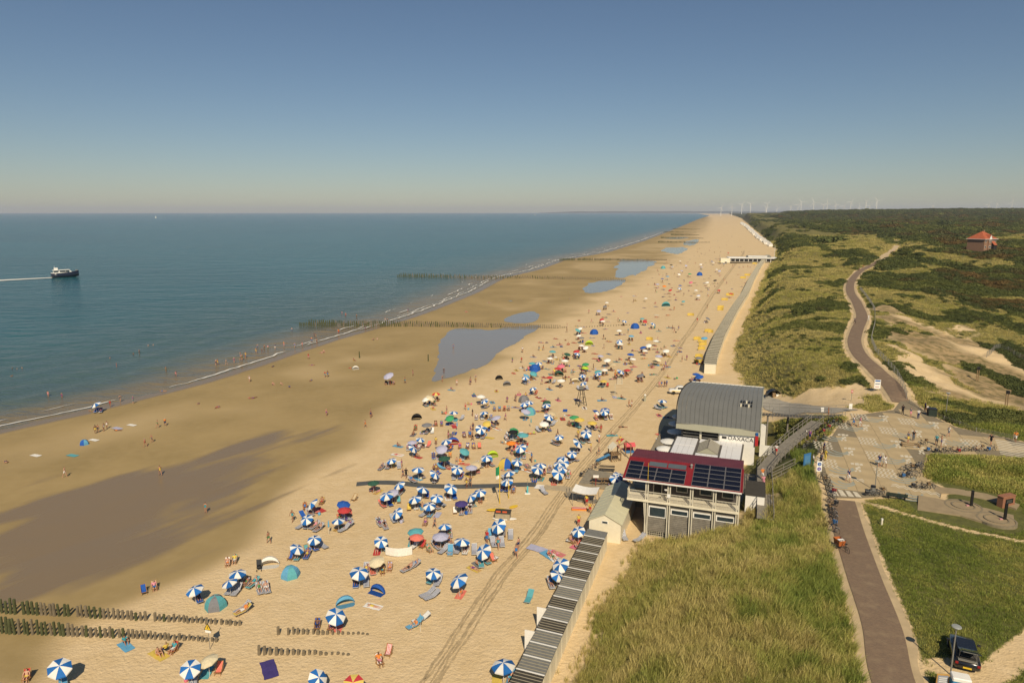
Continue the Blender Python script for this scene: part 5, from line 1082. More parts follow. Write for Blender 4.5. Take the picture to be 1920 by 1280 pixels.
MB().add([(.9, -8.6, 2.9), (5.0, -8.6, 2.9), (5.0, -6.02, 5.6), (.9, -6.02, 5.6)], [(0, 1, 2, 3)]).build('porch_roof', M_VR, t); MB().add([(5.02, -8.6, 2.9), (5.02, -6.02, 2.9), (5.02, -6.02, 5.6)], [(0, 1, 2)]).build('porch_gable', M_WHITE, t); MB().box((1.2, -8.2, -6), (4.8, -6.05, 2.85)).build('porch', M_DARK, t)
for a, z0, w_, h_, y in ((-2.6, 4.9, 1.3, 1.6, -6.62), (-.9, 4.9, 1.2, 1.6, -6.62), (-2.6, .8, 1.4, 1.7, -6.62), (-.9, .8, 1.2, 1.7, -6.62), (-6.6, 4.9, 1.4, 1.5, -6.02), (-6.6, .8, 1.4, 1.6, -6.02), (5.6, 5.2, 1.2, 1.3, -6.02), (2.4, 5.9, 1.2, 1.1, -6.02)):
    f = MB().box((a, y - .06, z0), (a + w_, y, z0 + h_)).build('window', M_WHITE, t); MB().box((a + .12, y - .09, z0 + .12), (a + w_ - .12, y - .065, z0 + h_ - .12)).build('pane', M_GLASS, f)
for b, z0, w_, h_ in ((-4.2, 5.4, 1.1, 1.2), (-.5, 5.4, 1.1, 1.2), (3.2, 5.4, 1.1, 1.2), (-.8, .6, 1.6, 2.6), (3.0, 1.2, 1.2, 1.4)):
    f = MB().box((7.5, b, z0), (7.56, b + w_, z0 + h_)).build('window', M_WHITE, t); MB().box((7.565, b + .12, z0 + .12), (7.59, b + w_ - .12, z0 + h_ - .12)).build('pane', M_GLASS, f)

# ---------------------------------------------------------------- wind turbines on the horizon
tw = MB().tube((0, 0, -60), (0, 0, 80), 3.0, 1.7, 10).mesh('tower', M_WHITE); nc_ = MB().bbox((-1.8, -5, 78), (1.8, 4, 82.5), .4).mesh('nacelle', M_WHITE); hubm = MB().lathe([(1.8, 0), (1.2, 1.2), (0, 1.8)], 8); hubm.v = [(x, -5 - z, 80 + y) for x, y, z in hubm.v]; hubm = hubm.mesh('hub', M_WHITE)
blade = MB().add([(-.6, 0, 0), (1.6, .3, 4), (1.1, .2, 20), (.3, 0, 42), (-.3, 0, 42), (-.6, -.1, 4)], [(0, 1, 2, 3, 4, 5), (5, 4, 3, 2, 1, 0)]).add([(-.6, .5, 0), (1.6, .8, 4), (1.1, .6, 20), (.3, .2, 42), (-.3, .2, 42), (-.6, .4, 4)], [(5, 4, 3, 2, 1, 0)]).mesh('blade', M_WHITE)
for k, (px, ty) in enumerate([(1345, 390), (1365, 388), (1383, 384), (1399, 383), (1429, 383), (1428, 390), (1473, 387), (1486, 385), (1492, 380), (1515, 380), (1533, 386), (1540, 381), (1556, 384), (1571, 387), (1583, 380), (1611, 379), (1618, 386), (1631, 377), (1735, 386), (1837, 384), (1852, 382), (1880, 380), (1600, 388), (1448, 390)]):
    D = 7600 - (395 - ty) * 130; zt = CAM_Z + (397 - ty) / FPX * D; x = (px - 960) / FPX * D; s_ = 1.0
    t = thing('wind_turbine', 'white wind turbine standing beyond the horizon woodland', 'wind turbine', (x, D, zt - 80), random.uniform(-.6, .6), 'wind turbines on the horizon'); put('tower', tw, t); put('nacelle', nc_, t); put('hub', hubm, t)
    ph = random.uniform(0, 2.09)
    for b in range(3): o = put('blade', blade, t, (0, -5.8, 80)); o.rotation_euler = (0, ph + b * 2.094, 0)
mb = MB(); D = 23000.0
prev = None
for k in range(40):
    px = 1010 + k * 12; x = (px - 960) / FPX * D; h_ = 8 + 50 * min(1, k / 6) * (.8 + .4 * float(vnoise(np.array([k * .7]), np.array([1.0]), 5)[0]))
    if prev: mb.add([(prev[0], D, -5), (x, D, -5), (x, D + 60, h_), (prev[0], D + 60, prev[1])], [(0, 1, 2, 3)])
    prev = (x, h_)
tag(mb.build('far_coast', pmat('far_land', (.05, .055, .045), .9, .1, .001)), 'thin far strip of land across the water', 'coast', kind='structure')

# ---------------------------------------------------------------- motor yacht and its wake
x, y = W(122, 519.5, 0); _b = W(0, 528, 0); YA = math.atan2(y - _b[1], x - _b[0]) * .75; t = thing('motor_yacht', 'dark blue hulled motor yacht with white cabin cruising offshore', 'boat', (x, y, 0), YA)
def hs(xv, w_, zk, zd): return [(xv, 0, zk), (xv, w_ * .75, zk + .4), (xv, w_, zd), (xv, -w_, zd), (xv, -w_ * .75, zk + .4)]
loft([hs(-7.5, 2.1, -.3, 2.9), hs(-4, 2.3, -.4, 2.9), hs(2, 2.3, -.4, 3.2), hs(5.5, 1.5, -.2, 3.7), hs(8.0, .12, .6, 4.2)], pmat('navy_hull', (.012, .018, .035), .25, .05, 1, coat=.5), 'hull', t)
MB().box((-7.4, -2.1, 2.9), (1.5, 2.1, 3.1)).build('deck', M_WHITE, t); cb_ = MB().add([(-6, -1.9, 3.0), (4.2, -1.6, 3.2), (4.2, 1.6, 3.2), (-6, 1.9, 3.0), (-6, -1.7, 4.7), (2.6, -1.4, 4.8), (2.6, 1.4, 4.8), (-6, 1.7, 4.7)], [(0, 1, 5, 4), (1, 2, 6, 5), (2, 3, 7, 6), (3, 0, 4, 7), (4, 5, 6, 7)]).build('cabin', M_WHITE, t)
for a0, a1 in ((-6.2, -3.6), (-2.8, .2), (.5, 2.4)): MB().box((a0, -1.93, 3.5), (a1, -1.55, 4.35)).build('window', M_GLASS, t)
MB().box((-6.6, -2.0, 4.7), (3.0, 2.0, 4.9)).build('roof', M_WHITE, t); MB().bbox((-5.6, -1.2, 4.9), (-3.6, 1.2, 6.3), .1).build('flybridge', M_WHITE, t); MB().bar((-5.4, 0, 6.0), (-5.2, 0, 7.6), .15, .1).build('mast', M_WHITE, t); MB().box((6.2, -.3, 3.9), (7.6, .3, 4.5)).build('bow_rail', M_STEEL, t)
wk = MB(); ang = YA
for k in range(40):
    s0, s1 = 7.2 + k * 2.2, 7.2 + (k + 1) * 2.2; w0, w1 = 2.6 + k * .14, 2.6 + (k + 1) * .14; j0 = .3 * math.sin(k * 1.7); j1 = .3 * math.sin((k + 1) * 1.7)
    P = lambda s, o: (x - s * math.cos(ang) - o * math.sin(ang) * -1, y - s * math.sin(ang) - o * math.cos(ang), .16)
    wk.add([P(s0, -w0 + j0), P(s0, w0 + j0), P(s1, w1 + j1), P(s1, -w1 + j1)], [(0, 1, 2, 3)])
tag(wk.build('boat_wake', FOAM), 'white foaming wake trailing behind the motor yacht', 'wake', kind='stuff')
for px, py, lb in ((292, 409, 'tiny white sailing boat far out near the horizon'), (1003, 404, 'tiny sailing boat off the far beach')):
    xx, yy = W(px, py, 0); t = thing('sailing_boat', lb, 'boat', (xx, yy, 0)); loft([hs(-5, 1.4, -.3, 1.2), hs(1, 1.5, -.3, 1.3), hs(6, .1, .4, 1.6)], M_WHITE, 'hull', t); MB().tube((0, 0, 1), (0, 0, 15), .1).build('mast', M_WHITE, t); MB().add([(.2, 0, 2), (5, .3, 1.8), (.2, 0, 14.5), (.2, .08, 14.5)], [(0, 1, 2), (1, 0, 3)]).add([(-.2, 0, 2.2), (-4.5, .4, 2.2), (-.2, 0, 14.8), (-.2, .08, 14.8)], [(0, 2, 1), (0, 1, 3)]).build('sail', M_WHITE, t)

# ---------------------------------------------------------------- groynes
def post_mat(name, green):
    m = pmat(name, (.175, .142, .092) if not green else (.075, .082, .032), .9, .35, 2.5, .5, 9); return m
M_GP, M_GPG = post_mat('groyne_post', False), post_mat('groyne_post_weed', True)
def post_me(mat, seed):
    r = random.Random(seed); mb = MB(); n = 8; prof = [(.19, -.6), (.18, .1), (.165, .7), (.165, .97), (.13, 1.0)]
    mb.lathe([(a * r.uniform(.93, 1.07), z) for a, z in prof], n, cap=True); return mb.mesh('post', mat, False)
PM = {g: [post_me(m, s) for s in range(4)] for g, m in ((0, M_GP), (1, M_GPG))}
def groyne(label, rows, group=None):
    t = thing('groyne', label, 'groyne', (0, 0, 0), 0, group)
    for (p0, p1, n, h0, h1, g0, r0) in rows:
        (x0, y0), (x1, y1) = W(*p0, .8), W(*p1, .8)
        for k in range(n):
            f = k / (n - 1); 
            if random.random() < .015: continue
            x = x0 + (x1 - x0) * f + random.uniform(-.06, .06); y = y0 + (y1 - y0) * f + random.uniform(-.08, .08); h = (h0 + (h1 - h0) * f) * random.uniform(.86, 1.12)
            o = put('post', random.choice(PM[1 if random.random() < g0 * (1 - 1.2 * f) else 0]), t, (x, y, max(hz(x, y), -.3))); o.scale = (r0 * random.uniform(.8, 1.2), r0 * random.uniform(.8, 1.2), h); o.rotation_euler = (random.gauss(0, .03), random.gauss(0, .03), random.uniform(0, 6))
groyne('weathered timber groyne of two post rows beside the warning sign', [((-12, 1146), (452, 1184), 55, 1.75, .45, .75, .8), ((-12, 1186), (408, 1215), 50, 1.75, .35, .75, .8)])
groyne('short half buried double row of groyne stumps near the deck chairs', [((524, 1204), (690, 1208), 19, .8, .1, 0, .8), ((488, 1243), (655, 1247), 17, .85, .12, 0, .8)])
groyne('long weedy groyne running from the shallows across the tidal pool', [((562, 607), (1062, 613), 150, 1.8, .4, 1.0, 1.2), ((580, 602), (1050, 609), 120, 1.8, .35, 1.0, 1.2), ((1090, 613), (1215, 611), 26, .35, .3, 0, 1.0)])
groyne('groyne crossing the second sand bar into the sea', [((746, 517), (1172, 524), 130, 2.0, .7, 1, 1.6), ((752, 514), (1160, 521), 90, 2.0, .6, 1, 1.6)])
groyne('groyne ending at the third sand bar', [((1050, 487), (1250, 487), 100, 2.2, .9, 1, 2.0)])
for k, (a, b, yv) in enumerate(((1245, 1305, 435), (1258, 1310, 440), (1240, 1318, 446), (1235, 1330, 454), (1262, 1312, 429))): groyne('far dark groyne low across the distant wet sand', [((a, yv), (b, yv + .6), 40, 2.2, 1.0, 1, 3.2)], 'far groynes')
for px, py, h, lb in ((1073, 668, 0, ''),): pass
for px, py, lb in ((674, 671, 'upper'), (803, 677, 'pool')):
    x, y, z = G(px, py); t = tag(put('marker_post', PM[1][0], None, (x, y, z)), 'single weedy green post standing on the sand bar %s' % ('near the white sun shelter' if lb == 'upper' else 'beside the tidal pool'), 'post'); t.scale = (.9, .9, 2.0)
for px, py in ((561, 600), (568, 598)): pass
# ---------------------------------------------------------------- beach furniture
CLOTH = pmat('beach_cloth', (0, 0, 0), .8, .10, 5.0, .15, 60, objcol=True, spec=.2)
M_BLUEP = pmat('umbrella_blue', (.018, .125, .38), .75, .12, 3.0, spec=.2, rnd=.22); M_WHITEP = pmat('umbrella_white', (.70, .69, .64), .75, .08, 3.0, spec=.2, rnd=.1)
M_POLE = pmat('umbrella_pole', (.62, .60, .55), .5, .05, 3)
RU = 0.96
def canopy_pts(tilt, n=8, rings=3, flat=.34):
    P = []
    for k in range(rings + 1):
        f = k / rings; rr = RU * f; z = flat * (1 - f ** 1.6)
        P.append([(rr * math.cos(2 * math.pi * (i + .5) / n), rr * math.sin(2 * math.pi * (i + .5) / n), z) for i in range(n)])
    T = Matrix.Translation((0, 0, 1.72)) @ Matrix.Rotation(tilt, 4, 'X')
    return [[tuple(T @ Vector(p)) for p in r] for r in P]
def panel_me(tilt, i, mat, name):
    P = canopy_pts(tilt); mb = MB()
    for k in range(3):
        a, b, c, d = P[k][i], P[k][(i + 1) % 8], P[k + 1][(i + 1) % 8], P[k + 1][i]
        if k == 0: mb.add([a, d, c], [(0, 1, 2)])
        else:
            mid = [(c[j] + d[j]) / 2 for j in range(3)]; mb.add([a, d, c, b], [(0, 1, 2, 3)])
    a, b = P[3][i], P[3][(i + 1) % 8]; mb.add([a, b, (b[0], b[1], b[2] - .11), (a[0], a[1], a[2] - .11)], [(0, 3, 2, 1)])
    return mb.mesh(name, mat)
TILTS = (.06, .28, .48, .72)
PANELS = {ti: [panel_me(t, i, M_BLUEP if i % 2 else M_WHITEP, 'panel') for i in range(8)] for ti, t in enumerate(TILTS)}
def canopy_me(tilt, mats, name):
    mb = MB()
    for i in range(8):
        P = canopy_pts(tilt)
        for k in range(3):
            q = [P[k][i], P[k + 1][i], P[k + 1][(i + 1) % 8], P[k][(i + 1) % 8]]
            mb.add(q if k else q[:3], [tuple(range(len(q) if k else 3))], (i % 2) if len(mats) > 1 else 0)
        a, b = P[3][i], P[3][(i + 1) % 8]; mb.add([a, b, (b[0], b[1], b[2] - .1), (a[0], a[1], a[2] - .1)], [(0, 3, 2, 1)], (i % 2) if len(mats) > 1 else 0)
    return mb.mesh(name, mats)
CAN_BW = [canopy_me(t, [M_WHITEP, M_BLUEP], 'canopy') for t in TILTS]; CAN_S = [canopy_me(t, [CLOTH], 'canopy') for t in TILTS]
CAN_RW = [canopy_me(t, [pmat('umb_red', (.5, .04, .05), .75, .05, 3), pmat('umb_yellow', (.65, .5, .12), .75, .05, 3)], 'canopy') for t in TILTS]
POLES = []
for t_ in TILTS:
    top = Matrix.Translation((0, 0, 1.72)) @ Matrix.Rotation(t_, 4, 'X') @ Vector((0, 0, .36)); m = MB().tube((0, 0, -.3), (0, 0, 1.72), .024, .022, 6); m.tube((0, 0, 1.7), top, .02, .02, 6); POLES.append(m.mesh('pole', M_POLE))
COLS = dict(w=((.74, .72, .66), 'white'), cr=((.62, .54, .36), 'cream'), lav=((.40, .40, .52), 'lavender'), teal=((.10, .34, .37), 'teal'), red=((.46, .05, .05), 'red'), pink=((.60, .16, .22), 'pink'), coral=((.68, .18, .13), 'coral'), yel=((.60, .44, .09), 'yellow'), or_=((.72, .22, .03), 'orange'),
            grn=((.05, .30, .12), 'green'), dkg=((.03, .09, .06), 'dark green'), lime=((.45, .62, .05), 'lime green'), blue=((.02, .09, .36), 'blue'), lb=((.12, .34, .52), 'light blue'), pur=((.06, .045, .17), 'purple'), gry=((.18, .18, .19), 'grey'), blk=((.018, .018, .02), 'black'), be=((.52, .42, .26), 'beige'))
UMBS = []; USED = []
def umbrella(px, py, c, near=None, sc=1.0, where=None, big=1.0):
    x, y, z = G(px, py, 2.0 * sc); USED.append((x, y))
    ti = random.choice((0, 1, 1, 2, 2, 3) if c == 'b' else (0, 0, 1, 2)); rz = random.uniform(-1.3, 1.3); s = sc * random.uniform(.86, 1.08) * big
    zone = where or ('close to the groynes and cabins' if y < 66 else 'on the busy part of the beach' if y < 175 else 'on the beach beyond the restaurant' if y < 330 else 'far along the beach')
    if c == 'b': lb = 'blue and white panelled beach umbrella %s' % zone
    elif c == 'ry': lb = 'red and yellow beach umbrella %s' % zone
    else: lb = '%s beach umbrella %s' % (COLS[c][1], zone)
    t = thing('beach_umbrella', lb, 'umbrella', (x, y, z), rz, 'umbrellas on the beach', s); put('pole', POLES[ti], t)
    if c == 'b' and y < 175:
        cn = put('canopy', MB().tube((0, 0, 1.9), (0, 0, 2.0), .01).mesh('ferrule', M_POLE) if 0 else None, t)
        for i in range(8): put('panel', PANELS[ti][i], cn)
    elif c == 'b': put('canopy', CAN_BW[ti], t)
    elif c == 'ry': put('canopy', CAN_RW[ti], t)
    else: put('canopy', CAN_S[ti], t, color=COLS[c][0])
    UMBS.append((x, y, z, c))
STRIPE_BW = stripe_mat('stripe_blue_white', (.016, .035, .14), (.68, .67, .63), 7.5, 0); STRIPE_RW = stripe_mat('stripe_red_white', (.5, .04, .05), (.72, .66, .6), 8.0, 0)
M_FRAME = pmat('lounger_frame', (.48, .48, .47), .4, .05, 3, metal=.4)
def lounger_parts():
    cv = MB(); P = [(-.95, .34), (-.3, .32), (.15, .34), (.55, .56), (.92, .80)]
    for (a, za), (b, zb) in zip(P[:-1], P[1:]): cv.slab((-.3, a, za), (.3, a, za), (.3, b, zb), (-.3, b, zb), .02)
    fr = MB()
    for s in (-.32, .32):
        for (a, za), (b, zb) in zip(P[:-1], P[1:]): fr.tube((s, a, za), (s, b, zb), .018, .018, 5)
    fr.tube((-.32, -.95, .34), (.32, -.95, .34), .018, .018, 5); fr.tube((-.32, .92, .8), (.32, .92, .8), .018, .018, 5)
    lg = MB(); lg.tube((-.32, 0, .33), (-.32, 0, -.03), .016, .016, 5); lg.tube((.32, 0, .33), (.32, 0, -.03), .016, .016, 5); lg.tube((-.32, 0, 0), (.32, 0, 0), .016, .016, 5)
    return cv, fr.mesh('frame', M_FRAME), lg.mesh('leg', M_FRAME)
_cv, LO_FR, LO_LG = lounger_parts()
LO_CV = {'bw': _cv.mesh('canvas', STRIPE_BW)}
_c2 = MB(); _c2.v, _c2.f, _c2.m = _cv.v, _cv.f, _cv.m; LO_CV['s'] = _c2.mesh('canvas', CLOTH)
NLOUNGE = [0]
def lounger(x, y, rz, kind='bw', col=None, ctx='under an umbrella', cname=''):
    z = hz(x, y); nm = 'blue and white striped' if kind == 'bw' else cname
    t = thing('sun_lounger', '%s sun lounger %s' % (nm, ctx), 'sun lounger', (x, y, z), rz, 'sun loungers on the beach'); put('frame', LO_FR, t); put('canvas', LO_CV[kind], t, color=col)
    if y < 120:
        for b in (-.6, .35): put('leg', LO_LG, t, (0, b, 0))
    NLOUNGE[0] += 1; return t
def chair_parts():
    cv = MB(); P = [(-.42, .36), (-.1, .22), (.2, .34), (.48, .86)]
    for (a, za), (b, zb) in zip(P[:-1], P[1:]): cv.slab((-.24, a, za), (.24, a, za), (.24, b, zb), (-.24, b, zb), .02)
    fr = MB()
    for s in (-.27, .27): fr.bar((s, -.5, .36), (s, .42, .02), .035, .05); fr.bar((s, -.45, .02), (s, .5, .90), .035, .05); fr.bar((s, .05, .05), (s, .52, .6), .03, .04)
    for p, q in (((-.27, .5, .88), (.27, .5, .88)), ((-.27, -.46, .36), (.27, -.46, .36)), ((-.27, .4, .04), (.27, .4, .04))): fr.bar(p, q, .04, .04)
    return cv, fr.mesh('frame', pmat('chair_wood', (.36, .19, .06), .6, .15, 5))
_cc, CH_FR = chair_parts(); CH_CV = {'s': _cc.mesh('canvas', CLOTH)}; _c3 = MB(); _c3.v, _c3.f, _c3.m = _cc.v, _cc.f, _cc.m; CH_CV['rw'] = _c3.mesh('canvas', STRIPE_RW)
def deck_chair(x, y, rz, kind='s', c='red', ctx='on the sand', sc=1.0):
    t = thing('deck_chair', '%s canvas wooden deck chair %s' % ('red and white striped' if kind == 'rw' else COLS[c][1], ctx), 'deck chair', (x, y, hz(x, y)), rz, 'deck chairs on the beach', sc); put('frame', CH_FR, t); put('canvas', CH_CV[kind], t, color=COLS[c][0]); return t
TOWEL = []
for s in range(3):
    mb = MB(); n, m_ = 5, 3; r = random.Random(s); vs = [(-.42 + .84 * j / m_ + r.uniform(-.03, .03), -.9 + 1.8 * i / n + r.uniform(-.03, .03), .02 + r.uniform(0, .04)) for i in range(n + 1) for j in range(m_ + 1)]
    mb.add(vs, [(i * (m_ + 1) + j, i * (m_ + 1) + j + 1, (i + 1) * (m_ + 1) + j + 1, (i + 1) * (m_ + 1) + j) for i in range(n) for j in range(m_)]); TOWEL.append(mb.mesh('towel', CLOTH))
def towel(x, y, rz, c, ctx='spread on the sand', sc=1.0):
    o = put('beach_towel', random.choice(TOWEL), None, (x, y, hz(x, y) + .02), rz, sc, COLS[c][0]); return tag(o, '%s beach towel %s' % (COLS[c][1], ctx), 'towel', 'towels on the beach')
bag_me = MB().lathe([(.16, 0), (.2, .12), (.17, .3), (.08, .36), (0, .37)], 8).mesh('bag', CLOTH)
def bag(x, y, c): o = put('beach_bag', bag_me, None, (x, y, hz(x, y)), random.random() * 6, random.uniform(.8, 1.3), COLS[c][0]); return tag(o, '%s beach bag lying beside the sunbathers' % COLS[c][1], 'bag', 'beach bags')
# pop-up shelters and tents
def shell_tent(px, py, c, lb, sc=1.0, rz=0.0, c2=None):
    x, y, z = G(px, py); t = thing('beach_shelter', lb, 'shelter', (x, y, z), rz, None, sc)
    n, m_ = 10, 6
    for half in (0, 1):
        mb = MB(); vs = []
        for i in range(m_ + 1):
            a = math.pi * (i / m_) / 2 + (half * math.pi / 2 if 0 else 0)
            for j in range(n + 1):
                b = math.pi * j / n
                vs.append((1.0 * math.cos(b) * (1 if 1 else 0), .15 + .75 * math.sin(a) * math.sin(b) , 1.05 * math.sin(b) * math.cos(a)))
        if half: vs = [(vx, -.0 - .25 * 0 + vy * -.28 + .19, vz * .97) for vx, vy, vz in vs]
        mb.add(vs, [(i * (n + 1) + j, i * (n + 1) + j + 1, (i + 1) * (n + 1) + j + 1, (i + 1) * (n + 1) + j) for i in range(m_) for j in range(n)])
        if half: mb.f = mb.f[:len(mb.f) // 2]; mb.m = mb.m[:len(mb.f)]
        put('back_shell' if not half else 'front_flap', mb.mesh('shell', CLOTH, True), t, color=COLS[(c2 or c) if half else c][0])
    put('groundsheet', MB().box((-.95, -.45, 0), (.95, .3, .03)).mesh('sheet', CLOTH), t, color=tuple(.7 * k for k in COLS[c][0])); return t
def dome_tent(px, py, c, c2, lb, sc=1.0, rz=0.0):
    x, y, z = G(px, py); t = thing('beach_tent', lb, 'tent', (x, y, z), rz, None, sc); n = 6
    for i in range(n):
        mb = MB(); q = 4
        for k in range(q):
            f0, f1 = k / q, (k + 1) / q; r0, r1 = 1.15 * math.cos(f0 * math.pi / 2) ** .8 if f0 < 1 else 0, (1.15 * math.cos(f1 * math.pi / 2) ** .8 if f1 < 1 else 0); z0, z1 = 1.35 * math.sin(f0 * math.pi / 2), 1.35 * math.sin(f1 * math.pi / 2)
            a0, a1 = 2 * math.pi * i / n, 2 * math.pi * (i + 1) / n; mb.quad((r0 * math.cos(a0), r0 * math.sin(a0), z0), (r0 * math.cos(a1), r0 * math.sin(a1), z0), (r1 * math.cos(a1), r1 * math.sin(a1), z1), (r1 * math.cos(a0), r1 * math.sin(a0), z1))
        put('panel', mb.mesh('panel', CLOTH), t, color=COLS[c if i % 2 else c2][0])
    for i in range(3): a = 2 * math.pi * i / 3; MB().tube((1.16 * math.cos(a), 1.16 * math.sin(a), 0), (.05 * math.cos(a), .05 * math.sin(a), 1.38), .012, .012, 4).build('pole', M_STEEL, t)
    return t
def windbreak(px, py, c, lb, length=3.2, bow=.5, sc=1.0, rz=0.0, group=None):
    x, y, z = G(px, py); t = thing('windbreak', lb, 'windbreak', (x, y, z), rz, group, sc); n = 6
    P = [(-length / 2 + length * k / n, bow * math.sin(math.pi * k / n)) for k in range(n + 1)]
    mb = MB()
    for (a, b), (c_, d) in zip(P[:-1], P[1:]): mb.slab((a, b, .08), (c_, d, .08), (c_, d, 1.1), (a, b, 1.1), .01)
    put('cloth', mb.mesh('cloth', CLOTH), t, color=COLS[c][0])
    for a, b in P[::2]: MB().tube((a, b + .02, -.2), (a, b + .02, 1.2), .018, .018, 5).build('stake', M_WOOD, t)
    return t
ZA = lambda x, y: (680 + x / 5.82, 680 + y / 5.82)
ZB = lambda x, y: (960 + x / 5.82, 680 + y / 5.82)
ZC = lambda x, y: (860 + x / 3.69, 540 + y / 3.69)
ZD = lambda x, y: (1120 + x / 5.05, 370 + y / 5.05)
Z4 = lambda x, y: (x / 4, 640 + y / 4)
Z5 = lambda x, y: (440 + x / 4.571, 560 + y / 4.571)
for p in [(944, 1245), (1052, 1057), (1045, 1071), (907, 1030), (866, 1011), (812, 1067), (861, 1085), (556, 1022), (589, 1005), (445, 1071), (430, 1085), (714, 1008), (673, 1071), (629, 1150), (595, 1262), (111, 1247), (356, 1245), (365, 1100),
          (586, 941), (575, 967), (634, 970), (784, 878), (814, 884), (857, 876), (912, 855), (749, 905), (792, 913), (725, 927), (778, 932), (805, 943), (819, 929), (845, 913), (885, 925), (900, 918), (745, 955), (834, 980), (935, 983), (951, 899), (956, 882), (1085, 989), (180, 757)]: umbrella(*p, 'b')
for p, c in [((390, 1230), 'cr'), ((706, 1047), 'cr'), ((662, 1274), 'ry'), ((781, 1001), 'coral'), ((826, 1003), 'lav'), ((645, 951), 'red'), ((644, 941), 'blue'), ((833, 857), 'dkg'), ((892, 866), 'be'), ((865, 939), 'pur'), ((871, 842), 'teal'), ((700, 900), 'dkg'), ((735, 921), 'lav'), ((779, 993), 'teal'), ((884, 873), 'lav')]: umbrella(*p, c)
for q in [(315, 1035), (1685, 1065), (545, 912), (628, 808), (915, 848), (1285, 715), (1315, 688), (1325, 520), (990, 528), (1330, 398), (1765, 440), (1820, 410), (1775, 148), (1725, 920)]: umbrella(*ZA(*q), 'b')
for q, c in [((690, 380), 'w'), ((740, 374), 'cr'), ((800, 330), 'ry'), ((1290, 355), 'w'), ((700, 668), 'gry'), ((950, 580), 'grn'), ((1355, 637), 'yel'), ((540, 842), 'lav'), ((1455, 588), 'lav'), ((862, 930), 'lav'), ((1640, 735), 'blk'), ((1655, 715), 'grn'), ((1750, 778), 'teal'), ((1620, 850), 'or_'), ((1780, 520), 'lav')]: umbrella(*ZA(*q), c)
umbrella(*ZA(283, 158), 'lav', big=1.35, where='standing alone on the sand bar')
for q in [(230, 262), (375, 447), (400, 582), (515, 783), (810, 762), (715, 865), (655, 962), (550, 1020), (515, 1085), (560, 1070), (545, 1130), (500, 1195), (310, 1105), (275, 1150), (770, 120), (780, 203), (940, 105), (1185, 88), (1010, 520), (1640, 405), (1160, 1200), (1125, 1240)]: umbrella(*ZB(*q), 'b')
for q, c in [((1018, 490), 'blue'), ((535, 185), 'w'), ((410, 140), 'red'), ((500, 50), 'red'), ((735, 610), 'yel'), ((680, 580), 'grn'), ((875, 635), 'yel'), ((1000, 178), 'yel'), ((1010, 60), 'w'), ((1400, 125), 'gry'), ((435, 535), 'be'), ((350, 645), 'w'), ((1258, 62), 'red'), ((535, 30), 'pink'), ((800, 8), 'grn'), ((235, 105), 'teal'), ((380, 412), 'dkg')]: umbrella(*ZB(*q), c)
for q, c in [((1025, 95), 'w'), ((1012, 120), 'gry'), ((970, 155), 'lav'), ((990, 210), 'red'), ((997, 225), 'w'), ((840, 270), 'w'), ((825, 288), 'teal'), ((830, 318), 'w'), ((850, 338), 'gry'), ((850, 388), 'w'), ((878, 402), 'w'), ((815, 432), 'red'), ((820, 447), 'b'), ((650, 435), 'teal'), ((752, 452), 'dkg'), ((735, 497), 'w'), ((632, 475), 'w'),
             ((510, 515), 'teal'), ((553, 515), 'b'), ((525, 560), 'blue'), ((470, 597), 'lb'), ((880, 515), 'grn'), ((875, 545), 'lime'), ((1110, 290), 'w'), ((1110, 365), 'b'), ((1118, 380), 'w'), ((982, 460), 'lav'), ((1028, 493), 'w'), ((965, 575), 'teal'), ((1070, 525), 'be'), ((1190, 455), 'blue'), ((1205, 480), 'w'), ((1270, 205), 'teal'), ((1290, 222), 'red'),
             ((1345, 245), 'b'), ((1195, 325), 'lb'), ((1148, 225), 'b'), ((1315, 388), 'w'), ((1275, 405), 'blue'), ((1290, 420), 'w'), ((1365, 358), 'w'), ((1435, 428), 'w'), ((1380, 485), 'cr'), ((1385, 467), 'lav'), ((1555, 85), 'teal'), ((1295, 65), 'w'), ((1660, 45), 'lav'), ((1645, 590), 'blue'), ((1665, 608), 'blue'), ((1660, 478), 'gry'), ((1700, 342), 'lb'), ((1725, 205), 'gry'), ((1800, 10), 'red')]: umbrella(*ZC(*q), c)
for q, c in [((570, 820), 'lav'), ((615, 762), 'blue'), ((665, 745), 'lb'), ((710, 650), 'b'), ((700, 638), 'blk'), ((785, 597), 'w'), ((785, 825), 'blue'), ((780, 855), 'b'), ((840, 640), 'lav'), ((800, 690), 'lav'), ((875, 722), 'grn'), ((775, 720), 'w'), ((980, 632), 'w'), ((988, 655), 'lav'), ((1085, 600), 'blue'), ((1100, 612), 'w'), ((1130, 675), 'w'), ((1160, 605), 'yel'), ((1220, 600), 'w'),
             ((1040, 800), 'w'), ((1050, 820), 'be'), ((1115, 780), 'blk'), ((935, 870), 'w'), ((955, 925), 'w'), ((635, 835), 'or_'), ((690, 870), 'red'), ((1240, 520), 'red'), ((885, 800), 'pink'), ((1345, 577), 'or_'), ((1265, 905), 'red'), ((1200, 620), 'gry'), ((1155, 690), 'lav')]: umbrella(*ZD(*q), c, sc=1.15)
# closed umbrellas
for px, py, c, ctx in ((*ZB(208, 640), 'teal', 'between two loungers'), (*ZA(1030, 680), 'lb', 'above a low chair'), (788, 1162, 'lb', 'above the white lounger'), (616, 985, 'lb', 'above a white board')):
    x, y, z = G(px, py, 1.2); t = thing('closed_umbrella', 'folded %s beach umbrella %s' % (COLS[c][1], ctx), 'umbrella', (x, y, z)); put('pole', MB().tube((0, 0, -.2), (0, 0, 2.0), .022, .02, 6).mesh('pole', M_POLE), t); put('folded_canopy', MB().lathe([(.03, .95), (.13, 1.1), (.09, 1.6), (.02, 1.98)], 8).mesh('cloth', CLOTH), t, color=COLS[c][0])
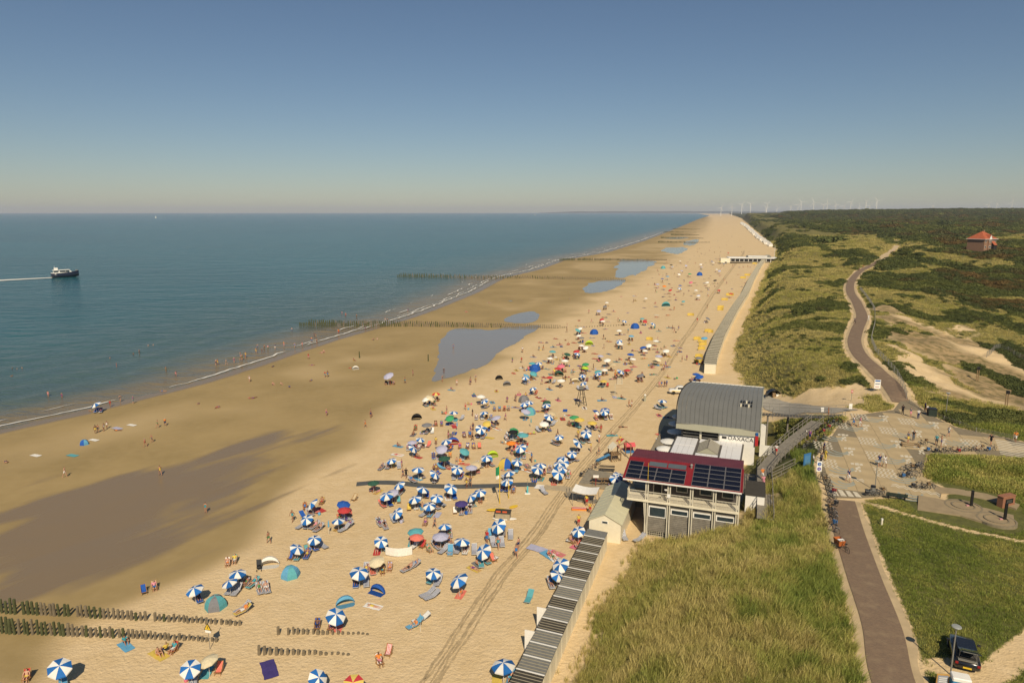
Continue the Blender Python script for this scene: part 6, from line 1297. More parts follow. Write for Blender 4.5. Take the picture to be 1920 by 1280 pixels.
# tents and shelters
shell_tent(505, 1062, 'w', 'white half dome pop up shelter beside a black pushchair', 1.15, .2); dome_tent(545, 1080, 'lb', 'teal', 'light blue dome tent beside the black umbrella bag', .95, .5); dome_tent(405, 1138, 'teal', 'gry', 'grey and turquoise dome tent near the yellow lounger', 1.0, .2)
shell_tent(706, 1112, 'blue', 'bright blue boat shaped pop up shelter', .95, -.5); shell_tent(648, 1135, 'lb', 'blue pop up shelter standing on edge behind the umbrella', 1.0, .4); dome_tent(949, 876, 'yel', 'blue', 'yellow and blue dome tent beside the green flag', 1.2, .3)
shell_tent(924, 856, 'lime', 'lime green pop up shelter beside a blue and white umbrella', 1.0, .3); shell_tent(*ZA(985, 885), 'red', 'round red and blue pop up shelter', 1.2, .2, 'blue'); shell_tent(*ZA(590, 615), 'blk', 'black pop up shelter with a tall fin at the beach edge', 1.1, .1); shell_tent(*ZA(1490, 180), 'blk', 'closed black pop up shelter on the upper sand', 1.0, .3); shell_tent(*ZA(1575, 245), 'gry', 'dark grey pop up shelter with a sunbather in front', 1.0, .2)
shell_tent(*ZB(515, 140), 'dkg', 'dark green pop up shelter near the red umbrella', 1.2, .1); shell_tent(*ZB(690, 220), 'cr', 'pale cream pop up shelter beside an umbrella', 1.2, .2); dome_tent(*ZB(195, 560), 'lb', 'teal', 'blue dome tent under a lavender umbrella', 1.1, .2); dome_tent(*ZB(130, 425), 'gry', 'gry', 'grey dome tent behind two umbrellas', 1.1); dome_tent(*ZB(250, 85), 'blue', 'blue', 'blue dome tent beyond the teal umbrella', 1.3)
dome_tent(*ZC(937, 318), 'blue', 'blue', 'deep blue dome tent beyond the pool groyne', 1.3); shell_tent(*ZC(903, 392), 'lime', 'lime green pop up shelter near white umbrellas', 1.3); dome_tent(*ZC(1220, 278), 'blue', 'blue', 'dark blue dome tent beside the groyne stumps', 1.4); shell_tent(*ZC(1435, 125), 'teal', 'wide turquoise shelter on the open upper beach', 1.9); dome_tent(*ZD(968, 740), 'blue', 'blue', 'blue tent on the beach before the cafe', 1.7); dome_tent(*ZD(623, 675), 'teal', 'teal', 'teal tent on the distant beach edge', 1.6)
dome_tent(158, 833, 'lb', 'blue', 'small blue tent on the sand bar', .7); shell_tent(667, 692, 'w', 'white sun shelter alone on the sand bar', .9, .3)
windbreak(748, 1040, 'w', 'curved white windbreak screen on stakes', 3.2, -.5)
for q, lg in [((1685, 375), 4.5), ((1688, 400), 4.5), ((1680, 428), 4), ((1660, 500), 3.5), ((1662, 482), 3.5), ((1665, 522), 3.5), ((1722, 305), 4), ((1742, 310), 3), ((1812, 138), 4.5), ((1810, 155), 4), ((1840, 85), 5), ((1880, 48), 5), ((1320, 362), 3.5), ((1605, 192), 4.2), ((1650, 360), 4)]: windbreak(*ZC(*q), 'yel', 'yellow windbreak %s' % ('beside the long cabin row' if q[0] > 1640 else 'standing among umbrellas' if q[0] < 1400 else 'alone on the upper beach'), lg * .62, .6, .95, random.uniform(-.3, .3), 'yellow windbreaks')
for q in [(1380, 768), (1420, 742), (1255, 932), (1490, 632)]: windbreak(*ZD(*q), 'yel', 'yellow windbreak near the white beach cafe', 3.2, .6, 1.1, random.uniform(-.3, .3), 'yellow windbreaks')
# ---------------------------------------------------------------- people
SKIN = bpy.data.materials.new('skin'); SKIN.use_nodes = True
_n = SKIN.node_tree.nodes; _oi = _n.new('ShaderNodeObjectInfo'); _cr = _n.new('ShaderNodeValToRGB'); _e = _cr.color_ramp.elements
for _p, _c in ((.5, (.40, .205, .125)), (.85, (.27, .125, .07))): _q = _e.new(_p); _q.color = (*_c, 1)
_e[0].color = (.52, .30, .20, 1); _e[-1].color = (.13, .06, .035, 1)
SKIN.node_tree.links.new(_oi.outputs['Random'], _cr.inputs[0]); SKIN.node_tree.links.new(_cr.outputs[0], _n['Principled BSDF'].inputs['Base Color']); _n['Principled BSDF'].inputs['Roughness'].default_value = .55
def pose(pel, waist, chest, neck, h1, h2, arms, legs): return dict(T=[pel, waist, chest, neck, h1, h2], A=arms, L=legs)
POSES = {
 'stand': pose((0, 0, .95), (0, 0, 1.10), (0, .01, 1.32), (0, .01, 1.49), (0, -.01, 1.57), (0, 0, 1.68), [[(s * .19, .01, 1.41), (s * .26, .04, 1.14), (s * .27, -.05, .92), (s * .265, -.08, .84)] for s in (-1, 1)], [[(s * .095, 0, .90), (s * .105, -.02, .50), (s * .11, .03, .09), (s * .125, -.13, .04)] for s in (-1, 1)]),
 'walk': pose((0, 0, .94), (0, -.01, 1.09), (0, -.02, 1.31), (0, -.03, 1.48), (0, -.06, 1.56), (0, -.05, 1.67), [[(s * .19, -.02, 1.40), (s * .25, s * .16, 1.15), (s * .25, s * .12 - .12, .96), (s * .24, s * .13 - .2, .9)] for s in (-1, 1)], [[(s * .09, 0, .89), (s * .10, -s * .17, .50), (s * .10, -s * .26 + .08, .10), (s * .11, -s * .26 - .08, .04)] for s in (-1, 1)]),
 'sit': pose((0, .1, .12), (0, .14, .26), (0, .18, .46), (0, .16, .63), (0, .12, .71), (0, .12, .82), [[(s * .18, .17, .55), (s * .26, .0, .36), (s * .18, -.22, .40), (s * .14, -.29, .42)] for s in (-1, 1)], [[(s * .1, .08, .12), (s * .15, -.30, .42), (s * .13, -.56, .08), (s * .14, -.70, .04)] for s in (-1, 1)]),
 'lie': pose((0, -.05, .12), (0, .12, .12), (0, .34, .13), (0, .52, .13), (0, .60, .14), (0, .71, .15), [[(s * .19, .44, .12), (s * .32, .22, .08), (s * .34, .0, .07), (s * .34, -.08, .06)] for s in (-1, 1)], [[(s * .1, -.10, .11), (s * .13, -.50, .10), (s * .15, -.90, .07), (s * .19, -.98, .16)] for s in (-1, 1)]),
 'prone': pose((0, -.05, .13), (0, .12, .12), (0, .34, .13), (0, .51, .17), (0, .59, .20), (0, .70, .20), [[(s * .19, .43, .12), (s * .30, .60, .06), (s * .12, .70, .06), (s * .06, .74, .06)] for s in (-1, 1)], [[(s * .1, -.10, .12), (s * .12, -.50, .09), (s * .13, -.90, .07), (s * .12, -1.02, .03)] for s in (-1, 1)]),
 'recline': pose((0, .10, .46), (0, .24, .52), (0, .44, .67), (0, .57, .81), (0, .62, .88), (0, .67, .98), [[(s * .19, .50, .73), (s * .31, .28, .56), (s * .27, .02, .50), (s * .24, -.06, .50)] for s in (-1, 1)], [[(s * .1, .04, .45), (s * .12, -.34, .56 if s < 0 else .45), (s * .12, -.72, .41), (s * .14, -.80, .50)] for s in (-1, 1)]),
 'chair': pose((0, .12, .42), (0, .2, .56), (0, .28, .76), (0, .28, .93), (0, .25, 1.01), (0, .26, 1.12), [[(s * .19, .27, .85), (s * .28, .1, .62), (s * .2, -.14, .56), (s * .16, -.22, .55)] for s in (-1, 1)], [[(s * .1, .08, .42), (s * .13, -.34, .48), (s * .13, -.45, .08), (s * .14, -.60, .04)] for s in (-1, 1)]),
 'bend': pose((0, .10, .92), (0, 0, 1.02), (0, -.20, 1.10), (0, -.36, 1.06), (0, -.43, 1.0), (0, -.50, .92), [[(s * .18, -.26, 1.04), (s * .2, -.32, .78), (s * .15, -.40, .56), (s * .13, -.42, .48)] for s in (-1, 1)], [[(s * .1, .09, .88), (s * .12, 0, .48), (s * .12, .06, .09), (s * .13, -.10, .04)] for s in (-1, 1)]),
}
TR = [(.135, .105), (.125, .095), (.155, .11), (.055, .055), (.075, .085), (.07, .08)]; AR = [.062, .045, .032, .03]; LR = [.095, .064, .042, .036]
def build_pose(P):
    vs = list(P['T']); ed = [(i, i + 1) for i in range(5)]; rad = list(TR); bones = [('torso', 0, 1), ('torso', 1, 2), ('neck', 2, 3), ('head', 3, 4), ('head', 4, 5)]
    for ch, root, rr, nm in [(c, 2, AR, 'arm') for c in P['A']] + [(c, 0, LR, 'leg') for c in P['L']]:
        prev = root
        for k, p in enumerate(ch): vs.append(p); rad.append((rr[k], rr[k])); ed.append((prev, len(vs) - 1)); bones.append((nm + str(k), prev, len(vs) - 1)); prev = len(vs) - 1
    me = bpy.data.meshes.new('skeleton'); me.from_pydata(vs, ed, []); o = bpy.data.objects.new('skeleton', me); COL.objects.link(o)
    o.modifiers.new('skin', 'SKIN')
    for v, r in zip(me.skin_vertices[0].data, rad): v.radius = r
    me.skin_vertices[0].data[0].use_root = True
    sb = o.modifiers.new('sub', 'SUBSURF'); sb.levels = 1; sb.render_levels = 1
    dg = bpy.context.evaluated_depsgraph_get(); out = bpy.data.meshes.new_from_object(o.evaluated_get(dg)); bpy.data.objects.remove(o)
    co = np.array([v.co for v in out.vertices]); no = np.array([v.normal for v in out.vertices]); faces = [tuple(p.vertices) for p in out.polygons]
    # fingers, thumbs, nose and ears, rooted in the skin
    fv = [tuple(c) for c in co]; ff = list(faces)
    def peg(p, d, r, L_):
        p = Vector(p); d = Vector(d).normalized(); m = MB(); m.tube(p, p + d * L_ * .55, r, r * .9, 4); m.tube(p + d * L_ * .55, p + d * L_ + Vector((0, 0, -.012)), r * .9, r * .5, 4); o_ = len(fv); fv.extend(m.v); ff.extend([tuple(i + o_ for i in f) for f in m.f])
    for ch in P['A']:
        w_, h_ = Vector(ch[2]), Vector(ch[3]); d = (h_ - w_).normalized(); u = d.orthogonal().normalized()
        for k, L_ in enumerate((.065, .075, .07, .055)): peg(h_ + u * (-.024 + .016 * k) + d * .01, d + u * (-.1 + .07 * k), .008, L_)
        peg(w_ + (h_ - w_) * .5 + u * -.025, d * .6 - u, .009, .055)
    h1, h2 = Vector(P['T'][4]), Vector(P['T'][5]); upd = (h2 - h1).normalized(); fw = Vector((0, -1, 0)) if abs(upd.y) < .7 else Vector((0, 0, 1)); fw = (fw - upd * fw.dot(upd)).normalized(); hc = h1 + (h2 - h1) * .45
    peg(hc + fw * .07, fw - upd * .3, .014, .03); sd2 = upd.cross(fw)
    for s in (-1, 1): peg(hc + sd2 * s * .07, sd2 * s + upd * .5, .016, .02)
    body = bpy.data.meshes.new('person'); body.from_pydata(fv, [], ff); body.materials.append(SKIN); body.polygons.foreach_set('use_smooth', [True] * len(body.polygons)); body.update()
    # classify the faces by their nearest bone
    cen = np.array([co[list(f)].mean(0) for f in faces]); best = np.full(len(cen), 1e9); bi = np.zeros(len(cen), int); bt = np.zeros(len(cen))
    for k, (nm, a, b) in enumerate(bones):
        A, B = np.array(vs[a]), np.array(vs[b]); e = B - A; tt_ = np.clip(((cen - A) @ e) / (e @ e), 0, 1); r_ = np.array([np.mean(rad[a]) * (1 - q) + np.mean(rad[b]) * q for q in tt_]); d = np.linalg.norm(cen - A - tt_[:, None] * e, axis=1) - r_
        m = d < best; best[m] = d[m]; bi[m] = k; bt[m] = tt_[m]
    nmz = np.array([bones[k][0] for k in bi])
    T = nmz == 'torso'; low = T & (bi == 0); upt = T & (bi == 1)
    sel = {'trunks': low & (bt < .75) | (nmz == 'leg0') | ((nmz == 'leg1') & (bt < .45)), 'swimsuit': low | (nmz == 'leg0') | (upt & (bt < .98)), 'shirt': low & (bt > .4) | upt | (nmz == 'arm0') | ((nmz == 'arm1') & (bt < .5)), 'shorts': low & (bt < .7) | (nmz == 'leg0') | ((nmz == 'leg1') & (bt < .75)), 'trousers': low & (bt < .7) | (nmz == 'leg0') | (nmz == 'leg1') | ((nmz == 'leg2') & (bt < .9))}
    hd = nmz == 'head'; rel = cen - np.array(hc); sel['hair'] = hd & ((rel @ np.array(upd) > .035) | ((rel @ np.array(fw) < -.015) & (rel @ np.array(upd) > -.06)))
    res = {'body': body}
    for k, m in sel.items():
        idx = np.nonzero(m)[0]
        if not len(idx): continue
        used = sorted({v for i in idx for v in faces[i]}); mp = {v: q for q, v in enumerate(used)}; off = .02 if k == 'hair' else .014
        cm = bpy.data.meshes.new(k); cm.from_pydata([tuple(co[v] + no[v] * off) for v in used], [], [tuple(mp[v] for v in faces[i]) for i in idx]); cm.materials.append(CLOTH if k != 'hair' else HAIR); cm.polygons.foreach_set('use_smooth', [True] * len(cm.polygons)); res[k] = cm
    return res
HAIR = pmat('hair', (0, 0, 0), .6, .15, 8, objcol=True)
PM_ = {k: build_pose(p) for k, p in POSES.items()}
HAIRC = [(.02, .012, .008), (.05, .026, .012), (.11, .06, .025), (.25, .16, .07), (.35, .33, .31)]
WEAR = [((.012, .012, .016), 'black'), ((.015, .03, .10), 'navy'), ((.45, .03, .03), 'red'), ((.62, .60, .56), 'white'), ((.05, .28, .33), 'turquoise'), ((.60, .25, .30), 'pink'), ((.65, .22, .05), 'orange'), ((.10, .11, .13), 'grey'), ((.03, .16, .42), 'blue'), ((.07, .20, .08), 'green'), ((.60, .45, .08), 'yellow'), ((.20, .06, .22), 'purple')]
PH = dict(stand='standing', walk='walking', sit='sitting', lie='lying on the back', prone='lying face down', recline='reclining', chair='seated', bend='bending down')
NP = [0]; MAXP = 300; CROWD = []
def person(x, y, z, rz, ps, wear=None, ctx='on the sand', top=None, bottom=None, sc=None, group='people on the beach'):
    M = PM_[ps]; sc = sc or random.uniform(.93, 1.05)
    wear = wear or random.choice(['trunks', 'trunks', 'swimsuit', 'swimsuit', 'shirt'])
    c1, n1 = top or random.choice(WEAR); c2, n2 = bottom or random.choice(WEAR)
    if NP[0] >= MAXP: CROWD.append((ps, (x, y, z), rz, sc, wear, n1)); return
    NP[0] += 1
    lb = 'person in %s %s %s' % ((n1 + ' ' + {'trunks': 'swim trunks', 'swimsuit': 'swimsuit'}[wear]) if wear in ('trunks', 'swimsuit') else ('%s shirt and %s %s' % (n1, n2, 'trousers' if wear == 'trousers' else 'shorts')), PH[ps], ctx)
    if len(lb.split()) > 16: lb = ' '.join(lb.replace('beside the umbrella', '').split()[:16])
    o = tag(put('person', M['body'], None, (x, y, z), rz, sc), lb, 'person', group)
    if wear in ('trunks', 'swimsuit'): put('swimwear', M[wear], o, color=c1)
    else: put('shirt', M['shirt'], o, color=c1); put('trousers' if wear == 'trousers' else 'shorts', M['trousers' if wear == 'trousers' else 'shorts'], o, color=c2)
    put('hair', M['hair'], o, color=random.choice(HAIRC)); return o
CW_ = {n: (c, n) for c, n in WEAR}
# the square and the boardwalk (placed first so that they are never left out)
for px, py, ps, rz, t_, b_, wr, ctx in [(1692, 778, 'walk', 2.6, 'black', 'black', 'trousers', 'on the square near the brick path'), (1707, 783, 'stand', .3, 'grey', 'pink', 'shirt', 'on the square near the brick path'), (1721, 787, 'stand', 3.0, 'white', 'navy', 'trousers', 'on the square near the waste container'), (1738, 778, 'stand', .5, 'white', 'grey', 'shirt', 'beside the waste container'), (1734, 772, 'stand', 1.5, 'navy', 'black', 'shirt', 'behind the waste container'),
                                   (1778, 820, 'walk', 1.4, 'white', 'grey', 'shirt', 'across the empty end of the square'), (1857, 836, 'walk', -1.2, 'black', 'black', 'shirt', 'with a bag beside the white step lines'), (1903, 830, 'walk', -.8, 'orange', 'white', 'shirt', 'across the white step lines'), (1648, 876, 'stand', 0, 'navy', 'grey', 'shirt', 'behind the lamp post on the square'), (1658, 878, 'walk', 0, 'white', 'white', 'shirt', 'beside the lamp post on the square'), (1764, 839, 'stand', 1, 'blue', 'black', 'trunks', 'behind the row of bicycles'),
                                   (1511, 824, 'stand', 1.2, 'white', 'black', 'shirt', 'beside the bicycles at the boardwalk'), (1518, 826, 'stand', -.8, 'purple', 'navy', 'shirt', 'beside the bicycles at the boardwalk'), (1544, 852, 'stand', -1.8, 'navy', 'black', 'trousers', 'with a bicycle on the square'), (1547, 865, 'stand', 2, 'yellow', 'yellow', 'trousers', 'near the blue information board'), (1539, 872, 'stand', -1.4, 'grey', 'black', 'trousers', 'near the blue information board'), (1524, 874, 'stand', 1.3, 'white', 'green', 'trousers', 'near the blue information board'),
                                   (1600, 800, 'walk', 1, 'white', 'blue', 'shirt', 'across the middle of the painted square'), (1612, 802, 'walk', 1.1, 'pink', 'white', 'shirt', 'across the middle of the painted square'), (1702, 832, 'stand', .4, 'grey', 'yellow', 'shirt', 'at the wooden rack on the square'), (1712, 828, 'stand', .1, 'black', 'grey', 'trousers', 'at the wooden rack on the square'), (1755, 836, 'stand', 2.4, 'turquoise', 'grey', 'shirt', 'behind the row of bicycles'), (1590, 905, 'walk', .2, 'navy', 'white', 'shirt', 'at the crossing bars of the square'), (1602, 607, 'walk', .3, 'grey', 'black', 'trousers', 'on the winding brick path'), (1628, 602, 'walk', 3, 'white', 'white', 'trousers', 'on the winding brick path'), (1676, 475, 'walk', 3, 'red', 'grey', 'shirt', 'on the far sandy trail'), (1688, 461, 'walk', 3, 'white', 'white', 'shirt', 'on the far sandy trail'), (1618, 503, 'walk', .3, 'red', 'black', 'shirt', 'on the winding brick path'), (1611, 508, 'walk', .3, 'navy', 'black', 'shirt', 'on the winding brick path')]:
    x, y, z = G(px, py); onp = float(poly_sd(PLAZA, np.array([x]), np.array([y]))[0]) < 0
    person(x, y, PZ + .035 if onp else z + .07, rz, ps, wr, ctx, CW_[t_], CW_[b_], group='people on the square and path')
for px, py, t_, b_, ctx in [(1431, 912, 'pink', 'pink', 'on the boardwalk in a summer dress'), (1429, 898, 'orange', 'white', 'on the boardwalk behind another walker')]: x, y = W(px, py, 6.95); person(x, y, 6.92, 3.0, 'walk', 'shirt', ctx, CW_[t_], CW_[b_], group='people on the boardwalk')
x, y = W(1452, 838, 7.75); 
x, y = W(1455, 853, 7.25); person(x, y, 7.3, 2.6, 'walk', 'shirt', 'going up the boardwalk ramp', CW_['white'], CW_['red'], group='people on the boardwalk')
x, y = W(1553, 778, 8.8); person(x, y, hz(x, y), 1, 'stand', 'trunks', 'at the end of the footbridge', CW_['orange'], group='people on the square and path')
for px, py, ps, lb in [(1085, 986, 'stand', 'holding a radio beside the gabled hut'), (1106, 962, 'walk', 'beside the canopy of the gabled hut'), (1100, 948, 'stand', 'under the canopy of the gabled hut'), (1279, 736, 'stand', 'at the white pickup')]:
    x, y, z = G(px, py); person(x, y, z, random.uniform(-.4, .4), ps, 'shirt', lb, CW_['yellow'], CW_['red'], group='lifeguards in yellow and red')
# walkers and bathers
def ppl(lst, Z, ps=None, ctx='on the open sand', water=0.0, wear=None):
    for q in lst:
        px, py = Z(*q[:2]); x, y, z = G(px, py); p = ps or random.choice(['stand', 'walk']); person(x, y, (z if water == 0 else 0) - water, random.uniform(0, 6.28), p, wear, ctx)
I_ = lambda x, y: (x, y)
ppl([(93, 205), (128, 206), (165, 200), (85, 262), (95, 258), (1000, 92), (1112, 32), (1150, 28), (825, 125)], Z4, 'stand', 'swimming with only the shoulders above water', 1.25, 'trunks')
ppl([(362, 408), (465, 420), (1245, 220), (875, 192), (1045, 88)], Z4, 'stand', 'wading in the shallow sea', .45)
ppl([(490, 268), (952, 140), (1045, 150), (920, 125), (255, 420), (285, 422), (195, 412)], Z5, 'stand', 'bathing in the shallow sea', .7)
ppl([(828, 490), (903, 452), (1000, 466), (1320, 265), (1620, 180), (1632, 176), (1698, 176), (1757, 162), (1805, 142), (1818, 140), (1842, 135)], Z4, None, "at the water's edge")
ppl([(183, 468), (235, 465), (347, 435), (423, 410), (515, 420), (580, 410), (705, 385), (698, 340), (685, 335), (885, 300), (893, 300), (1120, 265), (1485, 112), (50, 505), (65, 522), (95, 503), (660, 372), (1290, 195), (1310, 205)], Z5, None, "at the water's edge")
ppl([(1872, 300), (1183, 648), (1240, 632), (1090, 790), (1140, 757), (488, 1018), (1203, 1003), (718, 690), (738, 682), (780, 672), (803, 655)], Z4, None, 'on the damp sand bar')
ppl([(128, 712), (775, 672), (798, 670), (633, 517), (1460, 725), (1528, 660), (1168, 1003), (788, 1003)], Z5, None, 'on the damp sand bar'); ppl([(1875, 430), (1793, 640), (1780, 712)], Z5, 'stand', 'wading in the tidal pool')
ppl([(386, 961)], I_, 'stand', 'on the wet film of the lower beach'); ppl([(30, 702)], ZA, 'walk', 'at the edge of the damp sand')
ppl([(1028, 248), (1175, 243), (1235, 215), (90, 602), (1577, 437), (1668, 425), (1778, 390), (440, 1250), (475, 1262), (1200, 850), (935, 822)], ZA, None, 'between the umbrellas')
ppl([(40, 422), (1275, 485), (1305, 482), (1605, 268), (1632, 266), (1665, 266), (1688, 262), (1655, 78), (1670, 68), (1582, 1290)], ZB, None, 'along the vehicle track')
ppl([(585, 430), (372, 515), (118, 640), (82, 655), (1545, 510), (1578, 500), (1415, 570), (1430, 545), (1650, 235), (1720, 140), (768, 85), (1805, 35)], ZC, None, 'among the far umbrellas')
ppl([(875, 915), (882, 912), (968, 1045), (972, 1030), (913, 1018), (934, 1030), (504, 1018), (815, 990), (549, 978)], I_, None, 'beside the umbrellas')
ppl([(690, 522), (1220, 373), (1625, 497), (1640, 493), (1880, 428), (45, 905), (880, 668), (1487, 468)], Z4, 'lie', 'on the sand bar'); ppl([(750, 463), (328, 582), (665, 570), (655, 702), (470, 757), (160, 852), (130, 853)], Z5, 'lie', 'on the sand bar'); ppl([(1022, 532), (330, 738), (400, 738), (1190, 354), (1222, 352), (765, 458)], Z5, 'sit', 'on the sand bar')
ppl([(235, 1205)], I_, 'sit', 'beside the groyne posts'); ppl([(310, 1222)], I_, 'chair', 'beside the groyne posts')
random.seed(21)
TW = ['w', 'teal', 'coral', 'lb', 'red', 'pink', 'blue', 'yel', 'gry', 'lav']
# single loungers, chairs and towels read off the photograph
def spot(px, py, fn, *a, ps=None, dz=0.0, ctx='', rz=None, **k):
    x, y, z = G(px, py); rz = random.uniform(-.4, .6) if rz is None else rz; fn(x, y, rz, *a, **k)
    if ps: person(x, y, hz(x, y) + dz, rz, ps, None, ctx)
for px, py, rz, ps in [(802, 1117, -.9, None), (810, 1122, -.9, None), (925, 1022, .2, None), (941, 1022, .1, None), (1170, 1010, .1, None), (1199, 1014, -.9, None), (685, 1075, -.2, 'recline'), (775, 1065, -.8, 'recline'), (765, 1070, -.8, 'recline'), (500, 1108, .5, 'recline'), (487, 1110, .5, 'recline'), (455, 1145, -.6, None), (832, 1035, -.5, None), (848, 1035, -.5, None), (712, 985, .5, 'recline'), (722, 990, .4, 'recline'), (835, 1002, -.2, 'recline'), (715, 880, -.3, 'recline'), (728, 878, -.1, 'recline'), (652, 990, -.6, 'recline'), (1020, 925, .4, None)]:
    spot(px, py, lounger, 'bw', None, 'lying open in the sun', ps=ps, ctx='on a sun lounger in the open sun', rz=rz)
spot(455, 1150, lounger, 's', COLS['yel'][0], 'beside the grey and turquoise tent', 'pale yellow', rz=-.7, ps='recline', ctx='on a yellow lounger'); spot(778, 1175, lounger, 's', COLS['lb'][0], 'beside the folded umbrella', 'light blue', rz=-.8, ps='sit', ctx='on a light blue lounger'); spot(790, 1165, lounger, 's', COLS['w'][0], 'under the folded umbrella', 'white', rz=-1.0); spot(902, 1060, lounger, 's', COLS['teal'][0], 'below a blue and white umbrella', 'pale turquoise', rz=.1); spot(992, 1125, lounger, 's', COLS['teal'][0], 'alone near the open cabin doors', 'dark teal', rz=-.3)
for px, py, kd, c, rz, ps in [(728, 1228, 'rw', 'red', -.2, None), (712, 1245, 's', 'w', .5, 'chair'), (925, 1052, 's', 'coral', .6, None), (595, 1178, 's', 'blue', .1, 'chair'), (621, 1180, 's', 'pink', -.1, 'chair'), (290, 1105, 's', 'be', .6, 'chair'), (270, 1112, 's', 'blue', .6, None), (50, 1275, 's', 'red', .3, 'chair'), (325, 1222, 's', 'red', -.3, 'chair'), (427, 1060, 's', 'w', .3, 'chair'), (440, 1055, 's', 'teal', .2, 'chair'), (664, 938, 's', 'be', -.5, None), (1073, 1018, 's', 'be', .7, 'chair'), (572, 955, 's', 'or_', .3, 'chair'), (603, 945, 's', 'yel', -.2, 'chair'), (797, 985, 's', 'gry', -.2, 'chair')]:
    spot(px, py, deck_chair, kd, c, 'in the open sun', ps=ps, dz=-.06, ctx='in a deck chair in the open sun', rz=rz)
for px, py, c, rz, ps, s_ in [(505, 1255, 'pur', .5, None, 1.5), (236, 1212, 'lb', .9, None, 1.1), (298, 1228, 'yel', 1.0, 'sit', 1.2), (700, 1137, 'w', 1.2, 'prone', 1.1), (1010, 1030, 'lav', 1.0, None, 1.6), (1030, 1042, 'lb', .6, 'sit', 1.4), (1045, 1038, 'pink', .9, 'lie', 1.1), (1038, 1046, 'w', .3, 'lie', 1.1), (745, 853, 'w', 1.2, 'lie', 1.3), (783, 857, 'red', .9, 'sit', 1.1), (660, 690, 'red', 1.3, 'lie', 1.0), (136, 854, 'teal', 1.2, None, 1.2), (67, 854, 'w', 1.2, None, 1.1), (176, 825, 'w', 1.2, None, 1.1), (247, 797, 'w', 1.2, None, 1.1), (220, 803, 'lav', 1.1, None, 1.3), (870, 870, 'coral', 1.2, 'lie', 1.1), (1082, 1028, 'pink', .9, 'sit', 1)]:
    spot(px, py, towel, c, 'spread in the open sun', ps=ps, ctx='on a towel in the open sun', rz=rz, sc=s_)
for q, ps in [((800, 690), 'chair'), ((862, 690), 'chair'), ((575, 735), 'chair'), ((1110, 815), 'chair'), ((1172, 810), 'chair'), ((1060, 938), 'chair'), ((1143, 938), 'chair'), ((1215, 938), 'chair'), ((1275, 935), None), ((1440, 527), 'chair'), ((1495, 527), 'chair'), ((1545, 525), 'chair'), ((1592, 523), 'chair')]:
    spot(*ZA(*q), deck_chair, 's', random.choice(['coral', 'w', 'blue', 'blk', 'or_', 'teal']), 'in the sunny group of chairs', ps=ps, dz=-.06, ctx='in the sunny group of chairs', rz=random.uniform(-.3, .3), sc=1.1)
for Z, lst in ((ZA, [(770, 505), (970, 300), (1460, 312), (1215, 362), (1380, 820), (1000, 772), (1000, 700)]), (ZB, [(410, 292), (290, 382), (505, 412), (790, 497), (580, 522), (915, 532), (1120, 378), (620, 578), (685, 85), (1385, 165), (1520, 55), (1605, 575), (1700, 600), (1620, 790), (1630, 835), (1560, 15), (1240, 15)]),
               (ZC, [(610, 378), (672, 352), (655, 410), (710, 405), (925, 345), (800, 380), (1170, 172), (1370, 188), (1260, 312), (1385, 300), (1455, 275), (1480, 402), (1360, 425), (1150, 527), (1210, 545), (1335, 552), (1350, 525), (945, 490), (1040, 458), (1420, 60), (1365, 130), (1465, 150), (870, 272), (400, 570), (380, 590), (805, 572), (55, 165), (210, 102), (360, 90), (1125, 60), (1610, 55), (1680, 25), (1210, 55)])):
    for q in lst:
        px, py = Z(*q); x, y, z = G(px, py); rz = random.uniform(-.4, 1.6); c = random.choice(TW); towel(x, y, rz, c, 'in the open sun', 1.1)
        if random.random() < .8: person(x, y, z + .03, rz, random.choice(['lie', 'prone', 'sit']), None, 'on a towel in the open sun')
# groups around the umbrellas
for (x, y, z, c) in sorted(UMBS, key=lambda q: q[1]):
    far = y > 200; n = random.choices((1, 2, 3, 4), (2, 4, 3, 1))[0] if not far else random.choice((1, 2, 2)); hd_ = random.uniform(-.5, .9)
    for k in range(n):
        ox_ = (k - (n - 1) / 2) * .95 + random.uniform(-.15, .15); oy_ = .45 + random.uniform(-.3, .5); px_, py_ = x + ox_ * math.cos(hd_) - oy_ * math.sin(hd_) * .6, y + oy_ + ox_ * math.sin(hd_); rz = hd_ + random.uniform(-.2, .2)
        r = random.random(); zone = 'beside the umbrella' if not far else 'under a far umbrella'
        if (r < .68 if c == 'b' else r < .35) and NLOUNGE[0] < 190 and y < 260:
            kd = random.random()
            if kd < .62: lounger(px_, py_, rz, 'bw', None, zone)
            else: cc = random.choice(['w', 'teal', 'lb', 'blue', 'coral']); lounger(px_, py_, rz, 's', COLS[cc][0], zone, COLS[cc][1])
            if random.random() < .62: person(px_, py_, hz(px_, py_), rz, 'recline', None, 'on a sun lounger %s' % zone)
        elif r < .8 and y < 300:
            cc = random.choice(TW); deck_chair(px_, py_, rz, 's', cc, zone)
            if random.random() < .7: person(px_, py_, hz(px_, py_) - .06, rz, 'chair', None, 'in a deck chair %s' % zone)
        else:
            cc = random.choice(TW); towel(px_, py_, rz, cc, zone)
            if random.random() < .75: person(px_, py_, hz(px_, py_) + .03, rz, random.choice(['lie', 'prone', 'sit']), None, 'on a towel %s' % zone)
    if random.random() < .4: bag(x + random.uniform(-1, 1), y + random.uniform(.2, 1.2), random.choice(list(COLS)))
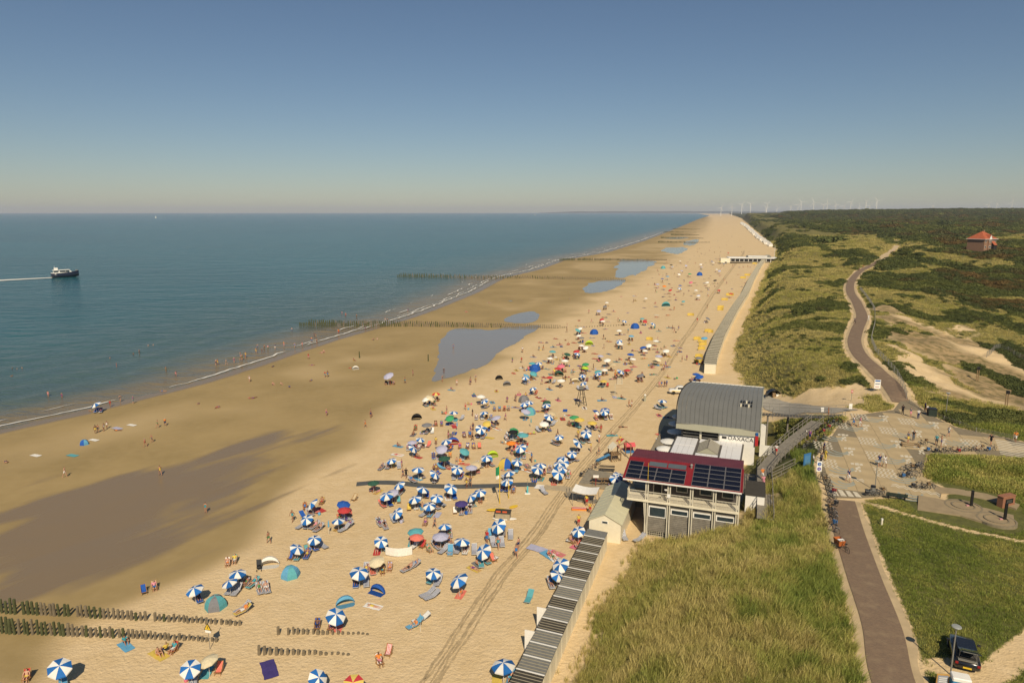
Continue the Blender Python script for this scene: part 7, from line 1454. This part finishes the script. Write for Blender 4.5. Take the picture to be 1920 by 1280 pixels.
# the rest of the crowd, past three hundred people, as one mass
for Z, n, x0, x1, y0, y1 in ((ZC, 130, 420, 1560, 30, 640), (ZD, 190, 480, 1640, 250, 940), (ZA, 40, 380, 1850, 430, 1240), (ZB, 40, 0, 1250, 20, 1150)):
    for _ in range(n):
        q = (random.uniform(x0, x1), random.uniform(y0, y1)); px, py = Z(*q); x, y, z = G(px, py)
        fr_ = (x - float(xW(y))) / float(xF(y) - xW(y))
        if fr_ > .96 or fr_ < .52: continue
        rz = random.uniform(-.5, 1.8); ps = random.choice(['lie', 'prone', 'sit', 'sit', 'lie', 'stand', 'walk'])
        CROWD.append((ps, (x, y, z + .03), rz, random.uniform(.9, 1.05), random.choice(['trunks', 'swimsuit', 'shirt']), random.choice(WEAR)[1]))
        if ps in ('lie', 'prone', 'sit') and random.random() < .75: towel(x, y, rz, random.choice(TW), 'among the crowd of sunbathers', 1.15)
        elif random.random() < .5: bag(x + .6, y + .3, random.choice(list(COLS)))
PARR = {}
def arr(me):
    if me.name not in PARR:
        co = np.empty(len(me.vertices) * 3, np.float32); me.vertices.foreach_get('co', co); PARR[me.name] = (co.reshape(-1, 3), [tuple(p.vertices) for p in me.polygons])
    return PARR[me.name]
cv_, cf_, cm_ = [], [], []; base = 0; slot = {n: 2 + i for i, (c, n) in enumerate(WEAR)}
skins = [pmat('crowd_skin_pale', (.46, .26, .17), .6, .1, 3), pmat('crowd_skin_tan', (.27, .13, .075), .6, .1, 3)]
for ps, loc, rz, sc, wr, cn in CROWD:
    c_, s_ = math.cos(rz), math.sin(rz); Rm = np.array(((c_, -s_, 0), (s_, c_, 0), (0, 0, 1)), np.float32)
    for k, mi in (('body', random.randint(0, 1)), ('shirt' if wr == 'shirt' else wr, slot[cn]), ('hair', 2)):
        co, fs = arr(PM_[ps][k]); cv_.append((co * sc) @ Rm.T + np.array(loc, np.float32)); cf_ += [tuple(i + base for i in f) for f in fs]; cm_ += [mi] * len(fs); base += len(co)
if cv_:
    me = bpy.data.meshes.new('crowd'); me.from_pydata(np.concatenate(cv_).tolist(), [], cf_)
    for m in skins: me.materials.append(m)
    for c, n in WEAR: me.materials.append(pmat('crowd_' + n, c, .8, .1, 3))
    me.polygons.foreach_set('material_index', cm_); me.polygons.foreach_set('use_smooth', [True] * len(cf_)); tag(put('beach_crowd', me), 'scattered crowd of more sunbathers among the umbrellas', 'crowd', kind='stuff')
print('people', NP[0], 'umbrellas', len(UMBS), 'crowd', len(CROWD), base, 'loungers', NLOUNGE[0])
# ---------------------------------------------------------------- lifeguard gear, playground and odds and ends on the beach
def mark(px, py, name, lb, cat, rz=0.0, sc=None, up=0.0): x, y, z = G(px, py); return thing(name, lb, cat, (x, y, z), rz, None, sc)
MAT = pmat('grey_beach_mat', (.085, .09, .09), .85, .15, 2, .4, 20)
ml = [W(*p, 1.6) for p in [(668, 899), (705, 897), (745, 899), (790, 905), (850, 909), (920, 910), (975, 909), (1005, 910)]]
tag(ribbon(dense(spline(ml), .5), 1.7, .03, MAT, 'beach_mat', 4), 'grey roll out mat path across the sand', 'mat'); 
tag(ribbon(dense(spline([W(1004, 911, 1.8), W(1018, 912, 1.9)]), .5), 1.6, .05, M_WHITE, 'white_mat', 2), 'white end piece of the mat path', 'mat'); tag(ribbon(dense(spline([W(1020, 912, 1.9), W(1060, 915, 2), W(1095, 922, 2.2)]), .5), 1.9, .02, pmat('sandy_mat', (.42, .34, .22), .9, .15, 2), 'sanded_mat', 2, .3), 'mat path half covered by sand near the hut', 'mat')
t = mark(943, 972, 'rescue_bunker', 'low concrete lifeguard box with red floats on its dark lid', 'box', -.15)
MB().bbox((-1.0, -.6, -.2), (1.0, .6, 1.0), .04).build('body', pmat('bunker_concrete', (.34, .29, .2), .9, .15, 3), t); MB().bbox((-1.08, -.68, 1.0), (1.08, .7, 1.1), .03).build('lid', M_DARKROOF, t)
for a in (-.55, .3): MB().bbox((a - .32, -.55, 1.1), (a + .32, -.3, 1.25), .04).build('float', pmat('float_red', (.6, .1, .03), .6, .1, 4), t)
MB().bbox((-.4, .0, 1.1), (.2, .4, 1.2), .04).build('pad', M_BENCH, t)
def surfboard(px, py, mat, lb, rz, L_=3.2, flatz=.12):
    t = mark(px, py, 'rescue_board', lb, 'board', rz); n = 10; up_ = [(-L_ / 2 + L_ * k / n, .33 * math.sin(math.pi * (k / n)) ** .45) for k in range(n + 1)]; poly = [(a, -b) for a, b in up_] + [(a, b) for a, b in up_[::-1]][1:-1]
    MB().prism(poly, flatz, flatz + .1).build('deck', mat, t); return t
t = surfboard(946, 974, M_WHITE, 'long white rescue board leaning on the lifeguard box', -.05); [MB().box((-.35 + k * .2, -.07, .221), (-.24 + k * .2, .07, .224)).build('print', M_REDC, t) for k in range(6)]
surfboard(930, 958, M_YEL, 'yellow rescue board behind the lifeguard box', .1, 2.6, .2); surfboard(963, 951, M_YEL, 'short yellow rescue board beside the second flag pole', .6, 1.4, .1)
t = mark(937, 944, 'flag_pole', 'yellow flag pole with green and white flag', 'flag pole'); MB().tube((0, 0, -.3), (0, 0, 5.6), .06, .045, 8).build('pole', M_YEL, t)
def flag(mat, a0, a1, z0, z1, parent, name='flag'):
    mb = MB(); n = 6
    for k in range(n):
        f0, f1 = k / n, (k + 1) / n; mb.quad((a0 + (a1 - a0) * f0, .12 * math.sin(f0 * 7), z0), (a0 + (a1 - a0) * f1, .12 * math.sin(f1 * 7), z0 - .1 * f1), (a0 + (a1 - a0) * f1, .12 * math.sin(f1 * 7), z1 - .15 * f1), (a0 + (a1 - a0) * f0, .12 * math.sin(f0 * 7), z1 - .15 * f0))
    mb.build(name, mat, parent)
M_GRN = pmat('flag_green', (.02, .26, .11), .7, .1, 3); flag(M_GRN, -.05, -.55, 4.2, 5.5, t); flag(M_WHITE, -.055, -.56, 3.7, 4.2, t)
t = mark(954, 934, 'flag_pole', 'shorter yellow warning pole beside the grey mat', 'flag pole'); MB().tube((0, 0, -.3), (0, 0, 2.9), .06, .05, 8).build('pole', M_YEL, t); MB().tube((0, 0, 2.9), (0, 0, 3.05), .08, .02, 8).build('cap', M_WHITE, t)
t = mark(989, 925, 'beach_shower', 'white and turquoise foot shower beside the mat path', 'shower'); MB().bbox((-.4, -.25, 0), (.4, .25, .1), .02).build('tray', M_WHITE, t); MB().bbox((-.12, -.06, .1), (.14, .08, 1.15), .02).build('column', pmat('shower_teal', (.1, .42, .46), .4, .05, 3), t); MB().tube((0, 0, 1.1), (0, 0, 2.3), .02).build('pipe', M_STEEL, t)
# high lifeguard chair
t = mark(1090, 760, 'watch_tower', 'tall dark lifeguard chair on splayed legs', 'watch tower', .3)
M_TWR = pmat('tower_wood', (.05, .042, .035), .7, .15, 3)
for a, b in ((-1, -1), (1, -1), (1, 1), (-1, 1)): MB().bar((a * .95, b * .8, -.2), (a * .35, b * .35, 3.4), .11, .11).build('leg', M_TWR, t)
for z_ in (.9, 1.9, 2.7): q = .95 - .6 * z_ / 3.4; MB().bar((-q, -q * .88, z_), (q, -q * .88, z_), .07, .07).build('rung', M_TWR, t)
MB().bar((-.9, -.75, .2), (.6, -.5, 2.2), .06, .06).build('brace', M_TWR, t); MB().box((-.6, -.5, 3.4), (.6, .5, 3.5)).build('platform', M_TWR, t); MB().box((-.45, .2, 3.5), (.45, .3, 4.2)).build('backrest', M_GREYROOF, t)
t = mark(1157, 745, 'cage_sign', 'wooden cage on a tall post above the beach', 'beacon', .1); MB().bar((-.5, 0, -.3), (-.5, 0, 3.2), .09, .09).build('post', M_POST, t)
for a in (-.55, .55):
    for b in (-.3, .3): MB().bar((a + .45, b, 3.0), (a + .45, b, 4.5), .06, .06).build('upright', M_POST, t)
for k in range(5): MB().box((-.15, -.34, 3.1 + k * .32), (1.05, -.31, 3.2 + k * .32)).build('slat', M_POST, t)
MB().box((-.15, -.34, 4.5), (1.05, .34, 4.58)).build('top', M_GREYWOOD, t)
t = mark(1209, 752, 'beach_pillar', 'short grey pillar with white cap on the upper beach', 'pillar'); MB().bbox((-.22, -.22, -.2), (.22, .22, 1.3), .03).build('shaft', M_FASCIA, t); MB().bbox((-.2, -.2, 1.3), (.2, .2, 1.55), .03).build('cap', M_WHITE, t)
# playground house, bench, small red house
t = mark(1152, 862, 'climbing_frame', 'wooden climbing frame with red and white roof on the beach', 'play frame', .25)
for a in (-.8, .8):
    for b in (-.7, .7): MB().bar((a, b, -.2), (a, b, 2.2), .13, .13).build('post', M_WOOD, t)
MB().box((-.9, -.8, 1.05), (.9, .8, 1.18)).build('platform', M_WOOD, t)
MB().slab((-1, -.9, 2.0), (0, -.9, 2.9), (0, .9, 2.9), (-1, .9, 2.0), .06).build('roof', M_CREAM, t); MB().slab((0, -.9, 2.9), (1, -.9, 2.0), (1, .9, 2.0), (0, .9, 2.9), .06).build('roof', pmat('roof_pink', (.5, .12, .13), .6, .1, 3), t)
for k in range(5): MB().bar((-.8 + k * .4, -.75, 1.18), (-.8 + k * .4, -.75, 1.8), .06, .06).build('baluster', M_WOOD, t)
for b in (-1.0, 1.0): MB().bar((2.4, b, -.2), (2.4, b, 2.8), .12, .12).build('swing_post', M_WOOD, t)
MB().bar((2.4, -1.1, 2.75), (2.4, 1.1, 2.75), .11, .11).build('swing_beam', M_WOOD, t); MB().bar((.9, .6, 2.1), (2.4, .9, 2.75), .1, .1).build('link_beam', M_WOOD, t)
MB().slab((-3.2, -.35, .2), (-.9, -.35, 1.1), (-.9, .35, 1.1), (-3.2, .35, .2), .05).build('slide', pmat('slide_blue', (.08, .25, .45), .35, .05, 3), t)
for k in range(4): MB().bar((-.7 + k * .4, -.8, 0), (-.4 + k * .3, .7, 1.05), .08, .08).build('beam', M_WOOD, t)
t = mark(1180, 846, 'play_house', 'small red fabric play house on a blue sheet', 'play house', .1); MB().box((-.9, -.9, .0), (.9, .9, .04)).build('groundsheet', pmat('sheet_blue', (.05, .2, .42), .7, .1, 3), t)
for a in (-.75, .75):
    for b in (-.6, .6): MB().tube((a, b, 0), (a, b, 1.1), .03).build('post', M_REDC, t)
MB().slab((-.9, -.7, 1.05), (.9, -.7, 1.05), (.9, 0, 1.6), (-.9, 0, 1.6), .05).build('roof', pmat('house_red', (.58, .09, .10), .7, .08, 3), t); MB().slab((-.9, 0, 1.6), (.9, 0, 1.6), (.9, .7, 1.05), (-.9, .7, 1.05), .05).build('roof', pmat('house_red', (0, 0, 0)), t); MB().box((-.8, .58, .05), (.8, .62, 1.1)).build('back_wall', M_REDC, t)
t = mark(1138, 884, 'wooden_bench', 'dark wooden bench on the sand before the lifeguard station', 'bench', -.15)
for k in range(3): MB().box((-1.2, -.3 + k * .2, .42), (1.2, -.14 + k * .2, .48)).build('seat_slat', M_TWR, t)
for k in range(2): MB().box((-1.2, .34, .6 + k * .18), (1.2, .39, .73 + k * .18)).build('back_slat', M_TWR, t)
for a in (-1, 1): MB().box((a - .06, -.3, -.05), (a + .06, .4, .42)).build('leg', M_TWR, t)
# white canopy of the lifeguards, stretcher, picnic tables
t = mark(1098, 945, 'lifeguard_canopy', 'white cloth canopy on thin posts beside the gabled hut', 'canopy', -.33)
for a, b in ((-1.6, -1), (1.6, -1), (1.6, 1), (-1.6, 1)): MB().tube((a, b, -.2), (a, b, 2.2), .035).build('post', M_STEEL, t)
mb = MB(); n = 6
for k in range(n):
    f0, f1 = k / n, (k + 1) / n; z0, z1 = 2.2 - .25 * math.sin(math.pi * f0), 2.2 - .25 * math.sin(math.pi * f1); mb.slab((-1.7 + 3.4 * f0, -1.1, z0), (-1.7 + 3.4 * f1, -1.1, z1), (-1.7 + 3.4 * f1, 1.1, z1 + .15), (-1.7 + 3.4 * f0, 1.1, z0 + .15), .03)
mb.build('cloth', M_WHITE, t); MB().box((-1.5, .5, .4), (1.5, .95, .5)).build('bench_top', M_GREYWOOD, t); MB().box((-1.3, .55, 0), (1.3, .62, .4)).build('bench_leg', M_GREYWOOD, t)
t = mark(1086, 955, 'rescue_stretcher', 'red and white striped rescue stretcher with orange rim', 'stretcher', -.1); MB().bbox((-1.05, -.42, .05), (1.05, .42, .2), .05).build('rim', pmat('rim_orange', (.7, .25, .04), .6, .1, 3), t); MB().box((-.95, -.32, .201), (.95, .32, .24)).build('pad', stripe_mat('stripe_stretcher', (.55, .05, .05), (.7, .66, .6), 2.6, 1, duty=.66), t)
dx_, dy_ = W(1127, 905, 2.4); dkk = tag(MB(frame(dx_, dy_, 0, R(19.5))).box((-3.0, -1.5, 2.1), (3.4, 4.2, 2.62)).build('sun_deck', M_DECK), 'low timber deck with picnic tables before the lifeguard station', 'deck')
for px, py, ctx in ((1120, 905, 'nearest the flat sand'), (1142, 906, 'under the paired blue and white umbrellas')):
    x, y = W(px, py, 2.65); t = thing('picnic_table', 'wooden picnic table on the low deck %s' % ctx, 'picnic table', (x, y, 2.62), -R(19.5) + .1, 'picnic tables')
    for k in range(4): MB().box((-.9, -.36 + k * .18, .70), (.9, -.20 + k * .18, .75)).build('top_plank', M_WOOD, t)
    for s in (-1, 1): MB().box((-.9, s * .72 - .13, .42), (.9, s * .72 + .13, .46)).build('seat', M_WOOD, t)
    for a in (-.65, .65): MB().bar((a, -.75, 0), (a, .15, .7), .07, .09).build('leg', M_WOOD, t); MB().bar((a, .75, 0), (a, -.15, .7), .07, .09).build('leg', M_WOOD, t)
t = thing('deck_notice', 'small white notice on a post at the low deck', 'sign', (*W(1117, 910, 2.6), 2.62)); MB().tube((0, 0, 0), (0, 0, 1.3), .03).build('post', M_REDC, t); MB().box((-.4, -.03, 1.2), (.4, .02, 1.6)).build('panel', M_WHITE, t)
# warning sign at the groyne
t = mark(393, 1217, 'warning_sign', 'yellow triangular warning sign on a post between the groyne rows', 'sign', -.25); MB().tube((0, .04, -.4), (0, .04, 3.2), .03).build('post', M_STEEL, t); pn = MB().box((-.3, -.02, 1.75), (.3, .02, 2.0)).build('plate', M_WHITE, t)
MB().add([(-.42, -.03, 2.02), (.42, -.03, 2.02), (0, -.03, 2.75), (-.42, .01, 2.02), (.42, .01, 2.02), (0, .01, 2.75)], [(0, 1, 2), (5, 4, 3), (0, 3, 4, 1), (1, 4, 5, 2), (2, 5, 3, 0)]).build('border', M_BLACK, t)
MB().add([(-.33, -.034, 2.07), (.33, -.034, 2.07), (0, -.034, 2.64)], [(0, 1, 2)]).build('triangle', M_YEL, t); MB().add([(-.05, -.038, 2.2), (.05, -.038, 2.2), (.03, -.038, 2.45), (-.03, -.038, 2.45)], [(0, 1, 2, 3)]).build('symbol', M_BLACK, t)
t = mark(486, 1068, 'pushchair', 'black folded pushchair beside the white pop up shelter', 'pushchair', .3); MB().bbox((-.25, -.3, .35), (.25, .35, .55), .05).build('seat', M_BLACK, t); MB().slab((-.27, .2, .5), (.27, .2, .5), (.27, .45, 1.1), (-.27, .45, 1.1), .06).build('hood', M_BLACK, t)
for a in (-.25, .25):
    for b in (-.35, .35): MB(Matrix.Translation((a, b, .13)) @ Matrix.Rotation(math.pi / 2, 4, 'Y')).lathe([(.02, -.03), (.13, -.03), (.13, .03), (.02, .03)], 10).build('wheel', M_TYRE, t)
t = mark(1188, 920, 'wooden_easel', 'grey timber sign trestle beside the mat path', 'trestle', .4) if 0 else mark(1065, 932, 'timber_trestle', 'grey timber trestle standing beside the sanded mat', 'trestle', .4)
for s in (-1, 1): MB().bar((-.3, s * .3, 0), (-.2, s * .05, 1.4), .07, .05).build('leg', M_GREYWOOD, t); MB().bar((.3, s * .3, 0), (.2, s * .05, 1.4), .07, .05).build('leg', M_GREYWOOD, t)
MB().box((-.35, -.3, .3), (.35, -.24, .9)).build('board', M_GREYWOOD, t)
# white pickup of the lifeguards
t = mark(1276, 738, 'pickup_truck', 'white and yellow lifeguard pickup behind the restaurant', 'pickup', R(82)); M_WCAR = pmat('white_car', (.70, .67, .60), .35, .05, 2, coat=.4)
loft([csec(-2.5, .8, .45, 1.05), csec(-2.4, .88, .4, 1.12), csec(1.0, .9, .4, 1.12), csec(2.3, .86, .4, 1.05), csec(2.6, .75, .5, .9)], M_WCAR, 'body', t); loft([csec(-.6, .78, 1.08, 1.2, .05), csec(-.5, .74, 1.08, 1.8), csec(.7, .72, 1.08, 1.8), csec(1.35, .74, 1.05, 1.12, .03)], M_WCAR, 'cab', t)
for s in (-1, 1): MB().box((s * .80 - .02, -.4, 1.25), (s * .80 + .02, .7, 1.65)).build('side_window', M_GLASS, t); MB().box((s * .91 - .01, -2.2, .7), (s * .91 + .01, 2.0, .85)).build('yellow_band', M_YEL, t)
MB().box((-.7, -2.35, 1.122), (.7, -.7, 1.14)).build('load_bed', M_DARK, t)
for a in (-.82, .82):
    for b in (-1.6, 1.6): w_ = MB(Matrix.Translation((a, b, .38)) @ Matrix.Rotation(math.pi / 2, 4, 'Y')).lathe([(.2, -.12), (.38, -.12), (.38, .12), (.2, .12)], 14, cap=True).build('wheel', M_TYRE, t)
# white terrace umbrellas of the restaurant
tc = MB().lathe([(0, 2.75), (.7, 2.62), (1.35, 2.38), (1.38, 2.25)], 14).mesh('canopy', M_WHITEP); tp = MB().tube((0, 0, 0), (0, 0, 2.7), .04, .035, 8).mesh('pole', M_STEEL); tb = MB().bbox((-.35, -.35, 0), (.35, .35, .08), .02).mesh('base', M_BLACK)
for px, py in ((1266, 808), (1254, 826), (1247, 840), (1241, 853), (1268, 793), (1274, 780)):
    x, y = W(px, py, 5.2); t = thing('terrace_umbrella', 'large round white umbrella on the restaurant terrace', 'umbrella', (x, y, 2.77), 0, 'white terrace umbrellas'); put('canopy', tc, t); put('pole', tp, t); put('base', tb, t)
# far beach cafe
x, y = W(1422, 492, 2.5); t = thing('beach_cafe', 'low white beach cafe with flat roof far along the cabin row', 'cafe', (x, y, hz(x, y)), -R(8))
MB().box((-22, 0, 0), (14, 11, 3.2)).build('wall', M_DARK, t); MB().box((-23, -1, 3.2), (15, 12, 3.9)).build('roof', M_WHITE, t); MB().box((-8, 3, 3.9), (10, 9, 5.2)).build('upper_roof', M_GREYMETAL, t); MB().box((-7.5, 2.6, 4.4), (7, 2.95, 5.2)).build('fascia', M_WHITE, t)
for k in range(10): MB().box((-21.5 + k * 3.4, -.15, 0), (-21.1 + k * 3.4, -.01, 3.2)).build('post', M_WHITE, t)
MB().box((-30, -6, 0), (-22.8, 0, 3.6)).build('side_hut', M_CREAM, t); MB().box((14.8, -6, 0), (20, -1, 4.0)).build('side_hut', M_CREAM, t); MB().box((-22.5, -5, .2), (8, -.3, .9)).build('terrace', M_DECK, t)
t = thing('wind_mast', 'thin white mast on the dune beside the far cafe', 'mast', (*W(1452, 480, 6), hz(*W(1452, 480, 6)))); MB().tube((0, 0, -1), (0, 0, 12), .16, .1).build('pole', M_WHITE, t); MB().bbox((-.8, -.8, -.5), (.8, .8, 1.4), .1).build('cabinet', M_WHITE, t)
# ---------------------------------------------------------------- summer haze
hb_ = MB().box((-26000, -800, -6), (26000, 25500, 190)).build('haze', None); hb_.data.materials.clear()
hm = bpy.data.materials.new('haze'); hm.use_nodes = True; n = hm.node_tree.nodes; n.remove(n['Principled BSDF']); pv = n.new('ShaderNodeVolumePrincipled'); pv.inputs['Color'].default_value = (.78, .85, 1.0, 1); pv.inputs['Density'].default_value = 0.000045; pv.inputs['Anisotropy'].default_value = 0.0
hm.node_tree.links.new(pv.outputs[0], n['Material Output'].inputs['Volume']); hb_.data.materials.append(hm); tag(hb_, 'thin summer haze over sea and dunes', 'haze', kind='stuff')
